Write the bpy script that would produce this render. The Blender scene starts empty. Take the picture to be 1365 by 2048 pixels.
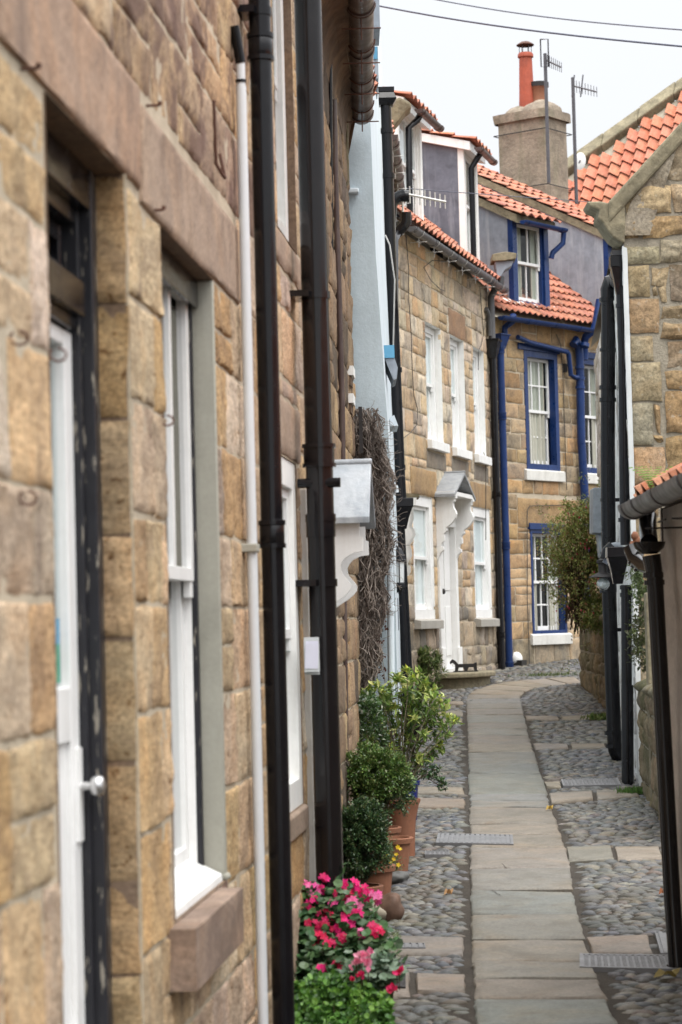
import bpy, bmesh, math, random
from mathutils import Vector, Matrix, Euler, noise
R = random.Random(7)
rad = math.radians
sc = bpy.context.scene
COL = sc.collection
# ------------------------------------------------------------ camera geometry
FPX = 4835.0
CAMP = Vector((0, 0, 2.007))
PITCH = math.atan(226 / FPX); ROLL = -0.0255
CM = Euler((math.pi / 2 + PITCH, 0, 0)).to_matrix() @ Matrix.Rotation(ROLL, 3, 'Z')
def ray(px, py):
    return CM @ Vector(((px - 682.5) / FPX, -(py - 1024) / FPX, -1))
def gz(y):                      # the lane climbs gently away from the camera
    return 0.042 * min(y, 40.0)
def gh(px, py):                 # point of the ground seen at a pixel
    d = ray(px, py)
    t = -CAMP.z / (d.z - 0.042 * d.y)
    p = CAMP + d * t
    return p
def atY(px, py, y):
    d = ray(px, py); return CAMP + d * (y / d.y)
class Frame:
    """a vertical plane: u along it, z up, n outwards"""
    def __init__(s, x, y, ang=None, side=1, d=None, n=None):
        s.o = Vector((x, y, 0))
        if d is None:
            t = rad(ang); d = (math.sin(t), math.cos(t)); n = (math.cos(t) * side, -math.sin(t) * side)
        s.d = Vector((d[0], d[1], 0)); s.n = Vector((n[0], n[1], 0))
    def P(s, u, z, n=0.0):
        return s.o + s.d * u + s.n * n + Vector((0, 0, z))
    def hit(s, px, py, n=0.0):
        d = ray(px, py)
        t = (s.o + s.n * n - CAMP).dot(s.n) / d.dot(s.n)
        p = CAMP + d * t - s.o
        return p.dot(s.d), p.z
    def ret(s, u, n=0.0):       # frame perpendicular to this one at u, running inwards, facing back along -d
        o = s.P(u, 0, n)
        return Frame(o.x, o.y, d=(-s.n.x, -s.n.y), n=(-s.d.x, -s.d.y))
    def retf(s, u, n=0.0):      # same but facing +d
        o = s.P(u, 0, n)
        return Frame(o.x, o.y, d=(-s.n.x, -s.n.y), n=(s.d.x, s.d.y))
# ------------------------------------------------------------ materials
MATS = {}
def newmat(name):
    m = bpy.data.materials.new(name); m.use_nodes = True
    nt = m.node_tree; nt.nodes.clear()
    return m, nt, nt.nodes, nt.links
def N(nodes, t, **kw):
    n = nodes.new(t)
    for k, v in kw.items():
        if k.startswith('i_'): n.inputs[k[2:].replace('_', ' ')].default_value = v
        else: setattr(n, k, v)
    return n
def noise_(nd, lk, co, scale, detail=4, rough=.6, dist=0):
    n = nd.new('ShaderNodeTexNoise'); n.inputs['Scale'].default_value = scale; n.inputs['Detail'].default_value = detail
    n.inputs['Roughness'].default_value = rough; n.inputs['Distortion'].default_value = dist
    if co is not None: lk.new(co, n.inputs['Vector'])
    return n.outputs['Fac']
def ramp(nd, lk, fac, stops):
    r = nd.new('ShaderNodeValToRGB'); e = r.color_ramp.elements
    while len(e) < len(stops): e.new(0.5)
    for k, (p, c) in enumerate(stops):
        e[k].position = p; e[k].color = (c[0], c[1], c[2], 1) if not isinstance(c, (int, float)) else (c, c, c, 1)
    lk.new(fac, r.inputs[0]); return r.outputs[0]
def mixc(nd, lk, mode, fac, a, b):
    m = nd.new('ShaderNodeMix'); m.data_type = 'RGBA'; m.blend_type = mode
    for idx, v in ((0, fac), (6, a), (7, b)):
        if isinstance(v, (int, float)): m.inputs[idx].default_value = v
        elif isinstance(v, tuple): m.inputs[idx].default_value = (v[0], v[1], v[2], 1)
        else: lk.new(v, m.inputs[idx])
    return m.outputs[2]
def coords(nd, lk, scale=None):
    tc = nd.new('ShaderNodeTexCoord')
    if scale is None: return tc.outputs['Object']
    mp = nd.new('ShaderNodeMapping'); mp.inputs['Scale'].default_value = scale
    lk.new(tc.outputs['Object'], mp.inputs['Vector']); return mp.outputs[0]
def finish(nt, nd, lk, col, rough=.6, bump=None, bstr=.3, bdist=.01, metal=0, spec=.4, trans=0, sss=0):
    b = nd.new('ShaderNodeBsdfPrincipled'); o = nd.new('ShaderNodeOutputMaterial')
    if isinstance(col, tuple): b.inputs['Base Color'].default_value = (col[0], col[1], col[2], 1)
    else: lk.new(col, b.inputs['Base Color'])
    if isinstance(rough, (int, float)): b.inputs['Roughness'].default_value = rough
    else: lk.new(rough, b.inputs['Roughness'])
    b.inputs['Metallic'].default_value = metal; b.inputs['Specular IOR Level'].default_value = spec
    if bump is not None:
        bp = nd.new('ShaderNodeBump'); bp.inputs['Strength'].default_value = bstr; bp.inputs['Distance'].default_value = bdist
        lk.new(bump, bp.inputs['Height']); lk.new(bp.outputs[0], b.inputs['Normal'])
    lk.new(b.outputs[0], o.inputs[0]); return b
def tinted(name, fine=60., bstr=.5, bdist=.004, rough=.85, stain=.35, stcol=(.05, .045, .04), spec=.25, moss=0, mosscol=(.07, .08, .03), lich=0, tool=0, speck=.25, stsc=2.2, st0=.50):
    """surface whose base colour comes from the per-face 'tint', broken up by grain, stains, moss"""
    m, nt, nd, lk = newmat(name); co = coords(nd, lk)
    at = nd.new('ShaderNodeAttribute'); at.attribute_name = 'tint'
    c = at.outputs['Color']
    g = noise_(nd, lk, co, fine, 6, .7)
    c = mixc(nd, lk, 'MULTIPLY', 1.0, c, ramp(nd, lk, g, [(.25, 1 - speck * 1.6), (.75, 1 + speck * .6)]))
    g2 = noise_(nd, lk, co, 7, 5, .65, .5)
    c = mixc(nd, lk, 'MULTIPLY', 1.0, c, ramp(nd, lk, g2, [(.3, (.78, .74, .70)), (.5, (1, 1, 1)), (.7, (1.15, 1.13, 1.1))]))
    g5 = noise_(nd, lk, co, 2.6, 3, .6, 1.0)
    c = mixc(nd, lk, 'MULTIPLY', .7, c, ramp(nd, lk, g5, [(.3, (1.12, .98, .84)), (.5, (1, 1, 1)), (.7, (.93, .93, .97))]))
    if stain:
        s = noise_(nd, lk, co, stsc, 7, .68, .8)
        f = ramp(nd, lk, s, [(st0, 0.0), (st0 + .16, stain)])
        c = mixc(nd, lk, 'MIX', f, c, stcol)
    if moss:
        s = noise_(nd, lk, co, 1.7, 6, .7, .3)
        f = ramp(nd, lk, s, [(.42, 0.0), (.62, moss)])
        c = mixc(nd, lk, 'MIX', f, c, mosscol)
    if lich:
        s = noise_(nd, lk, co, 24, 4, .6, .3); f = ramp(nd, lk, s, [(.62, 0.0), (.68, lich)])
        c = mixc(nd, lk, 'MIX', f, c, (.42, .41, .36))
    h = noise_(nd, lk, co, fine * .55, 8, .75)
    if tool:
        mp = nd.new('ShaderNodeMapping'); mp.inputs['Rotation'].default_value = (.65, 0, 0); mp.inputs['Scale'].default_value = (8, 9, 75); lk.new(co, mp.inputs[0])
        tl = noise_(nd, lk, mp.outputs[0], 1.0, 5, .7, .6)
        h = mixc(nd, lk, 'MIX', tool, h, tl)
        c = mixc(nd, lk, 'MULTIPLY', .8, c, ramp(nd, lk, tl, [(.3, (.72, .66, .60)), (.5, (1, 1, 1)), (.75, (1.12, 1.12, 1.12))]))
        pit = noise_(nd, lk, co, 38, 3, .5); c = mixc(nd, lk, 'MULTIPLY', 1., c, ramp(nd, lk, pit, [(.30, (.45, .36, .28)), (.37, (1, 1, 1))]))
        h2 = noise_(nd, lk, co, 14, 5, .6, .4); h = mixc(nd, lk, 'MIX', .4, h, h2)
    finish(nt, nd, lk, c, rough, h, bstr, bdist, spec=spec); MATS[name] = m; return m
def plain(name, col, rough=.5, var=.12, fine=30., bstr=.15, bdist=.003, metal=0, spec=.4, streak=0, streakcol=(.2, .18, .15), chips=None, scale=None, stsc=3):
    m, nt, nd, lk = newmat(name); co = coords(nd, lk, scale)
    g = noise_(nd, lk, co, 4, 6, .65, .3)
    c = mixc(nd, lk, 'MULTIPLY', 1., col, ramp(nd, lk, g, [(.3, 1 - var), (.7, 1 + var)]))
    g = noise_(nd, lk, co, fine, 5, .7)
    c = mixc(nd, lk, 'MULTIPLY', 1., c, ramp(nd, lk, g, [(.3, 1 - var * .7), (.7, 1 + var * .4)]))
    if streak:
        mp = nd.new('ShaderNodeMapping'); mp.inputs['Scale'].default_value = (1, 1, .12)
        tc = nd.new('ShaderNodeTexCoord'); lk.new(tc.outputs['Object'], mp.inputs[0])
        s = noise_(nd, lk, mp.outputs[0], stsc * 5, 6, .7, .4)
        c = mixc(nd, lk, 'MIX', ramp(nd, lk, s, [(.5, 0.0), (.72, streak)]), c, streakcol)
    if chips:
        mp = nd.new('ShaderNodeMapping'); mp.inputs['Scale'].default_value = (1, 1, .3)
        tc = nd.new('ShaderNodeTexCoord'); lk.new(tc.outputs['Object'], mp.inputs[0])
        mp.inputs['Scale'].default_value = (1, 1, .14); s = noise_(nd, lk, mp.outputs[0], 70, 4, .6); c = mixc(nd, lk, 'MIX', ramp(nd, lk, s, [(.61, 0.0), (.64, .85)]), c, chips)
    ro = ramp(nd, lk, noise_(nd, lk, co, 12, 4), [(.3, max(0, rough - .1)), (.7, min(1, rough + .12))])
    finish(nt, nd, lk, c, ro, g, bstr, bdist, metal, spec); MATS[name] = m; return m
def leafmat(name, rough=.45, trans=.25):
    m, nt, nd, lk = newmat(name)
    at = nd.new('ShaderNodeAttribute'); at.attribute_name = 'tint'
    b = finish(nt, nd, lk, at.outputs['Color'], rough, spec=.4)
    t = nd.new('ShaderNodeBsdfTranslucent'); lk.new(at.outputs['Color'], t.inputs[0])
    mx = nd.new('ShaderNodeMixShader'); mx.inputs[0].default_value = trans
    lk.new(b.outputs[0], mx.inputs[1]); lk.new(t.outputs[0], mx.inputs[2])
    o = [n for n in nd if n.type == 'OUTPUT_MATERIAL'][0]; lk.new(mx.outputs[0], o.inputs[0]); MATS[name] = m; return m
def glassmat(name, boost=.05, tint=(.9, .95, .95), rough=.02, ior=1.5):
    m, nt, nd, lk = newmat(name)
    g = nd.new('ShaderNodeBsdfGlossy'); g.inputs['Roughness'].default_value = rough
    t = nd.new('ShaderNodeBsdfTransparent'); t.inputs[0].default_value = (*tint, 1)
    lw = nd.new('ShaderNodeLayerWeight'); lw.inputs['Blend'].default_value = .5
    f = nd.new('ShaderNodeMath'); f.operation = 'POWER'; f.inputs[1].default_value = 4.5 if ior > 1.3 else 7; lk.new(lw.outputs['Facing'], f.inputs[0])
    bp = nd.new('ShaderNodeBump'); bp.inputs['Strength'].default_value = .08; bp.inputs['Distance'].default_value = .02
    lk.new(noise_(nd, lk, coords(nd, lk), 2.5, 2), bp.inputs['Height']); lk.new(bp.outputs[0], g.inputs['Normal'])
    a = nd.new('ShaderNodeMath'); a.operation = 'ADD'; a.inputs[1].default_value = boost; a.use_clamp = True
    lk.new(f.outputs[0], a.inputs[0])
    mx = nd.new('ShaderNodeMixShader'); o = nd.new('ShaderNodeOutputMaterial')
    lk.new(a.outputs[0], mx.inputs[0]); lk.new(t.outputs[0], mx.inputs[1]); lk.new(g.outputs[0], mx.inputs[2]); lk.new(mx.outputs[0], o.inputs[0])
    MATS[name] = m; return m
tinted('stone_near', 80, .9, .011, stain=.55, stcol=(.13, .085, .06), tool=.45, speck=.45, stsc=2.6)
tinted('stone_mid', 45, .6, .010, stain=.62, stcol=(.07, .065, .06), speck=.3, stsc=2.6)
tinted('stone_dark', 60, .9, .010, stain=.85, stcol=(.12, .07, .058), speck=.4, stsc=3.2, tool=.3, st0=.43)
tinted('stone_rubble', 40, .8, .015, stain=.5, stcol=(.06, .05, .04), moss=.18, mosscol=(.15, .13, .06), lich=.35, speck=.45)
tinted('stone_mossy', 40, .8, .012, stain=.4, moss=.8, mosscol=(.075, .075, .03), lich=.2, speck=.35)
tinted('slab', 60, .55, .006, rough=.62, stain=.55, stcol=(.10, .09, .07), speck=.25, spec=.35, stsc=2.2)
tinted('pebble', 50, .4, .003, rough=.55, stain=.65, stcol=(.095, .08, .058), speck=.3, spec=.4, stsc=1.6, moss=.3, mosscol=(.075, .08, .04))
tinted('tile', 60, .5, .005, rough=.8, stain=.5, stcol=(.24, .14, .09), speck=.3, lich=.25, stsc=3.5)
tinted('plainstone', 60, .6, .006, stain=.55, stcol=(.14, .10, .08), speck=.35, stsc=1.7)
plain('sill_pale', (.62, .61, .57), .8, .12, 40, .4, .004, streak=.4, streakcol=(.4, .38, .33))
plain('mortar', (.46, .39, .29), .95, .2, 60, .8, .006)
plain('mortar_grey', (.30, .265, .205), .95, .25, 60, .9, .012)
plain('soil', (.058, .048, .037), .95, .3, 60, .9, .02)
plain('white_paint', (.78, .78, .77), .4, .05, 60, .15, .002, streak=.25, streakcol=(.50, .47, .41))
plain('white_old', (.78, .78, .76), .5, .06, 30, .25, .003, streak=.3, streakcol=(.4, .37, .3))
plain('black_paint', (.006, .006, .008), .17, .3, 40, .12, .002, spec=.35, streak=.2, streakcol=(.018, .016, .015))
plain('black_brown', (.008, .007, .008), .15, .2, 40, .08, .002, spec=.38, streak=.15, streakcol=(.022, .015, .014))
plain('black_chipped', (.014, .014, .018), .45, .2, 40, .3, .003, chips=(.3, .27, .22))
plain('blue_paint', (.009, .030, .118), .33, .2, 40, .2, .002, spec=.35, streak=.35, streakcol=(.03, .07, .19))
plain('grey_plastic', (.62, .64, .66), .35, .04, 30, .05, .001, streak=.15, streakcol=(.4, .4, .38))
plain('grey_gutter', (.10, .10, .105), .4, .2, 30, .15, .002, streak=.3, streakcol=(.2, .19, .18))
plain('brown_gutter', (.07, .045, .04), .35, .25, 20, .2, .002, streak=.5, streakcol=(.2, .17, .15))
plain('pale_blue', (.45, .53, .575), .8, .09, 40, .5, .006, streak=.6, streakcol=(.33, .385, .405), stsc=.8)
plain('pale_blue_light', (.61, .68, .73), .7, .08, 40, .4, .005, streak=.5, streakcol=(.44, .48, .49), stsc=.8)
plain('mid_blue', (.10, .30, .46), .5, .08, 40, .1, .002)
plain('lead', (.235, .265, .305), .55, .2, 14, .3, .004, streak=.85, streakcol=(.42, .45, .48), stsc=.8)
plain('lead_grey', (.26, .27, .28), .6, .2, 16, .4, .005, streak=.4, streakcol=(.38, .38, .37))
plain('sill_stone', (.34, .32, .285), .85, .15, 40, .4, .004, streak=.3, streakcol=(.2, .19, .16))
plain('lead_dark', (.115, .125, .155), .5, .3, 12, .3, .004, streak=.9, streakcol=(.29, .31, .35), stsc=.8)
plain('lead_light', (.27, .30, .33), .6, .25, 14, .6, .008, streak=.75, streakcol=(.50, .52, .54), stsc=.6)
plain('concrete_jamb', (.33, .32, .27), .9, .1, 60, .3, .003, streak=.2, streakcol=(.5, .5, .46))
plain('render_pink', (.47, .415, .365), .9, .2, 40, .5, .006, streak=.4, streakcol=(.22, .18, .15), stsc=1)
plain('render_white', (.70, .71, .70), .8, .06, 40, .35, .004, streak=.25, streakcol=(.4, .38, .34))
plain('render_chimney', (.28, .23, .175), .9, .35, 22, 1.0, .016, streak=.85, streakcol=(.16, .155, .095), stsc=.7)
plain('moss_stone', (.22, .19, .125), .95, .45, 22, .9, .014, streak=.5, streakcol=(.12, .115, .065), stsc=.8)
plain('terracotta', (.235, .10, .055), .8, .2, 40, .3, .003, streak=.4, streakcol=(.14, .07, .045))
plain('pot_red', (.34, .075, .04), .7, .2, 30, .2, .003, streak=.3, streakcol=(.12, .05, .04))
plain('cobalt_glaze', (.012, .018, .13), .15, .1, 10)
plain('metal_grey', (.20, .20, .205), .55, .12, 40, .3, .002, metal=.4)
plain('iron_dark', (.03, .027, .027), .6, .3, 40, .4, .003, metal=.3)
plain('rust', (.10, .045, .03), .85, .3, 40, .5, .003)
plain('brass_knob', (.62, .62, .62), .22, .05, 10, metal=.9)
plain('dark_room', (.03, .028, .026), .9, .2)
plain('curtain', (.46, .45, .38), .9, .06, 20, .3, .01)
plain('curtain_dark', (.24, .22, .16), .9, .1, 20, .3, .01)
plain('net', (.80, .81, .82), .9, .04, 20)
plain('twig', (.225, .19, .165), .9, .35, 30, .5, .004)
plain('twig_dark', (.085, .065, .055), .9, .35, 30, .5, .004)
plain('bark', (.10, .07, .045), .9, .3, 30, .5, .004)
plain('boulder_brown', (.12, .068, .045), .7, .3, 20, .5, .006)
plain('boulder_grey', (.10, .10, .095), .6, .2, 20, .4, .004)
plain('boulder_pale', (.33, .29, .22), .8, .2, 20, .4, .005)
plain('aerial_metal', (.10, .10, .11), .5, .2, metal=.5)
plain('aerial_pale', (.5, .49, .47), .4, .1, metal=.5)
plain('wire', (.055, .06, .09), .6, .1)
plain('paper', (.66, .66, .76), .7, .03)
plain('plastic_clear', (.55, .57, .57), .15, .03)
plain('green_sticker', (.03, .28, .18), .4, .1)
plain('render_cream', (.42, .38, .30), .9, .12, 40, .4, .005, streak=.3, streakcol=(.2, .18, .12))
plain('cornice', (.13, .085, .055), .85, .5, 14, .6, .01, streak=.5, streakcol=(.36, .24, .13), stsc=.7)
glassmat('glass', .03); glassmat('glass_bright', .12); glassmat('glass_pale', .3); glassmat('glass_thin', .02, ior=1.2)
leafmat('leaf'); leafmat('leaf_gloss', .3, .15); leafmat('petal', .6, .35)
# ------------------------------------------------------------ mesh builder
class MB:
    def __init__(s): s.v = []; s.f = []; s.m = []; s.t = []; s.mats = []
    def mi(s, m):
        if m not in s.mats: s.mats.append(m)
        return s.mats.index(m)
    def add(s, vs, fs, mat='mortar', tint=(.5, .5, .5)):
        b = len(s.v); s.v.extend(vs); k = s.mi(mat)
        for f in fs: s.f.append([b + i for i in f]); s.m.append(k); s.t.append(tint)
    def quad(s, a, b, c, d, mat, tint=(.5, .5, .5)): s.add([a, b, c, d], [(0, 1, 2, 3)], mat, tint)
    def hexa(s, p, mat, tint=(.5, .5, .5)):
        s.add(p, [(0, 3, 2, 1), (4, 5, 6, 7), (0, 1, 5, 4), (1, 2, 6, 5), (2, 3, 7, 6), (3, 0, 4, 7)], mat, tint)
    def fbox(s, F, u0, u1, z0, z1, n0, n1, mat, tint=(.5, .5, .5)):
        s.hexa([F.P(u0, z0, n1), F.P(u1, z0, n1), F.P(u1, z0, n0), F.P(u0, z0, n0), F.P(u0, z1, n1), F.P(u1, z1, n1), F.P(u1, z1, n0), F.P(u0, z1, n0)], mat, tint)
    def box(s, c, size, mat, tint=(.5, .5, .5), rz=0, M=None):
        hx, hy, hz = size[0] / 2, size[1] / 2, size[2] / 2
        Mx = M or Matrix.Rotation(rz, 3, 'Z'); c = Vector(c)
        s.hexa([c + Mx @ Vector(q) for q in ((-hx, -hy, -hz), (hx, -hy, -hz), (hx, hy, -hz), (-hx, hy, -hz), (-hx, -hy, hz), (hx, -hy, hz), (hx, hy, hz), (-hx, hy, hz))], mat, tint)
    def tube(s, pts, r, mat, seg=10, tint=(.5, .5, .5), cap=True, half=None):
        pts = [Vector(p) for p in pts]; n = len(pts); rs = r if isinstance(r, (list, tuple)) else [r] * n
        rings = []; up = None
        for i in range(n):
            d = (pts[min(i + 1, n - 1)] - pts[max(i - 1, 0)])
            if d.length < 1e-9: d = Vector((0, 0, 1))
            d.normalize()
            if up is None:
                up = Vector((0, 0, 1)) if abs(d.z) < .9 else Vector((1, 0, 0))
            a = d.cross(up); 
            if a.length < 1e-6: a = d.orthogonal()
            a.normalize(); b = a.cross(d).normalized(); up = b
            rings.append([pts[i] + (a * math.cos(2 * math.pi * k / seg) + b * math.sin(2 * math.pi * k / seg)) * rs[i] for k in range(seg)])
        vs = [q for rg in rings for q in rg]; fs = []
        for i in range(n - 1):
            for k in range(seg):
                fs.append((i * seg + k, i * seg + (k + 1) % seg, (i + 1) * seg + (k + 1) % seg, (i + 1) * seg + k))
        if cap: fs.append(tuple(range(seg))[::-1]); fs.append(tuple((n - 1) * seg + k for k in range(seg)))
        s.add(vs, fs, mat, tint)
    def lathe(s, c, prof, mat, seg=24, tint=(.5, .5, .5), sq=0, rz=0):
        c = Vector(c); vs = []; fs = []
        for r, z in prof:
            for k in range(seg):
                a = 2 * math.pi * k / seg + rz; vs.append(c + Vector((r * math.cos(a), r * math.sin(a), z)))
        for i in range(len(prof) - 1):
            for k in range(seg):
                fs.append((i * seg + k, i * seg + (k + 1) % seg, (i + 1) * seg + (k + 1) % seg, (i + 1) * seg + k))
        s.add(vs, fs, mat, tint)
    def prism(s, pts, off, mat, tint=(.5, .5, .5)):
        n = len(pts); off = Vector(off); vs = [Vector(p) for p in pts] + [Vector(p) + off for p in pts]
        fs = [tuple(range(n)), tuple(range(2 * n - 1, n - 1, -1))] + [(i, i + n, (i + 1) % n + n, (i + 1) % n) for i in range(n)]
        s.add(vs, fs, mat, tint)
    def blob(s, c, rx, ry, rz, mat, tint=(.5, .5, .5), nu=8, nv=5, amp=.1, seed=0, rot=0, full=True):
        vs = []; fs = []; c = Vector(c); Mx = Matrix.Rotation(rot, 3, 'Z')
        for j in range(nv + 1):
            th = math.pi * j / nv if full else (math.pi * .55) * j / nv
            for i in range(nu):
                ph = 2 * math.pi * i / nu
                q = Vector((math.sin(th) * math.cos(ph), math.sin(th) * math.sin(ph), math.cos(th)))
                k = 1 + amp * noise.noise(q * 1.3 + Vector((seed, seed * .7, 0)))*2
                vs.append(c + Mx @ Vector((q.x * rx * k, q.y * ry * k, q.z * rz * k)))
        for j in range(nv):
            for i in range(nu):
                fs.append((j * nu + i, j * nu + nu + i, j * nu + nu + (i + 1) % nu, j * nu + (i + 1) % nu))
        s.add(vs, fs, mat, tint)
    def build(s, name, parent=None, smooth=False, bevel=0, at=None, recalc=True):
        loc = Vector(at) if at is not None else Vector((0, 0, 0))
        if parent is not None and at is None: loc = Vector(parent['_w'][:])
        me = bpy.data.meshes.new(name)
        me.from_pydata([tuple(Vector(p) - loc) for p in s.v], [], s.f)
        for m in s.mats: me.materials.append(MATS[m])
        me.polygons.foreach_set('material_index', s.m)
        a = me.attributes.new('tint', 'FLOAT_COLOR', 'FACE')
        buf = []
        for t in s.t: buf += [t[0], t[1], t[2], 1]
        a.data.foreach_set('color', buf)
        if recalc:
            bm = bmesh.new(); bm.from_mesh(me); bmesh.ops.recalc_face_normals(bm, faces=bm.faces[:]); bm.to_mesh(me); bm.free()
        me.update()
        if smooth:
            me.polygons.foreach_set('use_smooth', [True] * len(me.polygons))
            if smooth != 'all': me.set_sharp_from_angle(angle=rad(50))
        ob = bpy.data.objects.new(name, me); COL.objects.link(ob)
        if parent is not None: ob.parent = parent
        if parent is None: ob.location = loc
        ob['_w'] = [loc.x, loc.y, loc.z]
        if bevel:
            md = ob.modifiers.new('bevel', 'BEVEL'); md.width = bevel; md.segments = 2; md.limit_method = 'ANGLE'; md.angle_limit = rad(40)
        return ob
def thing(name, label, cat, loc, group=None):
    o = bpy.data.objects.new(name, None); COL.objects.link(o); o.location = loc; o['_w'] = list(loc)
    o.empty_display_size = .2
    o['label'] = label; o['category'] = cat
    if group: o['group'] = group
    return o
def tag(o, label, cat, group=None):
    o['label'] = label; o['category'] = cat
    if group: o['group'] = group
    return o
def struct(o): o['kind'] = 'structure'; return o
def vary(c, v=.1, h=.04):
    k = 1 + R.uniform(-v, v); return (c[0] * k * (1 + R.uniform(-h, h)), c[1] * k, c[2] * k * (1 + R.uniform(-h * 1.5, h * 1.5)))
# ------------------------------------------------------------ stone walls
def subtract(rect, holes):
    out = [rect]
    for (a0, a1, b0, b1) in holes:
        nx = []
        for (u0, u1, z0, z1) in out:
            if u1 <= a0 or u0 >= a1 or z1 <= b0 or z0 >= b1: nx.append((u0, u1, z0, z1)); continue
            if u0 < a0: nx.append((u0, a0, z0, z1))
            if u1 > a1: nx.append((a1, u1, z0, z1))
            m0, m1 = max(u0, a0), min(u1, a1)
            if z0 < b0: nx.append((m0, m1, z0, b0))
            if z1 > b1: nx.append((m0, m1, b1, z1))
        out = nx
    return out
def block(mb, F, u0, u1, z0, z1, tint, mat, cell=.05, gap=.008, proud=.012, amp=.006, edge=.018, freq=6, n0=0., top=None, jit=.0, back=-.03):
    g = gap / 2
    if u1 - u0 < gap * 2.5 or z1 - z0 < gap * 2.5: return
    nu = max(2, min(18, int((u1 - u0) / cell) + 1)); nz = max(2, min(18, int((z1 - z0) / cell) + 1))
    j = [R.uniform(-jit, jit) for _ in range(8)]
    U0, U1, Z0, Z1 = u0 + g, u1 - g, z0 + g, z1 - g
    sd = R.uniform(0, 100)
    def pos(a, b):
        uu = (U0 + j[0] * (1 - b) + j[1] * b) * (1 - a) + (U1 + j[2] * (1 - b) + j[3] * b) * a
        zz = (Z0 + j[4] * (1 - a) + j[5] * a) * (1 - b) + (Z1 + j[6] * (1 - a) + j[7] * a) * b
        return uu, zz
    def sp(i, n, L):              # vertex spacing with a narrow edge band
        if n < 3: return i / n
        e = min(.25, edge / L)
        return 0 if i == 0 else 1 if i == n else e + (1 - 2 * e) * (i - 1) / (n - 2)
    nu += 2; nz += 2
    vs = []; idx = {}
    pr = proud * R.uniform(.6, 1.3)
    tl1, tl2 = R.uniform(-amp, amp), R.uniform(-amp, amp)
    for i in range(nu + 1):
        for k in range(nz + 1):
            a, b = sp(i, nu, U1 - U0), sp(k, nz, Z1 - Z0)
            uu, zz = pos(a, b)
            e = 0 if (i in (0, nu) or k in (0, nz)) else 1
            q = Vector((uu * freq, zz * freq, sd))
            nn = amp * (noise.noise(q) * .9 + .75 * noise.noise(q * 2.7) + .55 * noise.noise(q * 6)) + tl1 * (a - .5) + tl2 * (b - .5)
            if e == 0:
                w = .6 * gap * noise.noise(Vector((uu * 9, zz * 9, sd + 5)))
                uu += w; zz += .6 * gap * noise.noise(Vector((uu * 9, zz * 9, sd + 9)))
            if top is not None: zz = min(zz, top(uu))
            vs.append(F.P(uu, zz, n0 + (nn + pr if e else min(nn, 0) * .5 + pr * .35)))
            idx[i, k] = len(vs) - 1
    fs = [(idx[i, k], idx[i + 1, k], idx[i + 1, k + 1], idx[i, k + 1]) for i in range(nu) for k in range(nz)]
    # skirt
    ring = [(i, 0) for i in range(nu)] + [(nu, k) for k in range(nz)] + [(i, nz) for i in range(nu, 0, -1)] + [(0, k) for k in range(nz, 0, -1)]
    b0 = len(vs)
    for r_ in ring:
        p = vs[idx[r_]]; d = (p - F.o).dot(F.n); vs.append(p + F.n * (n0 + back - d))
    m = len(ring)
    fs += [(idx[ring[i]], b0 + i, b0 + (i + 1) % m, idx[ring[(i + 1) % m]]) for i in range(m)]
    mb.add(vs, fs, mat, tint)
def stonewall(mb, F, u0, u1, z0, z1, holes=(), pal=None, mat='stone_mid', ch=(.2, .3), bw=(.3, .6), mortar='mortar', top=None, stones=(), visible=None, quoin=None, **kw):
    """coursed blocks over a mortar backing; holes = openings, stones = dressed stones (u0,u1,z0,z1,tint,proud)"""
    n0 = kw.get('n0', 0); mn = kw.pop('mn', -.003)
    cut = list(holes) + [s[:4] for s in stones]
    for s in stones:
        k2 = dict(kw); k2['proud'] = s[5] if len(s) > 5 else .01; k2['amp'] = kw.get('amp', .006) * .35; k2['jit'] = 0
        block(mb, F, s[0], s[1], s[2], s[3], s[4], 'plainstone', top=top, **k2)
    z = z0
    while z < z1 - .02:
        h = R.uniform(*ch)
        if z + h > z1 - .08: h = z1 - z
        u = u0 - R.uniform(0, bw[0] * .6)
        while u < u1 - .01:
            w = R.uniform(*bw) * (1.25 if h > sum(ch) / 2 else .85)
            if u + w > u1 - .1: w = u1 - u
            a0, a1 = max(u, u0), min(u + w, u1)
            if top is None or z < max(top(a0), top(a1)) - .02:
                # sometimes split a block in two low ones
                rects = [(a0, a1, z, z + h)]
                if R.random() < .13 and h > .2:
                    m = z + h * R.uniform(.4, .6); rects = [(a0, a1, z, m), (a0, a1, m, z + h)]
                c = vary(R.choice(pal), .12, .04)
                for rc in rects:
                    for q in subtract(rc, cut):
                        block(mb, F, *q, c, mat, top=top, **kw)
            u += w
        z += h
    # mortar backing
    us = sorted(set([u0, u1] + [min(max(h[i], u0), u1) for h in holes for i in (0, 1)])); zs = sorted(set([z0, z1] + [min(max(h[i], z0), z1) for h in holes for i in (2, 3)]))
    if top is not None:
        us = sorted(set(us + [u0 + (u1 - u0) * i / 12 for i in range(13)]))
    for a, b in zip(us, us[1:]):
        for c, d in zip(zs, zs[1:]):
            if b - a < 1e-4 or d - c < 1e-4: continue
            cu, cz = (a + b) / 2, (c + d) / 2
            if any(h[0] < cu < h[1] and h[2] < cz < h[3] for h in holes): continue
            t = (lambda u, z_: z_ if top is None else min(z_, top(u)))
            mb.quad(F.P(a, c, n0 + mn), F.P(b, c, n0 + mn), F.P(b, t(b, d), n0 + mn), F.P(a, t(a, d), n0 + mn), mortar)
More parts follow.
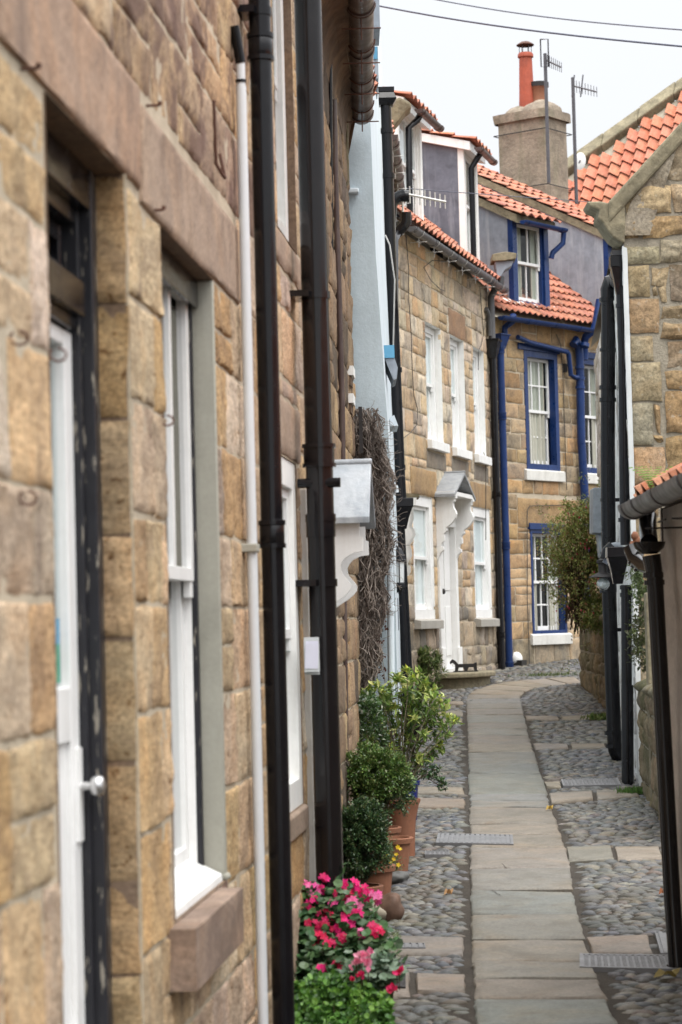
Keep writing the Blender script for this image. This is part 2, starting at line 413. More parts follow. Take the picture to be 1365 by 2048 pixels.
def reveal(mb, F, h, depth, mat, tint, room=.5, roommat='dark_room', n0=0.):
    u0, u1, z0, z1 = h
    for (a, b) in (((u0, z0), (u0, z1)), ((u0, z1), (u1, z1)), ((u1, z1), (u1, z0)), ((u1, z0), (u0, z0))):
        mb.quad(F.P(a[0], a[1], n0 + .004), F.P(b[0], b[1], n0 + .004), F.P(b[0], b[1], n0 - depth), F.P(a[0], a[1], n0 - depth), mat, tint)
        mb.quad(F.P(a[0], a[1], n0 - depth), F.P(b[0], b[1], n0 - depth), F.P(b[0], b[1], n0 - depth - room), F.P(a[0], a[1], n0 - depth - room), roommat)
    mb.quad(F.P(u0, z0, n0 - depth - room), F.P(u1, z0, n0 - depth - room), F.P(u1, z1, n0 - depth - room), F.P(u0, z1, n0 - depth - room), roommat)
def backshell(mb, F, u0, u1, z0, z1, depth, mat, n=-.02, ends=(1, 1), top=True):
    """the rest of the building behind a facade"""
    P = F.P
    if ends[0]: mb.quad(P(u0, z0, n), P(u0, z0, -depth), P(u0, z1, -depth), P(u0, z1, n), mat)
    if ends[1]: mb.quad(P(u1, z0, n), P(u1, z0, -depth), P(u1, z1, -depth), P(u1, z1, n), mat)
    mb.quad(P(u0, z0, -depth), P(u1, z0, -depth), P(u1, z1, -depth), P(u0, z1, -depth), mat)
# ------------------------------------------------------------ joinery
def barframe(mb, F, u0, u1, z0, z1, w, n0, n1, mat, wb=None, wt=None):
    wb = wb or w; wt = wt or w
    mb.fbox(F, u0, u0 + w, z0, z1, n0, n1, mat); mb.fbox(F, u1 - w, u1, z0, z1, n0, n1, mat)
    mb.fbox(F, u0 + w, u1 - w, z0, z0 + wb, n0, n1 - .001, mat); mb.fbox(F, u0 + w, u1 - w, z1 - wt, z1, n0, n1 - .001, mat)
def curtain(F, u0, u1, z0, z1, n, mat, parent, folds=6, amp=.02, name='curtain'):
    mb = MB(); k = 40; vs = []
    for i in range(k + 1):
        a = i / k; nn = n + amp * math.sin(a * folds * 2 * math.pi + 1) + amp * .5 * math.sin(a * folds * 5)
        vs += [F.P(u0 + (u1 - u0) * a, z0, nn), F.P(u0 + (u1 - u0) * a, z1, nn * 1.0 + 0)]
    mb.add(vs, [(2 * i, 2 * i + 2, 2 * i + 3, 2 * i + 1) for i in range(k)], mat)
    return mb.build(name, parent, smooth='all', recalc=False)
def sash_window(house, F, u0, u1, z0, z1, rec, fmat, smat='white_paint', fw=.07, cols=1, rt=1, rb=1, sill=None, curt=('net',), glass='glass', meet=None, n0=0., label=None, fd=.10, sw=.045, recess2=.02, bw_=.011):
    """box frame at depth rec, two sliding sashes, panes, curtains, sill"""
    mb = MB(); a = n0 - rec
    barframe(mb, F, u0, u1, z0, z1, fw, a - fd, a, fmat)
    w = mb.build('window', house, bevel=.003)
    if label: w['label'] = label
    zi0, zi1 = z0 + fw, z1 - fw; ui0, ui1 = u0 + fw, u1 - fw
    mt = meet if meet else (zi0 + zi1) / 2
    for (b0, b1, nn, rows, nm) in ((mt - .02, zi1, a - recess2, rt, 'top'), (zi0, mt + .02, a - recess2 - .035, rb, 'bot')):
        sb = MB(); t = .03
        barframe(sb, F, ui0 + .001, ui1 - .001, b0, b1, sw, nn - t, nn, smat, wb=.06 if nm == 'bot' else .04, wt=.04)
        cu0, cu1, cz0, cz1 = ui0 + sw, ui1 - sw, b0 + (.06 if nm == 'bot' else .04), b1 - .04
        for c in range(1, cols):
            x = cu0 + (cu1 - cu0) * c / cols; sb.fbox(F, x - bw_, x + bw_, cz0, cz1, nn - .024, nn - .003, smat)
        for r in range(1, rows):
            z = cz0 + (cz1 - cz0) * r / rows; sb.fbox(F, cu0, cu1, z - .011, z + .011, nn - .022, nn - .005, smat)
        if nm == 'top':                                # horns
            for x in (ui0 + .003, ui1 - sw - .003): sb.fbox(F, x, x + sw, b0 - .05, b0 - .0005, nn - t + .003, nn - .004, smat)
        sb.build('sash', w, bevel=.002)
        gb = MB(); gb.quad(F.P(cu0 - .004, cz0 - .004, nn - .015), F.P(cu1 + .004, cz0 - .004, nn - .015), F.P(cu1 + .004, cz1 + .004, nn - .015), F.P(cu0 - .004, cz1 + .004, nn - .015), glass); gb.build('pane', w)
        if 'sheer' in curt:
            gb = MB(); gb.fbox(F, cu0 - .004, cu1 + .004, cz0 - .004, cz1 + .004, nn - .034, nn - .031, 'net'); gb.build('net_curtain', w)
    cn = a - fd - .04
    for c in curt:
        if c == 'net': curtain(F, ui0 + .01, ui1 - .01, zi0, zi1, a - recess2 - .085, 'net', w, 9, .006, 'net_curtain')
        elif c == 'low':
            bb = MB(); bb.fbox(F, ui0 + .01, ui1 - .01, zi0, mt - .02, a - recess2 - .078, a - recess2 - .074, 'white_paint'); bb.build('blind', w)
        elif c == 'blind': 
            bb = MB(); bb.fbox(F, ui0, ui1, zi0, zi1, cn - .01, cn, 'white_paint'); bb.build('blind', w)
        elif c == 'pair':
            curtain(F, ui0, ui0 + (ui1 - ui0) * .3, zi0, zi1, cn, 'curtain', w, 3, .025); curtain(F, ui1 - (ui1 - ui0) * .28, ui1, zi0, zi1, cn, 'curtain', w, 3, .025)
        elif c == 'one': curtain(F, ui0 + (ui1 - ui0) * .25, ui0 + (ui1 - ui0) * .8, zi0, zi1, cn, 'curtain', w, 4, .03)
    if sill:
        h, pr, ov, m = sill
        sb = MB()
        P = F.P
        sb.hexa([P(u0 - ov, z0 - h, n0 + pr), P(u1 + ov, z0 - h, n0 + pr), P(u1 + ov, z0 - h, a - .02), P(u0 - ov, z0 - h, a - .02),
                 P(u0 - ov, z0 - .012, n0 + pr), P(u1 + ov, z0 - .012, n0 + pr), P(u1 + ov, z0 + .012, a - .02), P(u0 - ov, z0 + .012, a - .02)], m, (.33, .25, .19))
        sb.build('sill', w, bevel=.006)
    return w
def pipe(house, F, u, n, z0, z1, r, mat, rings=(), name='downpipe', lean=0, seg=20, brk=None, hopper=None, foot=None, top=None, label=None, square=False, hs=1):
    mb = MB(); P = F.P
    pts = []
    if foot: pts += [P(u + lean * 0, z0 + foot * .25, n + foot * 1.4), P(u, z0 + foot * .35, n + foot * .6), P(u, z0 + foot, n + foot * .12)]
    else: pts += [P(u, z0, n)]
    pts += [P(u + lean, z1, n)]
    if top: pts += [P(*q) for q in top]
    mb.tube(pts, r, mat, seg)
    for z in rings:
        f = (z - z0) / (z1 - z0); uu = u + lean * f
        mb.tube([P(uu, z - .05, n), P(uu, z - .045, n), P(uu, z + .04, n), P(uu, z + .045, n)], [r * 1.02, r * 1.13, r * 1.13, r * 1.0], mat, seg)
        for dz in (-.045, .035): mb.tube([P(uu, z + dz - .008, n), P(uu, z + dz + .008, n)], [r * 1.24, r * 1.24], mat, seg)
    for z in (brk or ()):
        f = (z - z0) / (z1 - z0); uu = u + lean * f
        mb.tube([P(uu, z - .015, n), P(uu, z + .015, n)], r * 1.12, mat, seg)
        mb.fbox(F, uu - r * 1.7, uu + r * 1.7, z - .013, z + .013, -.005, max(n - r * .3, .012), mat)
    o = mb.build(name, house, smooth=True)
    if label: o['label'] = label
    if hopper:
        hb = MB(); z, w, h, dn = hopper; uu = u + lean
        def q(s_, zz): return [P(uu - s_ * w / 2, zz, n + w * .42 * s_), P(uu + s_ * w / 2, zz, n + w * .42 * s_), P(uu + s_ * w / 2, zz, n - w * .42 * s_), P(uu - s_ * w / 2, zz, n - w * .42 * s_)]
        lv = [q(.5, z - h * .5), q(.6, z - h * .3), q(1, z + h * .4), q(1.12, z + h * .42), q(1.12, z + h * .5)]
        vs = [p for l in lv for p in l]; fs = [(0, 1, 2, 3)]
        for i in range(4):
            for k in range(4): fs.append((i * 4 + k, i * 4 + (k + 1) % 4, i * 4 + 4 + (k + 1) % 4, i * 4 + 4 + k))
        fs.append((16, 17, 18, 19)); hb.add(vs, fs, mat); hb.build('hopper', o, bevel=.004)
    return o
def gutter(house, a, b, r, mat, joints=(), down=True, name='gutter', wires=0, wmat='aerial_pale', thick=.006):
    """half-round gutter from a to b"""
    a, b = Vector(a), Vector(b); d = (b - a).normalized(); s = d.cross(Vector((0, 0, 1))).normalized()
    mb = MB(); seg = 12
    def ring(p, r_): return [p + s * (math.cos(math.pi + math.pi * k / seg) * r_) + Vector((0, 0, math.sin(math.pi + math.pi * k / seg) * r_)) for k in range(seg + 1)]
    def strip(p, q, r1, r2):
        A = ring(p, r1); B = ring(q, r1); C = ring(p, r2); D = ring(q, r2); n = seg + 1
        vs = A + B + C + D; fs = []
        for k in range(seg):
            fs += [(k, k + 1, n + k + 1, n + k), (2 * n + k, 3 * n + k, 3 * n + k + 1, 2 * n + k + 1), (k, 2 * n + k, 2 * n + k + 1, k + 1), (n + k, n + k + 1, 3 * n + k + 1, 3 * n + k)]
        fs += [(0, n, 3 * n, 2 * n), (seg, 2 * n + seg, 3 * n + seg, n + seg)]
        mb.add(vs, fs, mat)
    strip(a, b, r, r - thick)
    L = (b - a).length
    for j in joints:
        p = a + (b - a) * j; strip(p - d * .035, p + d * .035, r + .007, r + .0005)
    for p in (a, b): mb.add(ring(p, r - .002), [tuple(range(seg + 1))], mat)
    o = mb.build(name, house, smooth=True)
    if wires:
        for i in range(wires):
            wb = MB()
            p = a + (b - a) * ((i + .5) / wires)
            wb.tube([p + Vector((0, 0, r * .3)) - s * 0, p - Vector((0, 0, r + .12))], .004, wmat, 5)
            q = p - Vector((0, 0, r + .06)); wb.tube([q - d * .09, q + d * .09], .004, wmat, 5); wb.tube([q - s * .1, q + s * .1], .004, wmat, 5)
            k = [p + (v - p) * 1.0 for v in ring(p, r + .006)]; wb.tube(k, .004, wmat, 4)
            wb.build('gutter_bracket', o)
    return o
def pantiles(mb, O, e, s, ncol, nrow, cw=.22, gauge=.29, pal=None, keep=None, mat='tile', amp=.028, thick=.014, lap=.036, var=.10):
    """interlocking S-shaped tiles; O eave corner, e along the eave, s up the slope"""
    O = Vector(O); e = Vector(e).normalized(); s = Vector(s).normalized(); nn = e.cross(s).normalized()
    if nn.z < 0: nn = -nn
    K = 9
    prof = []
    for k in range(K + 1):
        t = k / K; prof.append(amp * (math.sin(t * 2 * math.pi) * .85 + (.25 * math.sin(4 * math.pi * t))))
    for r in range(nrow):
        for c in range(ncol):
            if keep and not keep(c, r): continue
            tint = vary(R.choice(pal or TILEPAL), var, .05)
            ju = R.uniform(-.004, .004); jw = R.uniform(-.006, .006); lift = R.uniform(0, .004)
            vs = []
            for k in range(K + 1):
                u = (c + k / K * 1.02) * cw + ju; w0 = r * gauge + jw - .02; w1 = w0 + gauge * 1.08
                b = O + e * u
                vs += [b + s * w0 + nn * (prof[k] + lap + lift - thick), b + s * w0 + nn * (prof[k] + lap + lift), b + s * w1 + nn * (prof[k] + lift - .002)]
            fs = []
            for k in range(K):
                a = 3 * k; fs += [(a, a + 3, a + 4, a + 1), (a + 1, a + 4, a + 5, a + 2)]
            fs.append((0, 1, 2)); fs.append((3 * K, 3 * K + 2, 3 * K + 1))
            mb.add(vs, fs, mat, tint)
TILEPAL = [(.50, .20, .13), (.55, .23, .15), (.44, .175, .115), (.56, .26, .18), (.48, .205, .145), (.38, .165, .115), (.53, .235, .16)]
# ------------------------------------------------------------ foliage
def leaf(mb, p, d, up, L, W, mat, tint, fold=.25, shape=0):
    d = d.normalized(); s = d.cross(up)
    if s.length < 1e-3: s = d.orthogonal()
    s.normalize(); n = s.cross(d)
    if shape == 0:
        mb.add([p, p + d * L * .5 + s * W / 2 + n * W * fold, p + d * L, p + d * L * .5 - s * W / 2 + n * W * fold], [(0, 1, 2), (0, 2, 3)], mat, tint)
    else:                       # rounded leaf
        c = p + d * L * .5; k = 7
        vs = [c - n * W * .12] + [c + (d * math.cos(a) * L * .5 + s * math.sin(a) * W * .5) * (1 + .12 * math.sin(a * 7)) + n * W * .05 * math.sin(a * 3) for a in [2 * math.pi * i / k for i in range(k)]]
        mb.add(vs, [(0, 1 + i, 1 + (i + 1) % k) for i in range(k)], mat, tint)
def rdir(zb=0.):
    v = Vector((R.gauss(0, 1), R.gauss(0, 1), R.gauss(0, 1) + zb)); return v.normalized()
def crown(mb, c, rx, ry, rz, n, L, W, pal, mat='leaf', shell=.55, clumps=30, cs=.3, shape=0, lob=.25, seed=1, hollow=True, up=.4):
    """many small leaves in clumps through an ellipsoid with an uneven outline"""
    c = Vector(c); cl = []
    for i in range(clumps):
        q = rdir(.1); rr = (shell + (1 - shell) * R.random() ** .6)
        k = rr * (1 + lob * noise.noise(q * 1.7 + Vector((seed, 0, 0))) * 1.6)
        cl.append((Vector((q.x * rx * k, q.y * ry * k, q.z * rz * k)), q, R.uniform(.75, 1.25)))
    rm = (rx + ry + rz) / 3
    for i in range(n):
        o, q, b = R.choice(cl); g = Vector((R.gauss(0, 1), R.gauss(0, 1), R.gauss(0, 1))) * rm * cs * .5
        p = c + o + g
        d = (q * .8 + rdir() * .9 + Vector((0, 0, .2))).normalized()
        upv = (Vector((0, 0, 1)) + rdir() * up)
        t = R.choice(pal); t = tuple(x * b for x in vary(t, .18, .08)); z = R.uniform(.7, 1.3)
        leaf(mb, p, d, upv, L * z, W * z, mat, t, shape=shape)
EXPO = .40; SKYH = 4.8; SUN = 1.5
# ================================================================= camera, world, sun
cam = bpy.data.cameras.new('camera'); co = bpy.data.objects.new('camera', cam); COL.objects.link(co)
co.matrix_world = Matrix.Translation(CAMP) @ CM.to_4x4()
cam.sensor_fit = 'VERTICAL'; cam.sensor_height = 36; cam.sensor_width = 24; cam.lens = FPX / 2048 * 36
cam.clip_start = .1; cam.clip_end = 2000
cam.dof.use_dof = True; cam.dof.focus_distance = 17; cam.dof.aperture_fstop = 5.6
sc.camera = co
sc.view_settings.view_transform = 'Standard'; sc.view_settings.look = 'None'; sc.view_settings.gamma = 1; sc.view_settings.exposure = EXPO
W = bpy.data.worlds.new('World'); sc.world = W; W.use_nodes = True
nd = W.node_tree.nodes; lk = W.node_tree.links; nd.clear()
sky = nd.new('ShaderNodeTexSky'); sky.sky_type = 'NISHITA'; sky.sun_disc = False; sky.sun_elevation = rad(62); sky.sun_rotation = rad(150); sky.air_density = 1; sky.dust_density = 3
tc = nd.new('ShaderNodeTexCoord'); sep = nd.new('ShaderNodeSeparateXYZ'); lk.new(tc.outputs['Generated'], sep.inputs[0])
# overcast luminance: three times brighter overhead than at the horizon
lum = ramp(nd, lk, sep.outputs[2], [(0.0, .205), (.26, .235), (.6, .72), (1.0, 1.0)])
mr = nd.new('ShaderNodeMath'); mr.operation = 'MULTIPLY'; mr.inputs[1].default_value = SKYH * 5.0
lk.new(lum, mr.inputs[0])
cn = noise_(nd, lk, tc.outputs['Generated'], 2.2, 4, .5)
cr = ramp(nd, lk, cn, [(.35, (.945, .955, .972)), (.65, (1.0, 1.0, 1.0))])
vm = nd.new('ShaderNodeVectorMath'); vm.operation = 'SCALE'; lk.new(cr, vm.inputs[0]); lk.new(mr.outputs[0], vm.inputs['Scale'])
mx = mixc(nd, lk, 'MIX', .88, sky.outputs[0], vm.outputs[0])
bg = nd.new('ShaderNodeBackground'); bg.inputs['Strength'].default_value = .15; lk.new(mx, bg.inputs[0])
wo = nd.new('ShaderNodeOutputWorld'); lk.new(bg.outputs[0], wo.inputs[0])
sl = bpy.data.lights.new('sun', 'SUN'); so = bpy.data.objects.new('sun', sl); COL.objects.link(so)
sl.energy = SUN; sl.angle = rad(35); sl.color = (1, .965, .91)
el, az = rad(62), rad(150)      # azimuth measured from +Y towards +X
sd = Vector((math.sin(az) * math.cos(el), math.cos(az) * math.cos(el), math.sin(el)))
so.rotation_euler = (-sd).to_track_quat('-Z', 'Y').to_euler()
# ================================================================= ground
def strip(mb, ys, x0, x1, mat, dz=0, tint=(.5, .5, .5)):
    for a, b in zip(ys, ys[1:]):
        mb.quad(Vector((x0, a, gz(a) + dz)), Vector((x1, a, gz(a) + dz)), Vector((x1, b, gz(b) + dz)), Vector((x0, b, gz(b) + dz)), mat, tint)
g = MB(); strip(g, [-60, 0, 8, 40, 120, 900], -400, 400, 'soil')
struct(g.build('ground', at=(0, 0, 0), recalc=False))
# flagstone path ---------------------------------------------------
SLAB = [(.215, .19, .155), (.20, .19, .168), (.185, .19, .172), (.225, .195, .158), (.205, .19, .163), (.19, .188, .17)]
fl = MB()
def slabquad(mb, a, b, c, d, tint, th=.035, top=.016, inset=.018, n=6, mat='slab'):
    """a flagstone: near-left, near-right, far-right, far-left ground points, worn edges"""
    cs = [Vector(p) for p in (a, b, c, d)]; ctr = sum(cs, Vector()) / 4
    cs = [p + (ctr - p).normalized() * inset * 1.4 for p in cs]
    sd_ = R.uniform(0, 99); vs = []; tz = R.uniform(-.003, .004)
    tx = R.uniform(-.004, .004)
    m = n + 2
    def sp(i): return 0 if i == 0 else 1 if i == m else .02 + .96 * (i - 1) / (m - 2)
    for j in range(m + 1):
        for i in range(m + 1):
            u, v = sp(i), sp(j)
            p = (cs[0] * (1 - u) + cs[1] * u) * (1 - v) + (cs[3] * (1 - u) + cs[2] * u) * v
            e = i in (0, m) or j in (0, m)
            if e:
                p = p + (ctr - p).normalized() * (.012 * noise.noise(Vector((p.x * 9, p.y * 9, sd_))) + .006 * noise.noise(Vector((p.x * 30, p.y * 30, sd_))))
            h = top + tz + tx * (u - .5) * 2 + .004 * noise.noise(Vector((p.x * 4, p.y * 4, sd_))) - (.010 if e else 0)
            vs.append(Vector((p.x, p.y, gz(p.y) + h)))
    k = m + 1
    fs = [(j * k + i, j * k + i + 1, (j + 1) * k + i + 1, (j + 1) * k + i) for j in range(m) for i in range(m)]
    ring = [i for i in range(m)] + [j * k + m for j in range(m)] + [m * k + i for i in range(m, 0, -1)] + [j * k for j in range(m, 0, -1)]
    b0 = len(vs)
    for r_ in ring: vs.append(vs[r_] - Vector((0, 0, th)))
    q = len(ring); fs += [(ring[i], b0 + i, b0 + (i + 1) % q, ring[(i + 1) % q]) for i in range(q)]
    mb.add(vs, fs, mat, tint)
def interp(tab, y):
    for (y0, x0), (y1, x1) in zip(tab, tab[1:]):
        if (y0 - y) * (y1 - y) <= 0: return x0 + (x1 - x0) * (y - y0) / (y1 - y0)
    return tab[-1][1] if abs(y - tab[-1][0]) < abs(y - tab[0][0]) else tab[0][1]
PL = [(2300, 955), (2048, 943), (1960, 938), (1700, 936), (1600, 936), (1480, 933), (1398, 930)]
PR = [(2300, 1350), (2048, 1240), (1925, 1192), (1830, 1160), (1700, 1138), (1590, 1098), (1480, 1063), (1398, 1043)]
YS = [2290, 2200, 2120, 2060, 2003, 1964, 1929, 1884, 1834, 1785, 1742, 1699, 1674, 1652, 1619, 1606, 1592, 1550, 1530, 1507, 1491, 1473, 1461, 1449, 1433, 1421, 1410, 1400]
toned = {2060: 2, 2003: 0, 1964: 4, 1929: 0, 1884: 1, 1834: 2, 1785: 4, 1742: 0, 1699: 3, 1674: 0, 1652: 3, 1592: 2, 1550: 2, 1530: 1}
for k, (y0, y1) in enumerate(zip(YS, YS[1:])):
    jl = R.uniform(-1.2, 1.2)
    a, b, c, d = gh(interp(PL, y0), y0), gh(interp(PR, y0), y0 + jl), gh(interp(PR, y1), y1 + jl), gh(interp(PL, y1), y1)
    t = vary(SLAB[toned.get(y0, R.randrange(6))], .07, .03)
    slabquad(fl, a, b, c, d, t, n=10)
BL = [(930, 1400), (934, 1391), (952, 1382), (985, 1371), (1030, 1364), (1090, 1359), (1150, 1356.5)]
BR = [(1043, 1400), (1044, 1393), (1053, 1386), (1075, 1378), (1105, 1372.5), (1135, 1369), (1165, 1367)]
for (p0, q0, p1, q1) in zip(BL, BR, BL[1:], BR[1:]):
    slabquad(fl, gh(*p0), gh(*q0), gh(*q1), gh(*p1), vary(R.choice([SLAB[0], SLAB[3], (.23, .20, .16)]), .06), n=5)
def mark(pts, r_):
    P_ = [gh(*p) + Vector((0, 0, .0195)) for p in pts]
    for p, q in zip(P_, P_[1:]):
        s_ = (q - p).cross(Vector((0, 0, 1))).normalized() * r_; fl.quad(p - s_ * R.uniform(.3, 1), p + s_ * R.uniform(.3, 1), q + s_ * R.uniform(.2, 1), q - s_ * R.uniform(.2, 1), 'white_old')
for (x0, y0, x1, y1) in ((1003, 1733, 1022, 1752), (1022, 1752, 1038, 1764), (985, 1787, 1001, 1797), (1000, 1835, 1030, 1845), (960, 1668, 1050, 1672)):
    P_ = [gh(x0 + (x1 - x0) * k / 6 + R.uniform(-2, 2), y0 + (y1 - y0) * k / 6) + Vector((0, 0, .0185)) for k in range(7)]
    for p, q in zip(P_, P_[1:]):
        s_ = (q - p).cross(Vector((0, 0, 1))).normalized() * .0022; fl.quad(p - s_, p + s_, q + s_, q - s_, 'soil')
struct(fl.build('flagstone_path', at=(0, 0, 0), smooth=True, recalc=False))
# cross bands of slabs in the cobbles
bands = [[(1100, 1610), (1283, 1596), (1280, 1580), (1095, 1590)], [(1135, 1727), (1330, 1722), (1322, 1695), (1130, 1697)], [(1068, 1501), (1215, 1499), (1213, 1489), (1064, 1490)],
         [(1050, 1443), (1195, 1441), (1190, 1433), (1047, 1436)], [(1183, 1912), (1312, 1915), (1300, 1874), (1166, 1878)], [(1092, 1578), (1125, 1578), (1122, 1565), (1086, 1567)],
         [(700, 1619), (934, 1619), (934, 1600), (700, 1598)], [(700, 1590), (933, 1590), (933, 1577), (700, 1576)], [(775, 1914), (934, 1916), (934, 1879), (775, 1875)], [(829, 1990), (936, 1990), (936, 1952), (829, 1951)], [(700, 1998), (824, 1998), (824, 1945), (700, 1945)],
         [(800, 1410), (930, 1411), (930, 1405), (800, 1404)], [(800, 1434), (929, 1434), (929, 1425), (800, 1424)], [(800, 1448), (929, 1447), (929, 1440), (800, 1440)], [(780, 2148), (950, 2148), (945, 2110), (780, 2110)]]
cb = MB(); BANDP = []
for q in bands:
    P4 = [gh(*p) for p in q]; nsp = 2 if (P4[1] - P4[0]).length > .55 else 1
    for i in range(nsp):
        a0, a1 = i / nsp, (i + 1) / nsp
        f = lambda p, r_, t: p + (r_ - p) * t
        slabquad(cb, f(P4[0], P4[1], a0), f(P4[0], P4[1], a1), f(P4[3], P4[2], a1), f(P4[3], P4[2], a0), vary(R.choice([SLAB[0], SLAB[3], SLAB[4], (.22, .185, .145)]), .08), n=4)
    BANDP.append([(p.x, p.y) for p in P4])
struct(cb.build('paving_slabs', at=(0, 0, 0), smooth=True, recalc=False))
def inpoly(x, y, P_):
    c = False; j = len(P_) - 1
    for i in range(len(P_)):
        if (P_[i][1] > y) != (P_[j][1] > y) and x < (P_[j][0] - P_[i][0]) * (y - P_[i][1]) / (P_[j][1] - P_[i][1]) + P_[i][0]: c = not c
        j = i
    return c
def inflate(P_, d):
    cx = sum(p[0] for p in P_) / len(P_); cy = sum(p[1] for p in P_) / len(P_)
    return [(cx + (x - cx) + (d if x > cx else -d), y + (d if y > cy else -d)) for x, y in P_]
# manhole covers and grates -----------------------------------------
def cover(name, label, q, pat, mat='metal_grey'):
    P4 = [gh(*p) for p in q]; ctr = sum(P4, Vector()) / 4
    t = thing(name, label, 'manhole cover' if 'grate' not in name else 'grate', (ctr.x, ctr.y, gz(ctr.y)))
    f = lambda u, v, h: (P4[0] * (1 - u) + P4[1] * u) * (1 - v) + (P4[3] * (1 - u) + P4[2] * u) * v + Vector((0, 0, h))
    fm = MB(); e = .035; e2 = e * (P4[1] - P4[0]).length / (P4[3] - P4[0]).length
    def pb(mb, u0, u1, v0, v1, h0, h1, m):
        mb.hexa([f(u0, v0, h0), f(u1, v0, h0), f(u1, v1, h0), f(u0, v1, h0), f(u0, v0, h1), f(u1, v0, h1), f(u1, v1, h1), f(u0, v1, h1)], m)
    pb(fm, 0, e, 0, 1, 0, .022, mat); pb(fm, 1 - e, 1, 0, 1, 0, .022, mat); pb(fm, e, 1 - e, 0, e2, 0, .0215, mat); pb(fm, e, 1 - e, 1 - e2, 1, 0, .0215, mat)
    fm.build('frame', t)
    pl = MB(); pb(pl, e, 1 - e, e2, 1 - e2, .002, .017, mat)
    L, D = (P4[1] - P4[0]).length, (P4[3] - P4[0]).length
    if pat == 'bars':
        n = max(4, int(L / .035))
        for i in range(n):
            u = e + (1 - 2 * e) * (i + .5) / n; w = .010 / L; pb(pl, u - w, u + w, e2 * 1.5, 1 - e2 * 1.5, .0171, .0225, mat)
    else:
        n, m_ = max(4, int(L / .03)), max(4, int(D / .03))
        for i in range(n):
            for j in range(m_):
                u = e + (1 - 2 * e) * (i + .5) / n; v = e2 + (1 - 2 * e2) * (j + .5) / m_; pb(pl, u - .009 / L, u + .009 / L, v - .009 / D, v + .009 / D, .0171, .0215, mat)
    pl.build('plate', t); BANDP.append(inflate([(p.x, p.y) for p in P4], .01)); return t
cover('manhole_cover', 'long ribbed grey metal cover lying across the left edge of the flagstone path', [(872, 1692), (1028, 1695), (1026, 1676), (877, 1673)], 'bars')
cover('manhole_cover', 'wide studded metal cover right of the path, by the foot of the leaning black pipe', [(1160, 1943), (1385, 1948), (1372, 1919), (1160, 1916)], 'stud')
cover('drain_grate', 'small pale grey metal grate beside the outbuilding wall, half hidden by the black pipe', [(1322, 1916), (1400, 1916), (1380, 1870), (1310, 1872)], 'bars')
cover('manhole_cover', 'flat dark patterned cover in the cobbles near the two black pipes of the gable cottage', [(1127, 1577), (1243, 1575), (1236, 1561), (1122, 1564)], 'stud')
cover('drain_grate', 'narrow dark metal strip grate in the slab beside the red geraniums', [(792, 1904), (852, 1904), (850, 1895), (792, 1894)], 'bars')
cover('manhole_cover', 'dark edged small cover in the slabs right of the cyclamen trough', [(740, 1984), (812, 1984), (812, 1934), (740, 1934)], 'bars', 'iron_dark')
cover('manhole_cover', 'small metal cover set in the left cobbles beside the tall terracotta pot', [(850, 1716), (900, 1716), (899, 1708), (851, 1708)], 'stud')
# cobbles ------------------------------------------------------------
COB = [(.095, .10, .11), (.13, .132, .135), (.155, .155, .15), (.075, .08, .09), (.18, .165, .14), (.115, .118, .125), (.20, .19, .165), (.15, .125, .11), (.10, .105, .112), (.12, .125, .13), (.09, .09, .095)]
cob = MB(); cid = 0
PLp = [(gh(x, y).y, gh(x, y).x) for y, x in PL]; PRp = [(gh(x, y).y, gh(x, y).x) for y, x in PR]
bendpoly = [(gh(*p).x, gh(*p).y) for p in BL] + [(gh(*p).x, gh(*p).y) for p in reversed(BR)]
yrow = 8.0
while yrow < 37:
    pitch = .042 if yrow < 14 else .049 if yrow < 20 else .068 if yrow < 26 else .085
    x = -1.2 + R.uniform(0, .1)
    x1 = .19 * yrow + .3 if yrow < 25 else 6
    while x < x1:
        w = R.uniform(.055, .12) * (1 if yrow < 20 else 1.1)
        cx, cy = x + w / 2, yrow + R.uniform(-.014, .014) + .035 * math.sin(x * 4 + yrow * 1.3)
        x += w * .97
        if cx < -1.0 + .0823 * cy and cy < 13.3: continue
        if cx < .25 and cy >= 13.3: continue
        if cy < 26 and interp(PLp, cy) - .035 < cx < interp(PRp, cy) + .035: continue
        if any(inpoly(cx, cy, p) for p in BANDP) or inpoly(cx, cy, bendpoly): continue
        if cy > 27 and cx > .686 + .2586 * (cy - 27.2) + 12: continue
        k = R.uniform(.75, 1.15)
        far = yrow > 22
        cob.blob((cx, cy, gz(cy) - .010 + R.uniform(-.006, .005)), w * .53, pitch * .58 * R.uniform(.8, 1.2), .024 * k, 'pebble', vary(R.choice(COB), .2, .05), nu=7 if far else 10, nv=4 if far else 6, amp=.10, seed=cid * .37, rot=R.uniform(-.25, .25))
        cid += 1
    yrow += pitch
struct(cob.build('cobbled_paving', at=(0, 0, 0), smooth='all', recalc=False))
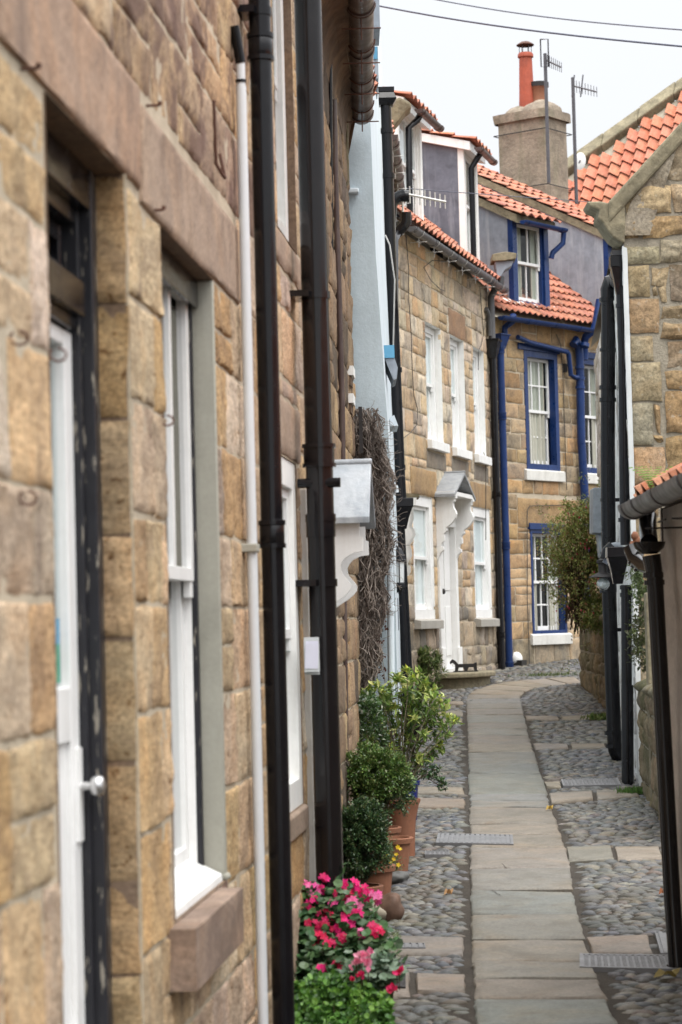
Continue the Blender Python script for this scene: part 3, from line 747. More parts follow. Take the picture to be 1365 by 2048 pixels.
# ================================================================= helpers for houses
def patch(mb, a, b, c, d, nu, nv, mat, amp=.004, freq=3, tint=(.5, .5, .5)):
    a, b, c, d = map(Vector, (a, b, c, d)); nn = (b - a).cross(d - a).normalized(); vs = []
    for j in range(nv + 1):
        for i in range(nu + 1):
            u, v = i / nu, j / nv; p = (a * (1 - u) + b * u) * (1 - v) + (d * (1 - u) + c * u) * v
            vs.append(p + nn * amp * noise.noise(p * freq))
    k = nu + 1; mb.add(vs, [(j * k + i, j * k + i + 1, (j + 1) * k + i + 1, (j + 1) * k + i) for j in range(nv) for i in range(nu)], mat, tint)
def hooks(house, F, lst):
    for (px, py, k) in lst:
        u, z = F.hit(px, py, .02); mb = MB()
        if k == 'nail': mb.tube([F.P(u, z, -.01), F.P(u, z, .035)], .004, 'rust', 6); mb.tube([F.P(u, z, .035), F.P(u, z + .010, .037)], .006, 'rust', 6); nm = 'iron_nail'
        elif k == 'ring': mb.tube([F.P(u + .009 * math.sin(t * .8), z - .02 + .014 * math.cos(t * .8), .018 + .016 * math.sin(t * .8)) for t in range(8)], .0028, 'rust', 5); nm = 'iron_ring'
        else: mb.tube([F.P(u - .06, z + .13, .012), F.P(u - .055, z - .07, .014), F.P(u - .03, z - .1, .03), F.P(u + .03, z - .1, .03), F.P(u + .045, z - .02, .014)], .006, 'rust', 6); nm = 'iron_staple'
        mb.build(nm, house, smooth=True)
# ================================================================= A: near sandstone cottage
FA = Frame(-.999, 0, 4.705)
PALA = [(.62, .46, .30), (.58, .395, .21), (.60, .47, .34), (.68, .56, .43), (.55, .42, .28), (.64, .46, .26), (.56, .44, .34), (.62, .48, .34), (.55, .36, .18), (.52, .385, .26), (.66, .50, .31), (.55, .405, .26)]
hA = thing('stone_cottage', 'nearest sandstone cottage on the left with black framed door and white sash window', 'cottage', FA.P(5, .2, 0))
du0, _ = FA.hit(108, 1250); du1, dzt = FA.hit(262, 1250)[0], FA.hit(240, 345)[1]
wu0, wu1 = FA.hit(336, 1250)[0], FA.hit(440, 1250)[0]; wzt, wzb = FA.hit(420, 556)[1], FA.hit(452, 1760)[1]
uw0, uw1, uz0 = FA.hit(566, 450)[0] - .95, FA.hit(592, 470)[0], FA.hit(590, 505)[1]
lw0, lw1 = FA.hit(560, 1250)[0], FA.hit(598, 1250)[0]; lzb, lzt = FA.hit(600, 1612)[1], FA.hit(592, 930)[1]
print('A', du0, du1, dzt, wu0, wu1, wzt, wzb, uw0, uw1, uz0, lw0, lw1, lzb, lzt)
LT = .275
uw0 = uw1 - .75
lw0 = max(lw0, lw1 - .85)
holes = [(du0, du1, .0, dzt), (wu0, wu1, wzb, wzt), (uw0, uw1, uz0, 5.0), (lw0, lw1, lzb, lzt)]
SX = (.42, .295, .215); SX2 = (.40, .30, .225)
sj = FA.hit(296, 1250)[0]
stones = [(du0 - .45, sj, dzt, dzt + LT, SX, .014), (sj, FA.hit(492, 1250)[0], wzt, wzt + LT, SX2, .012), (lw0 - .2, lw1 + .2, lzt, lzt + .24, SX2, .01),
          (wu0 - .03, wu1 + .05, wzb - .16, wzb, (.30, .20, .16), .001), (uw0 - .15, uw1 + .15, uz0 - .15, uz0, SX2, .01)]
mb = MB()
stonewall(mb, FA, 1.2, 8.7, -.3, dzt + LT, holes, PALA, 'stone_near', ch=(.19, .30), bw=(.28, .52), stones=stones[:2] + stones[3:4], cell=.02, gap=.014, proud=.005, amp=.006, edge=.006, freq=9, jit=.004, mn=-.0005)
stonewall(mb, FA, 8.7, 10.45, .1, 5.4, holes, PALA, 'stone_near', ch=(.20, .30), bw=(.26, .5), stones=[stones[2], stones[4]], cell=.05, gap=.018, proud=.006, amp=.006, edge=.012, jit=.004, mn=-.0005)
PALD = [(.56, .41, .255), (.50, .36, .22), (.58, .42, .25), (.42, .31, .22), (.60, .42, .24), (.40, .28, .21)]
stonewall(mb, FA, 1.2, 8.7, dzt + LT, 5.4, [], PALD, 'stone_dark', mn=-.0005, ch=(.22, .30), bw=(.28, .5), cell=.035, gap=.015, proud=.006, amp=.007, edge=.009, jit=.005)
# rough quoin-like jamb stones of the door and window recesses
FJ = FA.ret(du1, 0); stonewall(mb, FJ, -.012, .24, -.1, dzt, (), [(.46, .31, .165), (.42, .31, .18), (.49, .35, .20)], 'stone_near', ch=(.2, .33), bw=(.5, .6), cell=.03, gap=.012, proud=.008, amp=.01, n0=.0)
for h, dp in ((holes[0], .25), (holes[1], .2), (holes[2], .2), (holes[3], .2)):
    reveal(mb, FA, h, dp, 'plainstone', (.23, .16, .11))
backshell(mb, FA, 1.2, 10.45, -.3, 5.4, 5, 'render_cream')
mb.build('wall', hA, smooth=True, recalc=False)
rf = MB(); pantiles(rf, FA.P(1.1, 5.45, .15), FA.d, -FA.n * .75 + Vector((0, 0, .66)), 43, 12)
rf.quad(FA.P(1.1, 5.40, .1), FA.P(10.5, 5.40, .1), FA.P(10.5, 7.7, -2.55), FA.P(1.1, 7.7, -2.55), 'render_cream'); rf.quad(FA.P(1.1, 7.7, -2.55), FA.P(10.5, 7.7, -2.55), FA.P(10.5, 5.4, -5), FA.P(1.1, 5.4, -5), 'tile', TILEPAL[0])
rf.build('roof', hA)
# door: black frame, fanlight, white part-glazed leaf
mb = MB(); rc = .062
ztr1, ztr0 = FA.hit(150, 560, -.09)[1], FA.hit(160, 652, -.09)[1]
ztr0 = ztr1 - .085
mb.fbox(FA, du1 - .075, du1 - .004, .1, dzt, -.20, -rc, 'black_chipped'); mb.fbox(FA, du0, du0 + .075, .1, dzt, -.20, -rc, 'black_chipped')
mb.fbox(FA, du1 - .095, du1 - .0755, .1, dzt - .1, -.21, -rc - .03, 'black_chipped')
mb.fbox(FA, du0 + .075, du1 - .075, dzt - .10, dzt - .003, -.19, -rc - .002, 'black_paint'); mb.fbox(FA, du0 + .075, du1 - .11, dzt - .14, dzt - .10, -.19, -rc - .03, 'black_paint')
mb.fbox(FA, du0 + .075, du1 - .11, ztr0, ztr1, -.21, -rc - .012, 'black_paint')
mb.fbox(FA, du0 + .075, du1 - .11, ztr0 - .03, ztr0 - .0005, -.21, -rc - .032, 'black_paint')
barframe(mb, FA, du0 + .076, du1 - .111, ztr1 + .001, dzt - .141, .045, -.19, -.125, 'black_paint')
dr = mb.build('door_frame', hA, bevel=.004)
mb = MB(); mb.fbox(FA, du0 + .1, du1 - .14, ztr1 + .03, dzt - .17, -.165, -.16, 'glass_bright'); mb.build('fanlight_pane', dr)
dz0, dz1 = .12, ztr0 - .035; gl0 = FA.hit(130, 1372, -.14)[1]; gl1 = FA.hit(130, 705, -.14)[1]
mb = MB(); a0, a1 = du0 + .077, du1 - .097; dn = -.112
st = .095
mb.fbox(FA, a0, a0 + st, dz0, dz1, dn - .045, dn, 'white_paint'); mb.fbox(FA, a1 - st, a1, dz0, dz1, dn - .045, dn, 'white_paint')
mb.fbox(FA, a0 + st, a1 - st, gl1, dz1, dn - .045, dn - .001, 'white_paint'); mb.fbox(FA, a0 + st, a1 - st, gl0 - .13, gl0, dn - .045, dn - .001, 'white_paint')
mb.fbox(FA, a0 + st, a1 - st, dz0, dz0 + .2, dn - .045, dn - .001, 'white_paint'); mb.fbox(FA, a0 + st, a1 - st, dz0 + .2, gl0 - .13, dn - .035, dn - .014, 'white_paint')
k = (gl0 - .13 + dz0 + .2) / 2; mb.fbox(FA, a0 + st, a1 - st, k - .05, k + .05, dn - .0449, dn - .002, 'white_paint')
dl = mb.build('door_leaf', hA, bevel=.004)
mb = MB(); mb.fbox(FA, a0 + st - .01, a1 - st + .01, gl0, gl1, dn - .028, dn - .022, 'glass_bright'); mb.build('pane', dl)
mb = MB(); mb.fbox(FA, a0 + st + .01, a1 - st - .02, gl0 + .01, gl0 + .1, dn - .021, dn - .020, 'green_sticker'); mb.fbox(FA, a0 + st + .01, a1 - st - .02, gl0 + .1, gl0 + .16, dn - .021, dn - .020, 'mid_blue'); mb.build('sticker', dl)
curtain(FA, a0 + .05, a1 - .05, gl0 - .1, gl1 + .1, dn - .09, 'net', dl, 7, .01, 'net_curtain')
mb = MB(); ku, kz = a1 - .035, FA.hit(183, 1577, dn + .05)[1]
mb.fbox(FA, ku - .022, ku + .022, kz - .13, kz + .09, dn, dn + .008, 'white_paint')
kp = FA.P(ku, kz, dn + .008)
for r0, r1, o0, o1 in ((.012, .012, 0, .03),): mb.tube([kp, kp + FA.n * .03], .010, 'brass_knob', 12)
mb.tube([kp + FA.n * t for t in (.022, .028, .040, .052, .058)], [.010, .022, .027, .021, .006], 'brass_knob', 20); mb.build('door_knob', dl, smooth=True)
# big sash window
w = sash_window(hA, FA, wu0, wu1 - .012, wzb + .02, wzt - .004, rc, 'black_chipped', 'white_paint', fw=.03, recess2=.008, curt=('low',), glass='glass_pale', meet=FA.hit(365, 1150, -.1)[1], sw=.052)
w['label'] = 'white sash window in a black chipped frame with pale grey painted jamb'
mb = MB(); mb.fbox(FA, wu1 - .012, wu1 + .003, wzb - .0, wzt - .002, -.075, .006, 'concrete_jamb'); mb.tube([FA.P(wu1 - .005, wzb + .02, -.002), FA.P(wu1 - .005, wzb + .002, .006)], .016, 'concrete_jamb', 8); mb.build('jamb', w, smooth=True, bevel=.006)
mb = MB(); ub = FA.hit(344, 1250, -.085)[0]; zm_ = FA.hit(365, 1150, -.1)[1]
mb.fbox(FA, ub - .015, ub + .03, zm_ + .02, wzt - .05, -.094, -.072, 'white_paint'); mb.build('glazing_bar', w)
mb = MB(); mb.fbox(FA, wu1 - .043, wu1 - .040, wzb + .03, zm_ - .03, -.155, -.080, 'white_paint'); mb.build('sash_lining', w)
mb = MB()
P = FA.P
mb.hexa([P(wu0, wzb - .002, -.005), P(wu1 - .02, wzb - .002, -.005), P(wu1 - .02, wzb - .002, -.12), P(wu0, wzb - .002, -.12), P(wu0, wzb + .022, -.008), P(wu1 - .02, wzb + .022, -.008), P(wu1 - .02, wzb + .075, -.115), P(wu0, wzb + .075, -.115)], 'white_paint')
mb.build('inner_sill', w, bevel=.004)
mb = MB(); block(mb, FA, FA.hit(392, 1850, .075)[0], FA.hit(487, 1800, .075)[0], wzb - .165, wzb - .004, (.33, .24, .185), 'plainstone', cell=.03, gap=0.001, proud=.0, amp=.005, n0=.075, back=-.09); mb.build('sill', w, smooth=True)
mb = MB(); mb.fbox(FA, wu0 + .002, wu1 - .014, wzt - .09, wzt - .0045, -.060, -.042, 'black_brown'); mb.build('head_board', w, bevel=.004)
sash_window(hA, FA, uw0, uw1, uz0, 4.98, .03, 'white_old', fw=.10, curt=('net',))
sash_window(hA, FA, lw0, lw1, lzb, lzt, .0, 'white_old', fw=.11, sill=(.1, .02, .03, 'plainstone'), curt=('net',))
mb = MB(); s0, s1 = FA.hit(605, 1250)[0], 10.40; st1 = FA.hit(612, 985)[1]
barframe(mb, FA, s0, s1, .42, st1, .08, -.0, .03, 'white_old'); mb.fbox(FA, s0 + .08, s1 - .08, .42, st1 - .08, .001, .012, 'white_old'); mb.build('side_door', hA, bevel=.003)
hooks(hA, FA, [(62, 137, 'nail'), (308, 211, 'nail'), (316, 420, 'nail'), (40, 655, 'ring'), (58, 975, 'ring'), (336, 826, 'ring'), (440, 290, 'staple'), (118, 690, 'ring')])
# pipes on A
u, _ = FA.hit(508, 1250, .035); z1 = FA.hit(482, 172, .035)[1]; zb = FA.hit(500, 1095, .035)[1]
pipe(hA, FA, u, .035, gz(u) - .05, z1, .0175, 'grey_plastic', name='drainpipe', label='thin pale grey plastic drainpipe')
mb = MB(); mb.tube([FA.P(u, z1, .035), FA.P(u, z1 + .08, .035)], .0155, 'grey_plastic', 14); mb.tube([FA.P(u, z1 + .012, .035), FA.P(u, z1 + .022, .035)], .0185, 'black_paint', 14); mb.tube([FA.P(u, z1 + .08, .035), FA.P(u - .03, z1 + .2, .02)], .018, 'black_paint', 10)
mb.build('pipe_end', hA, smooth=True)
mb = MB(); mb.fbox(FA, u - .03, u + .05, zb - .014, zb + .014, .0, .056, 'concrete_jamb'); mb.build('pipe_clip', hA, bevel=.004)
u, _ = FA.hit(549, 1250, .07); r_ = .0385
pipe(hA, FA, u, .07, gz(u) - .03, 5.4, r_, 'black_paint', rings=(FA.hit(520, 90, .07)[1], FA.hit(545, 1066, .07)[1]), brk=(FA.hit(520, 90, .07)[1] + .12,), label='black cast iron downpipe beside the thin grey one')
u, _ = FA.hit(647, 1250, .10)
mbz = lambda y: FA.hit(645, y, .10)[1]
p2 = pipe(hA, FA, u, .10, gz(u) - .03, 5.4, .056, 'black_brown', rings=(mbz(914),), brk=(mbz(1166), mbz(612)), label='thick glossy brown black downpipe')
mb = MB(); z = mbz(970); mb.tube([FA.P(u - .03, z, .012), FA.P(u - .03, z, .188)], .02, 'black_paint', 12); mb.build('pipe_lug', p2, smooth=True); mb = MB(); mb.tube([FA.P(u, mbz(1045), .10), FA.P(u, mbz(1030), .10)], .063, 'black_brown', 20); mb.tube([FA.P(u, mbz(1075), .10), FA.P(u, mbz(1045), .10)], .0605, 'black_brown', 20); mb.build('pipe_collar', p2, smooth=True)
# ================================================================= B: porch cottage
FB = Frame(-.139 - .053 * 10.45, 0, 3.034)
hB = thing('stone_cottage', 'cottage behind the thick black downpipe, with white porch under a pale lead hood', 'cottage', FB.P(12, .5, 0))
mb = MB(); PALB = [(.34, .24, .15), (.22, .16, .11), (.42, .30, .18), (.13, .10, .075), (.31, .22, .14)]
dB0, dB1 = 10.85, 11.55
hb = [(dB0, dB1, .3, 2.36)]
stonewall(mb, FB, 10.45, 14.86, .1, 5.12, hb, PALB, 'stone_near', ch=(.2, .3), bw=(.25, .5), cell=.06, gap=.014, proud=.010, amp=.008, jit=.006)
reveal(mb, FB, hb[0], .15, 'plainstone', (.3, .2, .13))
FE = Frame(*FB.P(14.86, 0).xy, d=(-FB.n.x, -FB.n.y), n=(FB.d.x, FB.d.y))
backshell(mb, FB, 10.46, 14.84, .0, 5.12, 5, 'render_cream', ends=(0, 1))
mb.build('wall', hB, smooth=True, recalc=False)
rf = MB(); pantiles(rf, FB.P(10.5, 5.24, .16), FB.d, -FB.n * .75 + Vector((0, 0, .66)), 19, 10)
rf.quad(FB.P(10.46, 5.12, .1), FB.P(14.84, 5.12, .1), FB.P(14.84, 7.4, -2.55), FB.P(10.46, 7.4, -2.55), 'render_cream'); rf.build('roof', hB)
# cornice (stained cove between wall and gutter)
mb = MB(); A_ = atY(722, -60, 11.0); B_ = atY(724, 228, 14.8); A_.z = B_.z
for i in range(10):
    t0, t1 = i / 10, (i + 1) / 10
    def cp(t, k):
        gp = A_ + (B_ - A_) * t; u = (gp - FB.o).dot(FB.d); n = (gp - FB.o).dot(FB.n); a = k / 5 * math.pi / 2
        return FB.P(u, B_.z - .26 + .24 * math.sin(a), .01 + (n - .045) * (1 - math.cos(a)))
    for k in range(5): mb.quad(cp(t0, k), cp(t1, k), cp(t1, k + 1), cp(t0, k + 1), 'cornice')
mb.quad(cp(1, 0) , cp(1, 5), FB.P(14.84, B_.z - .02, 0), FB.P(14.84, B_.z - .26, 0), 'cornice')
mb.build('cornice', hB, smooth='all')
A_.z = B_.z
gutter(hB, A_, B_, .068, 'brown_gutter', joints=(.05, .3, .55, .78, .98), wires=5, wmat='rust')
mb = MB()
def tubepx(mb, pts, Y, r, mat, seg=8): mb.tube([atY(x, y, Y) for x, y in pts], r, mat, seg)
tubepx(mb, [(668, 200), (672, 400), (684, 800), (690, 1400), (694, 1780)], 13.0, .018, 'brown_gutter'); mb.build('thin_pipe', hB, smooth=True)
mb = MB(); tubepx(mb, [(660, 90), (663, 500), (672, 1300), (676, 1800)], 12.8, .013, 'black_paint'); mb.build('waste_pipe', hB, smooth=True)
mb = MB(); tubepx(mb, [(668, 168), (670, 152), (680, 150), (691, 153), (693, 200), (695, 368), (690, 372)], 14.5, .0105, 'moss_stone'); mb.build('vent_pipe', hB, smooth=True)
mb = MB()
for y in (745, 800):
    c = atY(704, y, 14.3); mb.box(c + Vector((-.03, 0, 0)), (.09, .25, .055), 'white_old', rz=-.05); mb.box(c + Vector((-.035, 0, -.056)), (.07, .23, .055), 'cornice', rz=-.05)
mb.build('window_sill', hB)
# porch
def hood(house, F, ur, hw, zr, ze, pr, mat, thick=.03, label=None):
    """small gabled lead covered hood, ridge square to the wall"""
    P = F.P; mb = MB()
    for s in (-1, 1):
        o = Vector((0, 0, -thick))
        a, b, c, d = P(ur, zr, 0), P(ur, zr, pr), P(ur + s * hw, ze, pr), P(ur + s * hw, ze, 0)
        mb.hexa([a + o, b + o, c + o, d + o, a, b, c, d], mat)
    mb.tube([P(ur, zr, 0), P(ur, zr + .002, pr + .004)], .016, mat, 8)
    h = mb.build('porch_hood', house, bevel=.004)
    if label: h['label'] = label
    return h
def scroll(F, u, z0, z1, pr, prof, th, mb, mat='white_paint'):
    """scrolled bracket board: prof = [(fraction down, fraction out)]"""
    pts = [F.P(u, z1, 0)] + [F.P(u, z1 + (z0 - z1) * a, pr * b) for a, b in prof] + [F.P(u, z0, 0)]
    mb.prism(pts, F.d * th, mat)
ur, hw = 11.2, .35
zr = FB.hit(700, 925)[1]; zr = 2.745
hd = hood(hB, FB, ur, hw, 2.757, 2.49, .245, 'lead_light')
prof = [(0, .84), (.16, .84), (.17, .90), (.33, .90), (.34, .74), (.38, .58), (.43, .50), (.48, .46), (.54, .47), (.59, .52), (.64, .60), (.69, .65), (.74, .64), (.79, .57), (.84, .46), (.88, .34), (.92, .24), (.95, .14), (1, .10)]
for uu in (ur - hw + .04, ur + hw - .075): mb = MB(); scroll(FB, uu, 2.06, 2.47, .235, prof, .035, mb); mb.build('bracket', hd)
mb = MB(); barframe(mb, FB, dB0, dB1, .45, 2.36, .09, -.03, .03, 'white_paint'); mb.fbox(FB, dB0 + .09, dB1 - .09, .45, 2.27, -.06, -.02, 'white_paint')
for a, b in ((.6, 1.2), (1.35, 2.15)): mb.fbox(FB, dB0 + .2, dB1 - .2, a, b, -.0195, -.012, 'white_paint')
mb.build('door', hB, bevel=.004)
# leaflet holder fixed beside the door
lu, lz = FB.hit(623, 1310, .07)
lh = thing('leaflet_holder', 'clear plastic holder with pale leaflets on the wall left of the thick black downpipe', 'leaflet holder', atY(622, 1310, 9.72))
c = atY(624, 1312, 9.72); mb = MB()
hw_ = .030; hh = .06
mb.box(c + Vector((0, .012, 0)), (2 * hw_, .002, 2 * hh + .03), 'plastic_clear'); mb.box(c + Vector((0, -.016, -.008)), (2 * hw_, .002, 2 * hh - .01), 'plastic_clear')
mb.box(c + Vector((-hw_, 0, 0)), (.002, .028, 2 * hh), 'plastic_clear'); mb.box(c + Vector((hw_, 0, 0)), (.002, .028, 2 * hh), 'plastic_clear'); mb.box(c + Vector((0, 0, -hh)), (2 * hw_, .028, .002), 'plastic_clear'); mb.build('holder', lh)
mb = MB(); mb.box(c + Vector((0, -.0185, .0)), (2 * hw_ - .008, .002, 2 * hh - .02), 'paper', M=Matrix.Rotation(.05, 3, 'Y')); mb.box(c + Vector((.002, -.004, .004)), (2 * hw_ - .01, .006, 2 * hh - .008), 'paper'); mb.build('leaflets', lh)
# ================================================================= blue rendered house
hL = thing('rendered_house', 'pale blue rendered house on the left with a bare climber on its end wall', 'house', (.3, 16, .67))
mb = MB()
zt = 7.6
x0b, x0t, x1b, x1t = .322, .20, .545, .49
Yn, Yf = 14.9, 22.8
LV = [(.4, x0b, x1b), (2.9, .316, x1b), (4.3, .256, x1b), (zt, x0t, x1t)]
for (za, xa, xb), (zc, xc, xd) in zip(LV, LV[1:]):
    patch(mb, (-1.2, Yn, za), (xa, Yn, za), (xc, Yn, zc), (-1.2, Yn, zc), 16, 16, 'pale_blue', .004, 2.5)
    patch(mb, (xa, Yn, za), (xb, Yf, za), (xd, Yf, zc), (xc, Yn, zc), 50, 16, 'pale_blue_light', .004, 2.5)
mb.quad((x1b, Yf, .6), (-4, Yf, .6), (-4, Yf, zt), (x1t, Yf, zt), 'pale_blue'); mb.quad((-4.5, Yn, .4), (-1.2, Yn, .4), (-1.2, Yn, zt), (-4.5, Yn, zt), 'pale_blue'); mb.quad((-4.5, Yn, .4), (-4, Yf, .6), (-4, Yf, zt), (-4.5, Yn, zt), 'pale_blue')
mb.build('wall', hL, smooth=True, recalc=False)
FL = Frame(x0b, Yn, 1.6)
rf = MB(); pantiles(rf, (x0t - .12, Yn, zt + .03), (.026, 1, 0), Vector((-.75, 0, .66)), 36, 12)
rf.quad(Vector((x0t, Yn, zt)), Vector((x1t, Yf, zt)), Vector((x1t - 2.4, Yf, zt + 2.1)), Vector((x0t - 2.4, Yn, zt + 2.1)), 'render_cream'); rf.build('roof', hL)
def pbox(mb, px0, px1, py0, py1, Y, dep, mat):       # box with a front face given at depth Y
    a = atY(px0, py1, Y); b = atY(px1, py0, Y); mb.hexa([Vector(p) for p in ((a.x, Y, a.z), (b.x, Y, a.z), (b.x, Y + dep, a.z), (a.x, Y + dep, a.z), (a.x, Y, b.z), (b.x, Y, b.z), (b.x, Y + dep, b.z), (a.x, Y + dep, b.z))], mat)
mb = MB(); pbox(mb, 676, 718, 375, 386, 14.84, .08, 'pale_blue_light'); mb.build('drip_moulding', hL, bevel=.008)
mb = MB(); pbox(mb, 735, 758, -40, 57, 16.2, .5, 'lead'); mb.build('window_hood', hL)
mb = MB(); pbox(mb, 742, 756, 93, 157, 17.6, .7, 'lead'); a = mb; pbox(mb, 742, 755, 93, 118, 17.59, .02, 'mid_blue'); mb.build('window_hood', hL)
# blue sided window hood lower down
mb = MB(); pbox(mb, 765, 789, 690, 716, 16.0, .5, 'mid_blue')
a = [atY(x, y, 16.01) for x, y in ((770, 716.5), (790, 716.5), (796, 735), (794, 757), (788, 760), (775, 730))]; mb.prism(a, (0, .5, 0), 'lead'); mb.build('window_hood', hL)
mb = MB(); a = [atY(x, y, 16.6) for x, y in ((780, 835), (789, 830), (797, 852), (780, 852))]; mb.prism(a, (0, .5, 0), 'pale_blue_light'); mb.build('window_sill', hL)
mb = MB(); mb.tube([atY(778, 960, 14.8), atY(779, 980, 14.8), atY(784, 1385, 14.8), atY(785, 1520, 14.8)], .020, 'pale_blue_light', 12); mb.tube([atY(782, 1212, 14.8), atY(782, 1222, 14.8)], .026, 'pale_blue_light', 12); mb.tube([atY(785, 968, 14.8), atY(792, 975, 14.85), atY(793, 985, 14.85)], .016, 'pale_blue_light', 10)
mb.build('drainpipe', hL, smooth=True)
mb = MB(); mb.tube([atY(776, 1120, 14.8), atY(778, 1400, 14.8)], .006, 'cornice', 6); mb.build('cable', hL)
mb = MB(); pbox(mb, 788, 797, 1195, 1262, 17.5, .3, 'lead_dark'); mb.build('meter_box', hL, bevel=.01)
mb = MB(); pbox(mb, 780, 799, 1340, 1368, 17.0, .4, 'mid_blue'); mb.build('plinth_box', hL, bevel=.01)
# wall lantern
c = atY(799, 1143, 17.2); ln = thing('wall_lantern', 'black coach lantern with glass sides fixed to the pale blue house', 'lantern', c)
mb = MB(); s = 17.2 / 4835 * 1.1
rz_ = math.pi / 6
mb.lathe(c, [(.005, 50 * s), (.008, 44 * s), (.028, 40 * s), (.048, 28 * s), (.052, 22 * s), (.058, 21 * s), (.058, 18 * s), (.046, 17 * s)], 'black_paint', 6, rz=rz_)
mb.lathe(c, [(.042, -20 * s), (.046, -22 * s), (.046, -28 * s), (.02, -32 * s), (.012, -40 * s), (.004, -44 * s)], 'black_paint', 6, rz=rz_)
for k in range(6):
    a = math.pi / 3 * k + rz_; mb.tube([c + Vector((.042 * math.cos(a), .042 * math.sin(a), -21 * s)), c + Vector((.046 * math.cos(a), .046 * math.sin(a), 18 * s))], .0045, 'black_paint', 5)
mb.tube([c + Vector((0, 0, 42 * s)), c + Vector((-.03, .02, 50 * s)), c + Vector((-.08, .05, 40 * s))], .008, 'black_paint', 6); mb.tube([c + Vector((0, 0, -30 * s)), c + Vector((-.05, .03, -45 * s)), c + Vector((-.09, .05, -30 * s))], .01, 'black_paint', 6)
mb.build('lantern_frame', ln)
mb = MB(); mb.lathe(c, [(.040, -21 * s), (.044, 18 * s)], 'plastic_clear', 6, rz=rz_); mb.build('lantern_glass', ln)
mb = MB(); mb.blob(c + Vector((0, 0, -.01)), .014, .014, .028, 'net', amp=0); mb.build('bulb', ln, smooth='all')
# ================================================================= cream house behind (mostly hidden)
hX = thing('terraced_house', 'narrow house mostly hidden between the pale blue house and the stone house with white porch', 'house', (.4, 22, .9))
FX = Frame(.32, 19.02, 2.4)
mb = MB(); stonewall(mb, FX, 3.95, 8.3, .7, 6.7, (), [(.38, .28, .18), (.34, .25, .16), (.42, .31, .2)], 'stone_mid', cell=.12, gap=.014, amp=.006)
backshell(mb, FX, 3.95, 8.3, .7, 6.7, 5, 'render_cream'); mb.build('wall', hX, smooth=True, recalc=False)
rf = MB(); pantiles(rf, FX.P(4.0, 6.8, .06), FX.d, -FX.n * .72 + Vector((0, 0, .69)), 19, 9); rf.quad(FX.P(3.95, 6.7, .03), FX.P(8.3, 6.7, .03), FX.P(8.3, 8.9, -2.2), FX.P(3.95, 8.9, -2.2), 'render_cream'); rf.build('roof', hX)
A_ = atY(783, 262, 23.3); B_ = atY(802, 405, 26.9); A_.z = B_.z = (A_.z + B_.z) / 2
gutter(hX, A_, B_, .065, 'brown_gutter', joints=(.1, .35, .6, .85), wires=4)
def px3(l): return [atY(x, y, Y) for x, y, Y in l]
mb = MB(); Yp = 19.6
pts = px3([(772, 205, Yp), (777, 350, Yp), (781, 480, Yp), (790, 700, Yp), (800, 950, Yp), (803, 1000, Yp)]); mb.tube(pts, .044, 'black_paint', 16)
for y, x in ((262, 774), (352, 778), (740, 792), (935, 799)): mb.tube([atY(x, y - 5, Yp), atY(x + .2, y + 5, Yp)], .051, 'black_paint', 16)
mb.tube(px3([(799, 1055, Yp), (815, 1360, Yp), (819, 1440, Yp)]), .046, 'black_paint', 16); 
dp = mb.build('downpipe', hX, smooth=True)
def hopperpx(parent, cx, y0, y1, Y, wt, wb, dep, mat):
    mb = MB(); vs = []
    for (yy, hw_) in ((y1, wb), (y1 - (y1 - y0) * .35, wb * 1.5), (y0 + (y1 - y0) * .3, wt * .92), (y0 + (y1 - y0) * .28, wt), (y0, wt)):
        c = atY(cx, yy, Y); vs += [c + Vector((-hw_, -dep * hw_ / wt, 0)), c + Vector((hw_, -dep * hw_ / wt, 0)), c + Vector((hw_, dep * hw_ / wt, 0)), c + Vector((-hw_, dep * hw_ / wt, 0))]
    fs = [(0, 1, 2, 3), (16, 17, 18, 19)]
    for i in range(4):
        for k in range(4): fs.append((i * 4 + k, i * 4 + (k + 1) % 4, i * 4 + 4 + (k + 1) % 4, i * 4 + 4 + k))
    mb.add(vs, fs, mat); return mb.build('hopper', parent, bevel=.004)
hopperpx(dp, 772, 176, 212, Yp, .068, .058, .06, 'black_paint'); hopperpx(dp, 804, 997, 1058, Yp - .02, .092, .038, .09, 'black_paint')
mb = MB(); mb.tube(px3([(818, 392, 22), (800, 392, 22), (790, 398, 22), (783, 410, 22), (781, 440, 22), (779, 478, 22)]), .055, 'black_paint', 12)
for x, y in ((808, 391), (784, 408)): mb.tube(px3([(x + 3, y - 1, 22), (x - 3, y + 1, 22)]), .061, 'black_paint', 12)
mb.build('soil_pipe', hX, smooth=True); mb = MB(); mb.tube(px3([(813, 425, 25.5), (813, 445, 25.5), (806, 455, 25.5), (793, 468, 25.5), (787, 480, 25.3), (787, 700, 25)]), .055, 'black_paint', 12)
mb.build('rainwater_pipe', hX, smooth=True)
mb = MB(); mb.tube(px3([(771, 470, 19.4), (780, 490, 19.4), (790, 560, 19.4), (787, 700, 19.4), (783, 740, 19.4)]), .007, 'aerial_pale', 6); mb.build('cable', hX, smooth=True)
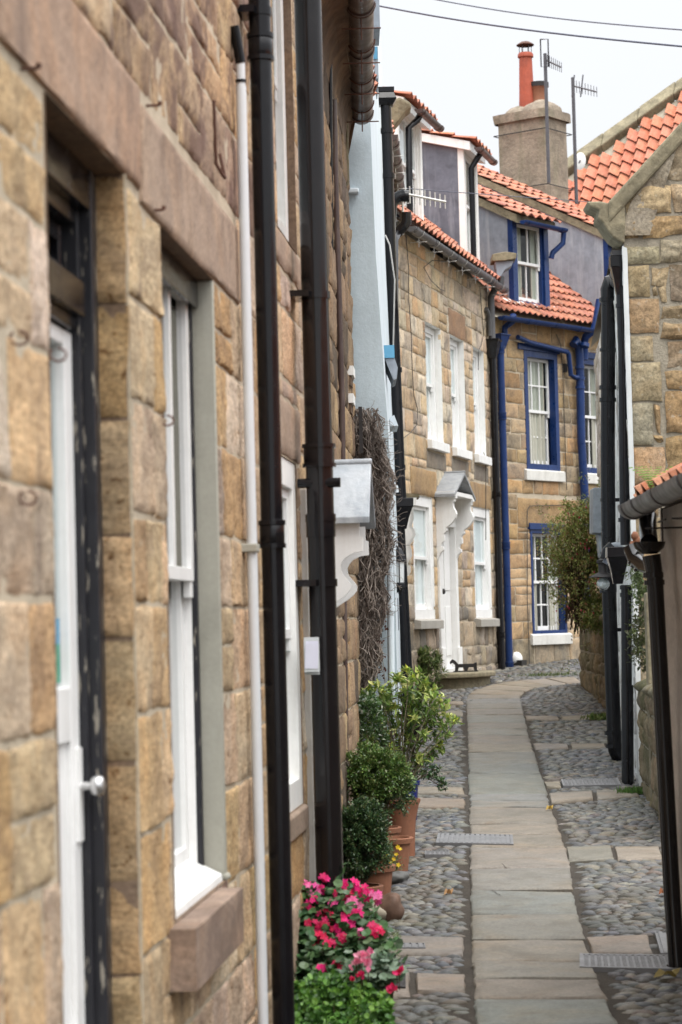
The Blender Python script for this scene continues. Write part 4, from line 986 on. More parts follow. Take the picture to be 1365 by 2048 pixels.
# scalloped porch of the cream house
Yh = 24.6
def sc_(x, Y0=Yh): return x
hd = MB(); a = px3([(795, 985, Yh), (838, 988, Yh), (840, 994, Yh), (795, 996, Yh)]); hd.prism(a, (0, .5, .0), 'moss_stone'); a = px3([(795, 996.5, Yh), (834, 995, Yh), (832, 1010, Yh), (795, 1014, Yh)]); hd.prism(a, (0, .45, 0), 'white_old')
hd = hd.build('porch_hood', hX)
for dY, dx in ((0, 0), (.55, 6)):
    mb = MB()
    Lp = [(800, 1010)] + [(x + dx, y) for x, y in ((820, 1010), (822, 1024), (822, 1040), (818, 1052), (824, 1060), (826, 1070), (820, 1082), (814, 1090), (818, 1100), (819, 1112), (813, 1120), (810, 1128), (816, 1134), (816, 1144), (811, 1152))] + [(800, 1150)]
    mb.prism(px3([(x, y, Yh + .03 + dY) for x, y in Lp]), (0, .04, 0), 'white_old')
    mb.build('bracket', hd)
# ================================================================= C: stone house with three white windows
FC = Frame(.686, 27.2, 14.5)
hC = thing('stone_house', 'stone terraced house with three white upper windows, white porch and two lead dormers', 'house', FC.P(2.5, 1.2, 0))
PALC = [(.60, .48, .34), (.57, .42, .27), (.62, .53, .40), (.53, .43, .31), (.60, .42, .25), (.46, .38, .29), (.62, .49, .33), (.50, .36, .22), (.58, .48, .36), (.64, .55, .43)]
def op(F, xl, xr, ym, yt, yb, n=0):
    u0 = F.hit(xl, ym, n)[0]; u1 = F.hit(xr, ym, n)[0]; return (u0, u1, F.hit(xl, yb, n)[1], F.hit(xl, yt, n)[1])
UW = [op(FC, 853, 884, 775, 651, 882), op(FC, 902.5, 929.5, 775, 667, 892), op(FC, 947, 969, 790, 690, 903)]
zb_ = sum(w[2] for w in UW) / 3; zt_ = sum(w[3] for w in UW) / 3
print('C upper', UW)
UW = [(w[0], w[1], zb_, zt_) for w in UW]
GW = [op(FC, 827, 867, 1110, 990, 1240), op(FC, 948, 981, 1110, 1012, 1240)]
print('C lower', GW)
gb_ = sum(w[2] for w in GW) / 2; gt_ = sum(w[3] for w in GW) / 2; GW = [(w[0], w[1], gb_, gt_) for w in GW]
DC = (FC.hit(878, 1250)[0], FC.hit(915, 1250)[0], FC.hit(880, 1347)[1], FC.hit(880, 1030)[1])
print('C door', DC)
zg = 1.08
Lc = 5.62; zeC = 6.5
mb = MB()
hl = UW + GW + [DC]
st = [(w[0] - .1, w[1] + .12, w[2] - .34, w[2] - .13, (.25, .22, .18), .008) for w in UW] + [(UW[1][0] - .05, UW[1][1] + .15, UW[1][3], UW[1][3] + .34, (.33, .21, .13), .008)] + [(GW[0][0] - .05, GW[0][1] + .25, GW[0][3], GW[0][3] + .33, (.40, .27, .14), .012), (GW[1][0] - .1, GW[1][1] + .15, GW[1][3], GW[1][3] + .33, (.38, .26, .14), .012)]
stonewall(mb, FC, 0, Lc, 2.2, zeC, hl, PALC, 'stone_mid', ch=(.21, .29), bw=(.22, .62), stones=st, cell=.07, gap=.02, proud=.010, amp=.007, edge=.02, jit=.008)
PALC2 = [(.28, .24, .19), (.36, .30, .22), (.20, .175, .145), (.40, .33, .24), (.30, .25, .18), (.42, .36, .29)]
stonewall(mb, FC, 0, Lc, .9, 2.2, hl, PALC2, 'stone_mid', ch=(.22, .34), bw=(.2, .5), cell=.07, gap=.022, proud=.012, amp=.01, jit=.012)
for w in UW: reveal(mb, FC, w, .12, 'white_old', (0, 0, 0))
for w in GW: reveal(mb, FC, w, .08, 'white_old', (0, 0, 0))
reveal(mb, FC, DC, .1, 'white_old', (0, 0, 0))
backshell(mb, FC, 0, Lc, .9, zeC, 5, 'render_cream')
mb.build('wall', hC, smooth=True, recalc=False)
for w in UW: sash_window(hC, FC, w[0] + .005, w[1] - .005, w[2] + .005, w[3] - .005, .075, 'white_paint', fw=.075, sill=(.12, .07, .06, 'white_old'), curt=('sheer',), glass='glass_thin')
for w in GW:
    sash_window(hC, FC, w[0] - .0, w[1], w[2] + .01, w[3], .01, 'white_paint', fw=.12, fd=.12, sill=(.11, .09, .08, 'sill_stone'), curt=('sheer',), glass='glass_thin', recess2=.03)
# door + porch
mb = MB(); u0, u1, z0, z1 = DC
barframe(mb, FC, u0, u1, z0, z1, .13, -.08, .03, 'white_paint', wb=.05); mb.fbox(FC, u0 - .04, u0 + .16, z0, z0 + .3, .0301, .05, 'white_paint'); mb.fbox(FC, u1 - .16, u1 + .04, z0, z0 + .3, .0301, .05, 'white_paint')
df = mb.build('door_frame', hC, bevel=.004)
mb = MB(); mb.fbox(FC, u0 + .13, u1 - .13, z0 + .05, z1 - .13, -.09, -.045, 'white_paint')
um = (u0 + u1) / 2
for a, b in ((z0 + .2, z0 + .8), (z0 + 1.0, z1 - .3)):
    for c_, d_ in ((u0 + .2, um - .04), (um + .04, u1 - .2)): mb.fbox(FC, c_, d_, a, b, -.0449, -.035, 'white_paint')
dd = mb.build('door', hC, bevel=.004)
mb = MB(); k = FC.P(u0 + .2, z0 + .98, -.04); mb.tube([k + FC.n * t for t in (0, .03, .045, .07, .085, .09)], [.014, .012, .03, .036, .025, .005], 'iron_dark', 12); mb.build('door_knob', dd, smooth=True)
mb = MB(); k = FC.P(u0 + .2, z0 + 1.55, -.04); mb.tube([k, k + FC.n * .05, k + FC.n * .05 - Vector((0, 0, .1)), k - Vector((0, 0, .12))], .012, 'iron_dark', 8); mb.build('door_knocker', dd, smooth=True)
ue, ze = FC.hit(875, 990); urr, zrr = FC.hit(893, 942)
print('hood', ue, ze, urr, zrr)
uc = (u0 + u1) / 2; hw_ = min(max(urr - ue, .5), .75)
hdC = hood(hC, FC, uc, (u1 - u0) / 2 + .10, zrr - .03, ze, .26, 'lead_grey', thick=.04)
mb = MB()
profC = [(0, .95), (.04, .95), (.045, .88), (.09, .88), (.10, .80), (.16, .8)] + [(.16 + .26 * t, .74 + .20 * math.sin(t * math.pi)) for t in (.15, .3, .5, .7, .85, 1)] + [(.48, .52), (.50, .46), (.54, .50), (.57, .40), (.60, .34), (.64, .38), (.70, .38), (.72, .26), (.78, .22), (.80, .32), (.84, .32), (.88, .18), (1, .03)]
zs0, zs1 = z0 + 1.35, ze - .02
for uu in (u0 - .02, u1 - .07): mb = MB(); scroll(FC, uu, zs0, zs1, .27, profC, .09, mb); mb.build('bracket', hdC)
mb = MB(); mb.fbox(FC, u0 - .05, u1 + .05, zs1 + .001, zs1 + .05, .0, .245, 'white_paint'); mb.build('hood_board', hdC)
mb = MB(); pts = []
for k in range(15):
    a = math.pi * k / 14; pts.append(FC.P(uc + .12 - math.cos(a) * (u1 - u0) * .85, z0 - .06, .02 + math.sin(a) * .50))
mb.prism(pts, (0, 0, .06), 'moss_stone'); cen_ = FC.P(uc, z0 - .2, .0); pts2 = [Vector((cen_.x + (p.x - cen_.x) * .88, cen_.y + (p.y - cen_.y) * .88, z0 - .2)) for p in pts]; mb.prism(pts2, (0, 0, .139), 'moss_stone'); mb.build('doorstep', hC, bevel=.015)
# roof C
tanC = math.tan(rad(42)); sC = (-FC.n * math.cos(rad(42)) + Vector((0, 0, math.sin(rad(42)))))
def zroof(n, ez, t, eo): return ez + (eo - n) * t
def dormer(house, F, u0, u1, nf, zt, ez, tn, tp, frontmat, cheekmat, roof_over=.12, wz0=None, wm=.09, cols=1, rt=1, rb=1, post=.08, gut=None, gext=(.1, .1), curt=('net',), glass='glass_bright', recess=.03, rover=.1, edge='white_old'):
    """dormer with catslide tiled roof; cheeks follow the main roof slope"""
    t2 = math.tan(rad(tp)); zb = zroof(nf, ez, tn, .15)
    # where the catslide meets the roof
    b = (zt - zb) / (tn - t2); nb = nf - b
    mb = MB(); P = F.P
    for u, s in ((u0, -1), (u1, 1)):
        lo = P(u, zb - .02, nf - .01); a = P(u, zt, nf - .01); c = P(u, zt + t2 * b, nb)
        th = F.d * (-s * .04)
        mb.prism([lo, a, c], th, cheekmat)
        # standing seams of the lead
        for k in (.3, .62):
            nn = nf - b * k; q0 = zroof(nn, ez, tn, .15); q1 = zt + t2 * b * k
            mb.tube([P(u + s * .004, q0, nn), P(u + s * .004, q1, nn)], .012, cheekmat, 6)
        mb.tube([P(u + s * .02, zb, nf), P(u + s * .02, zt + t2 * b, nb)], .014, cheekmat, 6)
    mb.fbox(F, u0 - .003, u0 + post, zb - .05, zt, nf - .08, nf, frontmat); mb.fbox(F, u1 - post, u1 + .003, zb - .05, zt, nf - .08, nf, frontmat)
    w0 = wz0 if wz0 else zb + .12
    mb.fbox(F, u0 + post, u1 - post, zb - .05, w0, nf - .08, nf - .01, frontmat); mb.fbox(F, u0 + post, u1 - post, zt - .08, zt, nf - .08, nf - .01, frontmat)
    mb.quad(P(u0 + .05, zb, nf - .5), P(u1 - .05, zb, nf - .5), P(u1 - .05, zt, nf - .5), P(u0 + .05, zt, nf - .5), 'dark_room')
    dm = mb.build('dormer', house)
    sash_window(house, F, u0 + post + .001, u1 - post - .001, w0 + .001, zt - .081, recess, frontmat, fw=.04, cols=cols, rt=rt, rb=rb, n0=nf, curt=curt, glass=glass, fd=.05, sw=.04)
    rm = MB(); sl = (-F.n * math.cos(rad(tp)) + Vector((0, 0, math.sin(rad(tp)))))
    ov = .16; O = P(u0 - rover, zt + .035 - ov * t2, nf + ov); nc = int((u1 - u0 + 2 * rover) / .2)
    pantiles(rm, O, F.d, sl, nc, int((b + ov) / math.cos(rad(tp)) / .3) + 1, cw=(u1 - u0 + 2 * rover) / nc, gauge=.3)
    L = (b + .12)
    rm.hexa([P(u0 - rover * .7, zt - .10 - .1 * t2, nf + .10), P(u1 + rover * .7, zt - .10 - .1 * t2, nf + .10), P(u1 + rover * .7, zt - .09 + L * t2, nf - L), P(u0 - rover * .7, zt - .09 + L * t2, nf - L),
             P(u0 - rover * .7, zt + .015 - .1 * t2, nf + .10), P(u1 + rover * .7, zt + .015 - .1 * t2, nf + .10), P(u1 + rover * .7, zt + .01 + L * t2, nf - L), P(u0 - rover * .7, zt + .01 + L * t2, nf - L)], edge)
    rm.build('dormer_roof', dm)
    if gut:
        g0 = P(u0 - gext[0], zt - .05 - ov * t2, nf + ov + .05); g1 = P(u1 + gext[1], zt - .05 - ov * t2, nf + ov + .05)
        gutter(dm, g0, g1, .055, gut, joints=(.12, .9))
    return dm, zb, b
mb = MB(); pantiles(mb, FC.P(-.1, zeC + .08, .17), FC.d, sC, 26, 11)
mb.quad(FC.P(-.1, zeC, .12), FC.P(Lc, zeC, .12), FC.P(Lc, zeC + 3.0 * tanC, -3.0 + .12), FC.P(-.1, zeC + 3.0 * tanC, -3.0 + .12), 'render_cream')
mb.quad(FC.P(-.1, zeC + 3.0 * tanC, -2.88), FC.P(Lc, zeC + 3.0 * tanC, -2.88), FC.P(Lc, zeC, -5.9), FC.P(-.1, zeC, -5.9), 'tile', TILEPAL[0])
mb.add([FC.P(Lc - .01, zeC, 0), FC.P(Lc - .01, zeC, -5.8), FC.P(Lc - .01, zeC + 3 * tanC - .05, -2.88)], [(0, 1, 2)], 'render_cream')
mb.build('roof', hC)
g0 = FC.P(-.05, zeC - .02, .2); g1 = FC.P(Lc + .05, zeC - .0, .2); gutter(hC, g0, g1, .062, 'grey_gutter', joints=(.02, .2, .42, .62, .82, .98), wires=7)
# dormers of C
nf = -.12
a0 = FC.hit(800, 430, nf)[0]; a1 = FC.hit(848, 430, nf)[0]; zt1 = FC.hit(848, 240, nf)[1]
b0 = FC.hit(930, 400, nf)[0]; b1 = FC.hit(957, 400, nf)[0]; zt2 = FC.hit(957, 312, nf)[1]
print('dormC', a0, a1, zt1, b0, b1, zt2)
zt1 = FC.hit(848, 244, nf)[1]
dormer(hC, FC, max(a0, .0), a1, nf, zt1, zeC, tanC, 16, 'white_old', 'lead_dark', gut='brown_gutter', cols=2, rt=1, rb=1, post=.1, gext=(-.25, .12))
dormer(hC, FC, b0, b1, nf, zt2, zeC, tanC, 14, 'white_old', 'lead_dark', gut='brown_gutter', post=.12, gext=(.05, .12))
mb = MB(); mb.tube([FC.P(a0 + .45, zt1 - .12, nf + .18), FC.P(a0 + .4, zt1 - .2, nf + .15), FC.P(a0 + .32, zt1 - .3, nf + .06), FC.P(a0 + .32, zeC + .3, nf + .05)], .04, 'black_paint', 12); mb.build('dormer_pipe', hC, smooth=True)
mb = MB(); mb.tube([FC.P(b0 + .25, zt2 - .12, nf + .18), FC.P(b0 + .22, zt2 - .22, nf + .12), FC.P(b0 + .2, zt2 - .32, nf + .06), FC.P(b0 + .25, zeC + .25, nf + .05)], .04, 'black_paint', 12); mb.build('dormer_pipe', hC, smooth=True)
# big downpipe at the far end of C, with hopper
uP = FC.hit(1001, 1250, .07)[0]
zz = lambda y, n=.07: FC.hit(998, y, n)[1]
pipe(hC, FC, uP, .07, gz(33) - .02, zz(700), .05, 'black_paint', rings=(zz(705), zz(990), zz(1270)), seg=14, hopper=(zz(705), .24, .26, 0))
mb = MB(); mb.tube([FC.P(uP, zz(685), .07), FC.P(uP, zz(605), .07), FC.P(uP + .02, zz(590), .12), FC.P(uP + .05, zz(578), .2), FC.P(uP + .05, zz(565), .21)], .047, 'grey_gutter', 12); mb.tube([FC.P(uP - .06, zz(680), .05), FC.P(uP - .08, zz(640), .05), FC.P(uP - .2, zz(630), .04)], .03, 'grey_gutter', 10); mb.build('upper_pipe', hC, smooth=True)
mb = MB(); mb.prism(px3([(985, 508, 32.2), (1010, 503, 32.2), (1034, 506, 32.2), (1033, 517, 32.2), (1010, 521, 32.2), (984, 522, 32.2)]), (0, .4, 0), 'moss_stone'); mb.prism(px3([(990, 523, 32.25), (1028, 521, 32.25), (1024, 532, 32.25), (1010, 540, 32.25), (1003, 552, 32.25), (995, 556, 32.25)]), (0, .3, 0), 'lead'); mb.build('kneeler_stone', hC, bevel=.01)
mb = MB(); mb.prism(px3([(783, 198, 26.6), (800, 194, 26.6), (822, 204, 26.6), (824, 214, 26.6), (812, 222, 26.6), (800, 238, 26.6), (790, 250, 26.6), (776, 255, 26.6), (774, 215, 26.6)]), (0, .35, 0), 'moss_stone'); mb.build('corbel_stone', hC, bevel=.03)
# cables on the wall of C
def cable(house, F, pts, n=.03, r=.006, mat='cable_m', name='cable'):
    P_ = [F.P(*F.hit(x, y, n), n) for x, y in pts]; mb = MB(); mb.tube(P_, r, mat, 5); return mb.build(name, house, smooth=True)
plain('cable_m', (.05, .045, .04), .6, .1)
cable(hC, FC, [(812, 465), (818, 540), (818, 600), (823, 670), (825, 740), (828, 790), (836, 820), (834, 850), (822, 865), (806, 877)], r=.005)
cable(hC, FC, [(960, 572), (965, 640), (968, 670), (963, 690), (958, 700), (957, 740)], r=.005)
cable(hC, FC, [(968, 905), (972, 925), (972, 1080)], r=.005)
cable(hC, FC, [(905, 523), (865, 521), (848, 535), (862, 560), (880, 578), (890, 582)], r=.005)
# boot scrapers / iron animals by the door
for (x, y, lab) in ((925, 1345, 'black iron dog shaped boot scraper standing on the doorstep of the white porch'), (968, 1350, 'small rusty iron boot scraper on the cobbles right of the white door')):
    uu = FC.hit(932 if x < 950 else 968, 1340, .25)[0]; p = FC.P(uu, 0, .25); p.z = (DC[2] + .006) if x < 950 else gz(p.y); t = thing('boot_scraper', lab, 'boot scraper', p); mb = MB()
    fx = Vector((FC.d.x, FC.d.y, 0)); fx = Vector((1, .25, 0)).normalized(); s = .27 if x < 950 else .16
    if x < 950:
        pr = [(-.5, 0), (-.5, .32), (-.62, .42), (-.72, .36), (-.74, .46), (-.62, .58), (-.5, .52), (-.36, .36), (.36, .36), (.5, .42), (.52, 0), (.42, 0), (.36, .2), (.12, .2), (.04, 0), (-.04, 0), (-.12, .2), (-.34, .2), (-.4, 0)]
    else: pr = [(-.5, 0), (-.5, .8), (-.3, .8), (-.3, .25), (.3, .25), (.3, .8), (.5, .8), (.5, 0)]
    mb.prism([p + fx * a * s + Vector((0, 0, b * s)) for a, b in pr], fx.cross(Vector((0, 0, 1))) * .015, 'iron_dark'); mb.build('scraper_plate', t)
    mb = MB(); mb.box(p + Vector((0, 0, .008)), (s * 1.1, .06, .014), 'iron_dark'); mb.build('base', t)
# ================================================================= D: blue trimmed house
FD = Frame(2.10, 32.72, 37.5)
hD = thing('stone_house', 'stone house at the lane end with deep blue window frames, gutter and pipes', 'house', FD.P(2.5, 1.35, 0))
PALDD = [(.56, .41, .25), (.52, .36, .21), (.58, .44, .28), (.48, .33, .18), (.36, .245, .135), (.43, .31, .18), (.33, .23, .135), (.39, .29, .18), (.30, .20, .115), (.41, .27, .14), (.37, .285, .19)]
w1 = (FD.hit(1051, 820)[0], FD.hit(1116, 820)[0], FD.hit(1085, 940)[1], FD.hit(1085, 705)[1])
w2 = (FD.hit(1167, 820)[0], FD.hit(1213, 820)[0], FD.hit(1190, 935)[1], FD.hit(1190, 720)[1])
w3 = (FD.hit(1064, 1180)[0], FD.hit(1131, 1180)[0], FD.hit(1095, 1267)[1], FD.hit(1095, 1060)[1])
w2 = (w2[0] - .12, w2[1], w1[2], w1[3])
print('D', w1, w2, w3)
zeD = FD.hit(1100, 650)[1]; Ld = 6.5
print('zeD', zeD, FD.hit(1190, 668)[1])
mb = MB(); hl = [w1, w2, w3]
st = [(w3[0] - .3, w3[1] + .55, w3[3] + .02, w3[3] + .44, (.40, .27, .14), .012)]
stonewall(mb, FD, 0, Ld, 1.75, zeD, hl, PALDD, 'stone_mid', ch=(.19, .26), bw=(.26, .55), stones=st, cell=.07, gap=.02, proud=.010, amp=.006, jit=.006)
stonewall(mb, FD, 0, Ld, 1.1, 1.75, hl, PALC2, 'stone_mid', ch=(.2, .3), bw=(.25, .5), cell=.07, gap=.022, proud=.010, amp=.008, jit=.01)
for w in hl: reveal(mb, FD, w, .16, 'blue_paint', (0, 0, 0))
backshell(mb, FD, 0, Ld, 1.1, zeD, 5.5, 'render_cream'); mb.build('wall', hD, smooth=True, recalc=False)
for k, w in enumerate(hl):
    ww = sash_window(hD, FD, w[0] - .01, w[1] + .01, w[2] - .005, w[3], -.012 + (.0), 'blue_paint', 'white_paint', fw=.085 if k != 2 else .05, fd=.10, recess2=.10, cols=3 if k < 2 else 4, rt=2, rb=2, sill=(.15, .05, .07, 'sill_pale'), curt=('one',) if k == 0 else ('pair',), glass='glass', sw=.04)
    mb = MB(); mb.fbox(FD, w[0] - .17 if k == 0 else w[0] - .05, w[1] + .05, w[3] + .0005, w[3] + .09, -.01, .035, 'blue_paint'); mb.build('head_board', ww, bevel=.004)
# roof D
pd = 38; tanD = math.tan(rad(pd)); sD = (-FD.n * math.cos(rad(pd)) + Vector((0, 0, math.sin(rad(pd)))))
mb = MB(); pantiles(mb, FD.P(-.1, zeD + .06, .18), FD.d, sD, 47, 17, cw=.143, gauge=.22, amp=.019)
rb_ = 3.0
mb.quad(FD.P(-.1, zeD - .02, .15), FD.P(Ld, zeD - .02, .15), FD.P(Ld, zeD + rb_ * tanD - .02, -rb_ + .15), FD.P(-.1, zeD + rb_ * tanD - .02, -rb_ + .15), 'render_cream')
mb.quad(FD.P(-.1, zeD + rb_ * tanD - .02, -rb_ + .15), FD.P(Ld, zeD + rb_ * tanD - .02, -rb_ + .15), FD.P(Ld, zeD, -6), FD.P(-.1, zeD, -6), 'tile', TILEPAL[0])
mb.tube([FD.P(-.2, zeD + rb_ * tanD + .08, -rb_ + .1), FD.P(Ld, zeD + rb_ * tanD + .08, -rb_ + .1)], .11, 'moss_stone', 10)
mb.build('roof', hD)
gutter(hD, FD.P(-.1, zeD - .03, .24), FD.P(Ld, zeD - .0, .24), .06, 'blue_paint', joints=(.1, .3, .5, .7))
nf = -.02
e0 = FD.hit(1027, 520, nf)[0]; e1 = FD.hit(1098, 520, nf)[0]; zt3 = FD.hit(1098, 442, nf)[1]
print('dormD', e0, e1, zt3)
dmD, _, _ = dormer(hD, FD, e0, e1, nf, zt3, zeD, tanD, 27, 'blue_paint', 'lead', gut='blue_paint', cols=2, rt=1, rb=1, post=.11, curt=('pair',), glass='glass', gext=(.05, .12), edge='moss_stone', rover=.06)
mb = MB(); mb.tube([FD.P(e1 + .1, zt3 - .18, nf + .2), FD.P(e1 + .1, zt3 - .33, nf + .18), FD.P(e1 - .02, zt3 - .47, nf + .08), FD.P(e1 - .03, zt3 - .55, nf + .06)], .04, 'blue_paint', 10); mb.build('dormer_pipe', hD, smooth=True)
dormer(hD, FD, e1 + 1.62, e1 + 2.6, nf, zt3, zeD, tanD, 27, 'blue_paint', 'lead', gut='blue_paint', cols=2, post=.11, curt=('pair',), glass='glass', edge='moss_stone', rover=.06)
mb = MB(); patch(mb, FD.P(e0 - .3, zeD + .22, .01), FD.P(e1 + .35, zeD + .22, .01), FD.P(e1 + .3, zeD + .30, -.09), FD.P(e0 - .2, zeD + .30, -.09), 20, 2, 'render_white', .03, 9); mb.build('flashing', dmD)
# blue pipes of D
uq = FD.hit(1017, 1250, .08)[0]; zq = lambda x, y, n=.08: FD.hit(x, y, n)[1]
pipe(hD, FD, uq, .08, gz(33) - .0, zq(1012, 670), .05, 'blue_paint', rings=(zq(1013, 700), zq(1015, 832), zq(1018, 1090), zq(1020, 1330)), seg=14, hopper=(zq(1012, 685), .22, .2, 0), label='long blue cast iron downpipe at the left end of the facade')
mb = MB(); mb.tube([FD.P(*FD.hit(1010, 672, .08), .08), FD.P(*FD.hit(1010, 655, .08), .08), FD.P(*FD.hit(1026, 642, .2), .2), FD.P(*FD.hit(1027, 630, .24), .24)], .045, 'blue_paint', 12); mb.build('swan_neck', hD, smooth=True)
mb = MB(); n_ = .1; HP = lambda x, y, n=.1: FD.P(*FD.hit(x, y, n), n)
mb.tube([HP(1036, 674), HP(1060, 685), HP(1100, 695), HP(1135, 704), HP(1138, 710), HP(1142, 750), HP(1150, 755), HP(1156, 755)], .035, 'blue_paint', 10); mb.build('waste_pipe', hD, smooth=True)
mb = MB(); mb.tube([HP(1147, 690), HP(1152, 680), HP(1158, 690), HP(1160, 720), HP(1163, 880), HP(1170, 990), HP(1172, 1200)], .06, 'blue_paint', 14)
for x, y in ((1160, 735), (1161, 757), (1161, 775)): mb.tube([HP(x, y - 3), HP(x, y + 3)], .07, 'blue_paint', 14)
mb.build('soil_pipe', hD, smooth=True)
mb = MB(); mb.tube([HP(1200, 600, .3), HP(1193, 645, .28), HP(1188, 660, .25), HP(1172, 673, .15), HP(1169, 685), HP(1169, 720)], .058, 'blue_paint', 14)
for x, y in ((1194, 642), (1170, 690)): mb.tube([HP(x + .5, y - 3, .22), HP(x - .5, y + 4, .22)], .067, 'blue_paint', 14)
mb.build('vent_pipe', hD, smooth=True)
cable(hD, FD, [(1113, 668), (1122, 690), (1126, 740), (1130, 860), (1134, 980)], r=.006); cable(hD, FD, [(1134, 1010), (1060, 1012), (1055, 1020), (1055, 1200), (1060, 1340)], r=.006)
mb = MB(); mb.fbox(FD, FD.hit(1124, 730)[0], FD.hit(1129, 730)[0], zq(1127, 745, 0), zq(1127, 728, 0), 0, .05, 'iron_dark'); mb.build('cable_box', hD)
mb = MB(); c = FD.P(*FD.hit(1037, 1318, .05), .02); mb.blob(c, .085, .085, .10, 'white_old', nu=14, nv=8, amp=0); mb.box(c + FD.n * .06 - Vector((0, 0, .05)), (.13, .13, .07), 'dark_room', rz=-rad(37)); mb.build('flue_cover', hD, smooth=True)
# chimney
cc = atY(1067, 300, 38.9); zc1 = atY(1090, 228, 38.9).z
mb = MB(); e1_, e2_ = Vector((FD.n.x, FD.n.y, 0)), Vector((FD.d.x, FD.d.y, 0))
cbase = Vector((cc.x, cc.y, 0))
def chim(hw1, hw2, za, zb, amp=.02, ta=1):
    lv = []
    for j, z in enumerate([za + (zb - za) * k / 10 for k in range(11)]):
        ring = []
        for i in range(24):
            t = i / 24 * 4; s = int(t); f = t - s
            cx, cy = [(-1 + 2 * f, -1), (1, -1 + 2 * f), (1 - 2 * f, 1), (-1, 1 - 2 * f)][s]
            rr = .93 if abs(cx) > .99 and abs(cy) > .99 else 1
            p = cbase + e1_ * cx * hw1 * rr + e2_ * cy * hw2 * rr + Vector((0, 0, z)); p += (e1_ * cx + e2_ * cy) * amp * noise.noise(p * 2.2)
            ring.append(p)
        lv += ring
    fs = [(j * 24 + i, j * 24 + (i + 1) % 24, j * 24 + 24 + (i + 1) % 24, j * 24 + 24 + i) for j in range(10) for i in range(24)] + [tuple(240 + i for i in range(24))]
    mb.add(lv, fs, 'render_chimney')
H1, H2 = .47, .36
chim(H1, H2, zeD + .4, zc1 - .08)
chm = mb.build('chimney', hD, smooth=True); mb = MB(); chim(H1 + .055, H2 + .05, zc1 - .16, zc1 - .02, .05)
for k, (dx, rr) in enumerate(((-.16, .33), (.16, .34))): mb.blob(cbase + e1_ * dx + Vector((0, 0, zc1 - .05)), rr, rr * 1.1, (.20, .25)[k], 'render_chimney', nu=14, nv=8, amp=.08, seed=k)
mb.build('chimney_cap', chm, smooth=True)
def cpx(x, y): return atY(x, y, 38.9)
for (x, yb, yt, r, mat, cowl) in ((1055, 232, 106, .122, 'pot_red', True), (1080, 226, 166, .135, 'terracotta', False)):
    b = cpx(x, yb); t_ = cpx(x, yt); mb = MB(); h = t_.z - b.z; b = Vector((b.x, b.y, b.z))
    if cowl:
        mb.lathe(b, [(r * 1.12, 0), (r * 1.0, .3), (r * .86, h * .92), (r * 1.05, h * .93), (r * 1.05, h * .97), (r * .9, h), (r * .8, h), (r * .7, h - .1)], mat, 20); pt = mb.build('chimney_pot', chm, smooth=True)
        mb = MB()
        for k in range(6): a = k * math.pi / 3; mb.tube([b + Vector((r * .8 * math.cos(a), r * .8 * math.sin(a), h)), b + Vector((r * .8 * math.cos(a), r * .8 * math.sin(a), h + .13))], .006, 'aerial_metal', 4)
        mb.lathe(b + Vector((0, 0, h + .12)), [(r * 1.15, 0), (r * 1.2, .012), (r * .6, .06), (.001, .075)], 'rust', 18); mb.build('cowl', pt)
    else:
        mb.lathe(b, [(r * 1.2, 0), (r * .95, h * .4), (r * .98, h * .8), (r * 1.15, h * .86), (r * 1.15, h), (r * .9, h), (r * .8, h - .1)], mat, 20); mb.lathe(b, [(r * 1.17, h * .85), (r * 1.18, h + .003), (r * 1.0, h + .004)], 'iron_dark', 20); mb.build('chimney_pot', chm, smooth=True)
mb = MB()
for z in (zc1 - .35, zc1 - 1.25):
    if z < zc1 - .5: mb.build('lashing_wire', chm); mb = MB()
    q = [cbase + e1_ * a * (H1 + .03) + e2_ * b * (H2 + .03) + Vector((0, 0, z)) for a, b in ((-1, -1), (1, -1), (1, 1), (-1, 1), (-1, -1))]; mb.tube(q, .009, 'iron_dark', 5)
mb.build('lashing_wire', chm)
# aerials
def aerial(name, label, X, yt, yb, Y, boom, group=None, refl=True):
    a, b = atY(X, yt, Y), atY(X - (yb - yt) * 0 , yb, Y); b = Vector((a.x, a.y, b.z)); t = thing(name, label, 'aerial', b); mb = MB(); mb.tube([b, a], .028, 'aerial_metal', 8)
    mb.build('mast', t)
    mb = MB(); (x0, y0), (x1, y1), n = boom; p, q = atY(x0, y0, Y), atY(x1, y1, Y); d = (q - p); dy = Vector((0, .25, 0)) * 0
    mb.tube([p - d * .1, q], .014, 'aerial_metal', 6)
    for i in range(n):
        c = p + d * (.12 + .86 * i / (n - 1)); L = .10 - .02 * i / n; mb.tube([c + Vector((0, 0, L)), c - Vector((0, 0, L))], .005, 'aerial_metal', 4)
    if refl:
        for s in (-1, 1):
            c = p + Vector((-.03, -.05, .0)); mb.tube([c + Vector((-.05, 0, .32)), c + Vector((.07, 0, .32)), c + Vector((.07, 0, -.12)), c + Vector((-.05, 0, -.12)), c + Vector((-.05, 0, .32))], .011, 'aerial_metal', 4)
    else:
        c = p + d * .2; 
        for s in (-.06, .08): mb.tube([c + Vector((s, 0, .2)), c + Vector((s - .05, 0, -.16))], .011, 'aerial_metal', 4)
    mb.build('antenna', t); return t
aerial('television_aerial', 'tall television aerial strapped to the chimney beside the orange pots', 1090.5, 107, 366, 37.9, ((1092, 120), (1124, 135), 8))
aerial('television_aerial', 'dark television aerial mast standing right of the chimney', 1146, 155, 408, 38.6, ((1148, 172), (1195, 184), 8), refl=False)
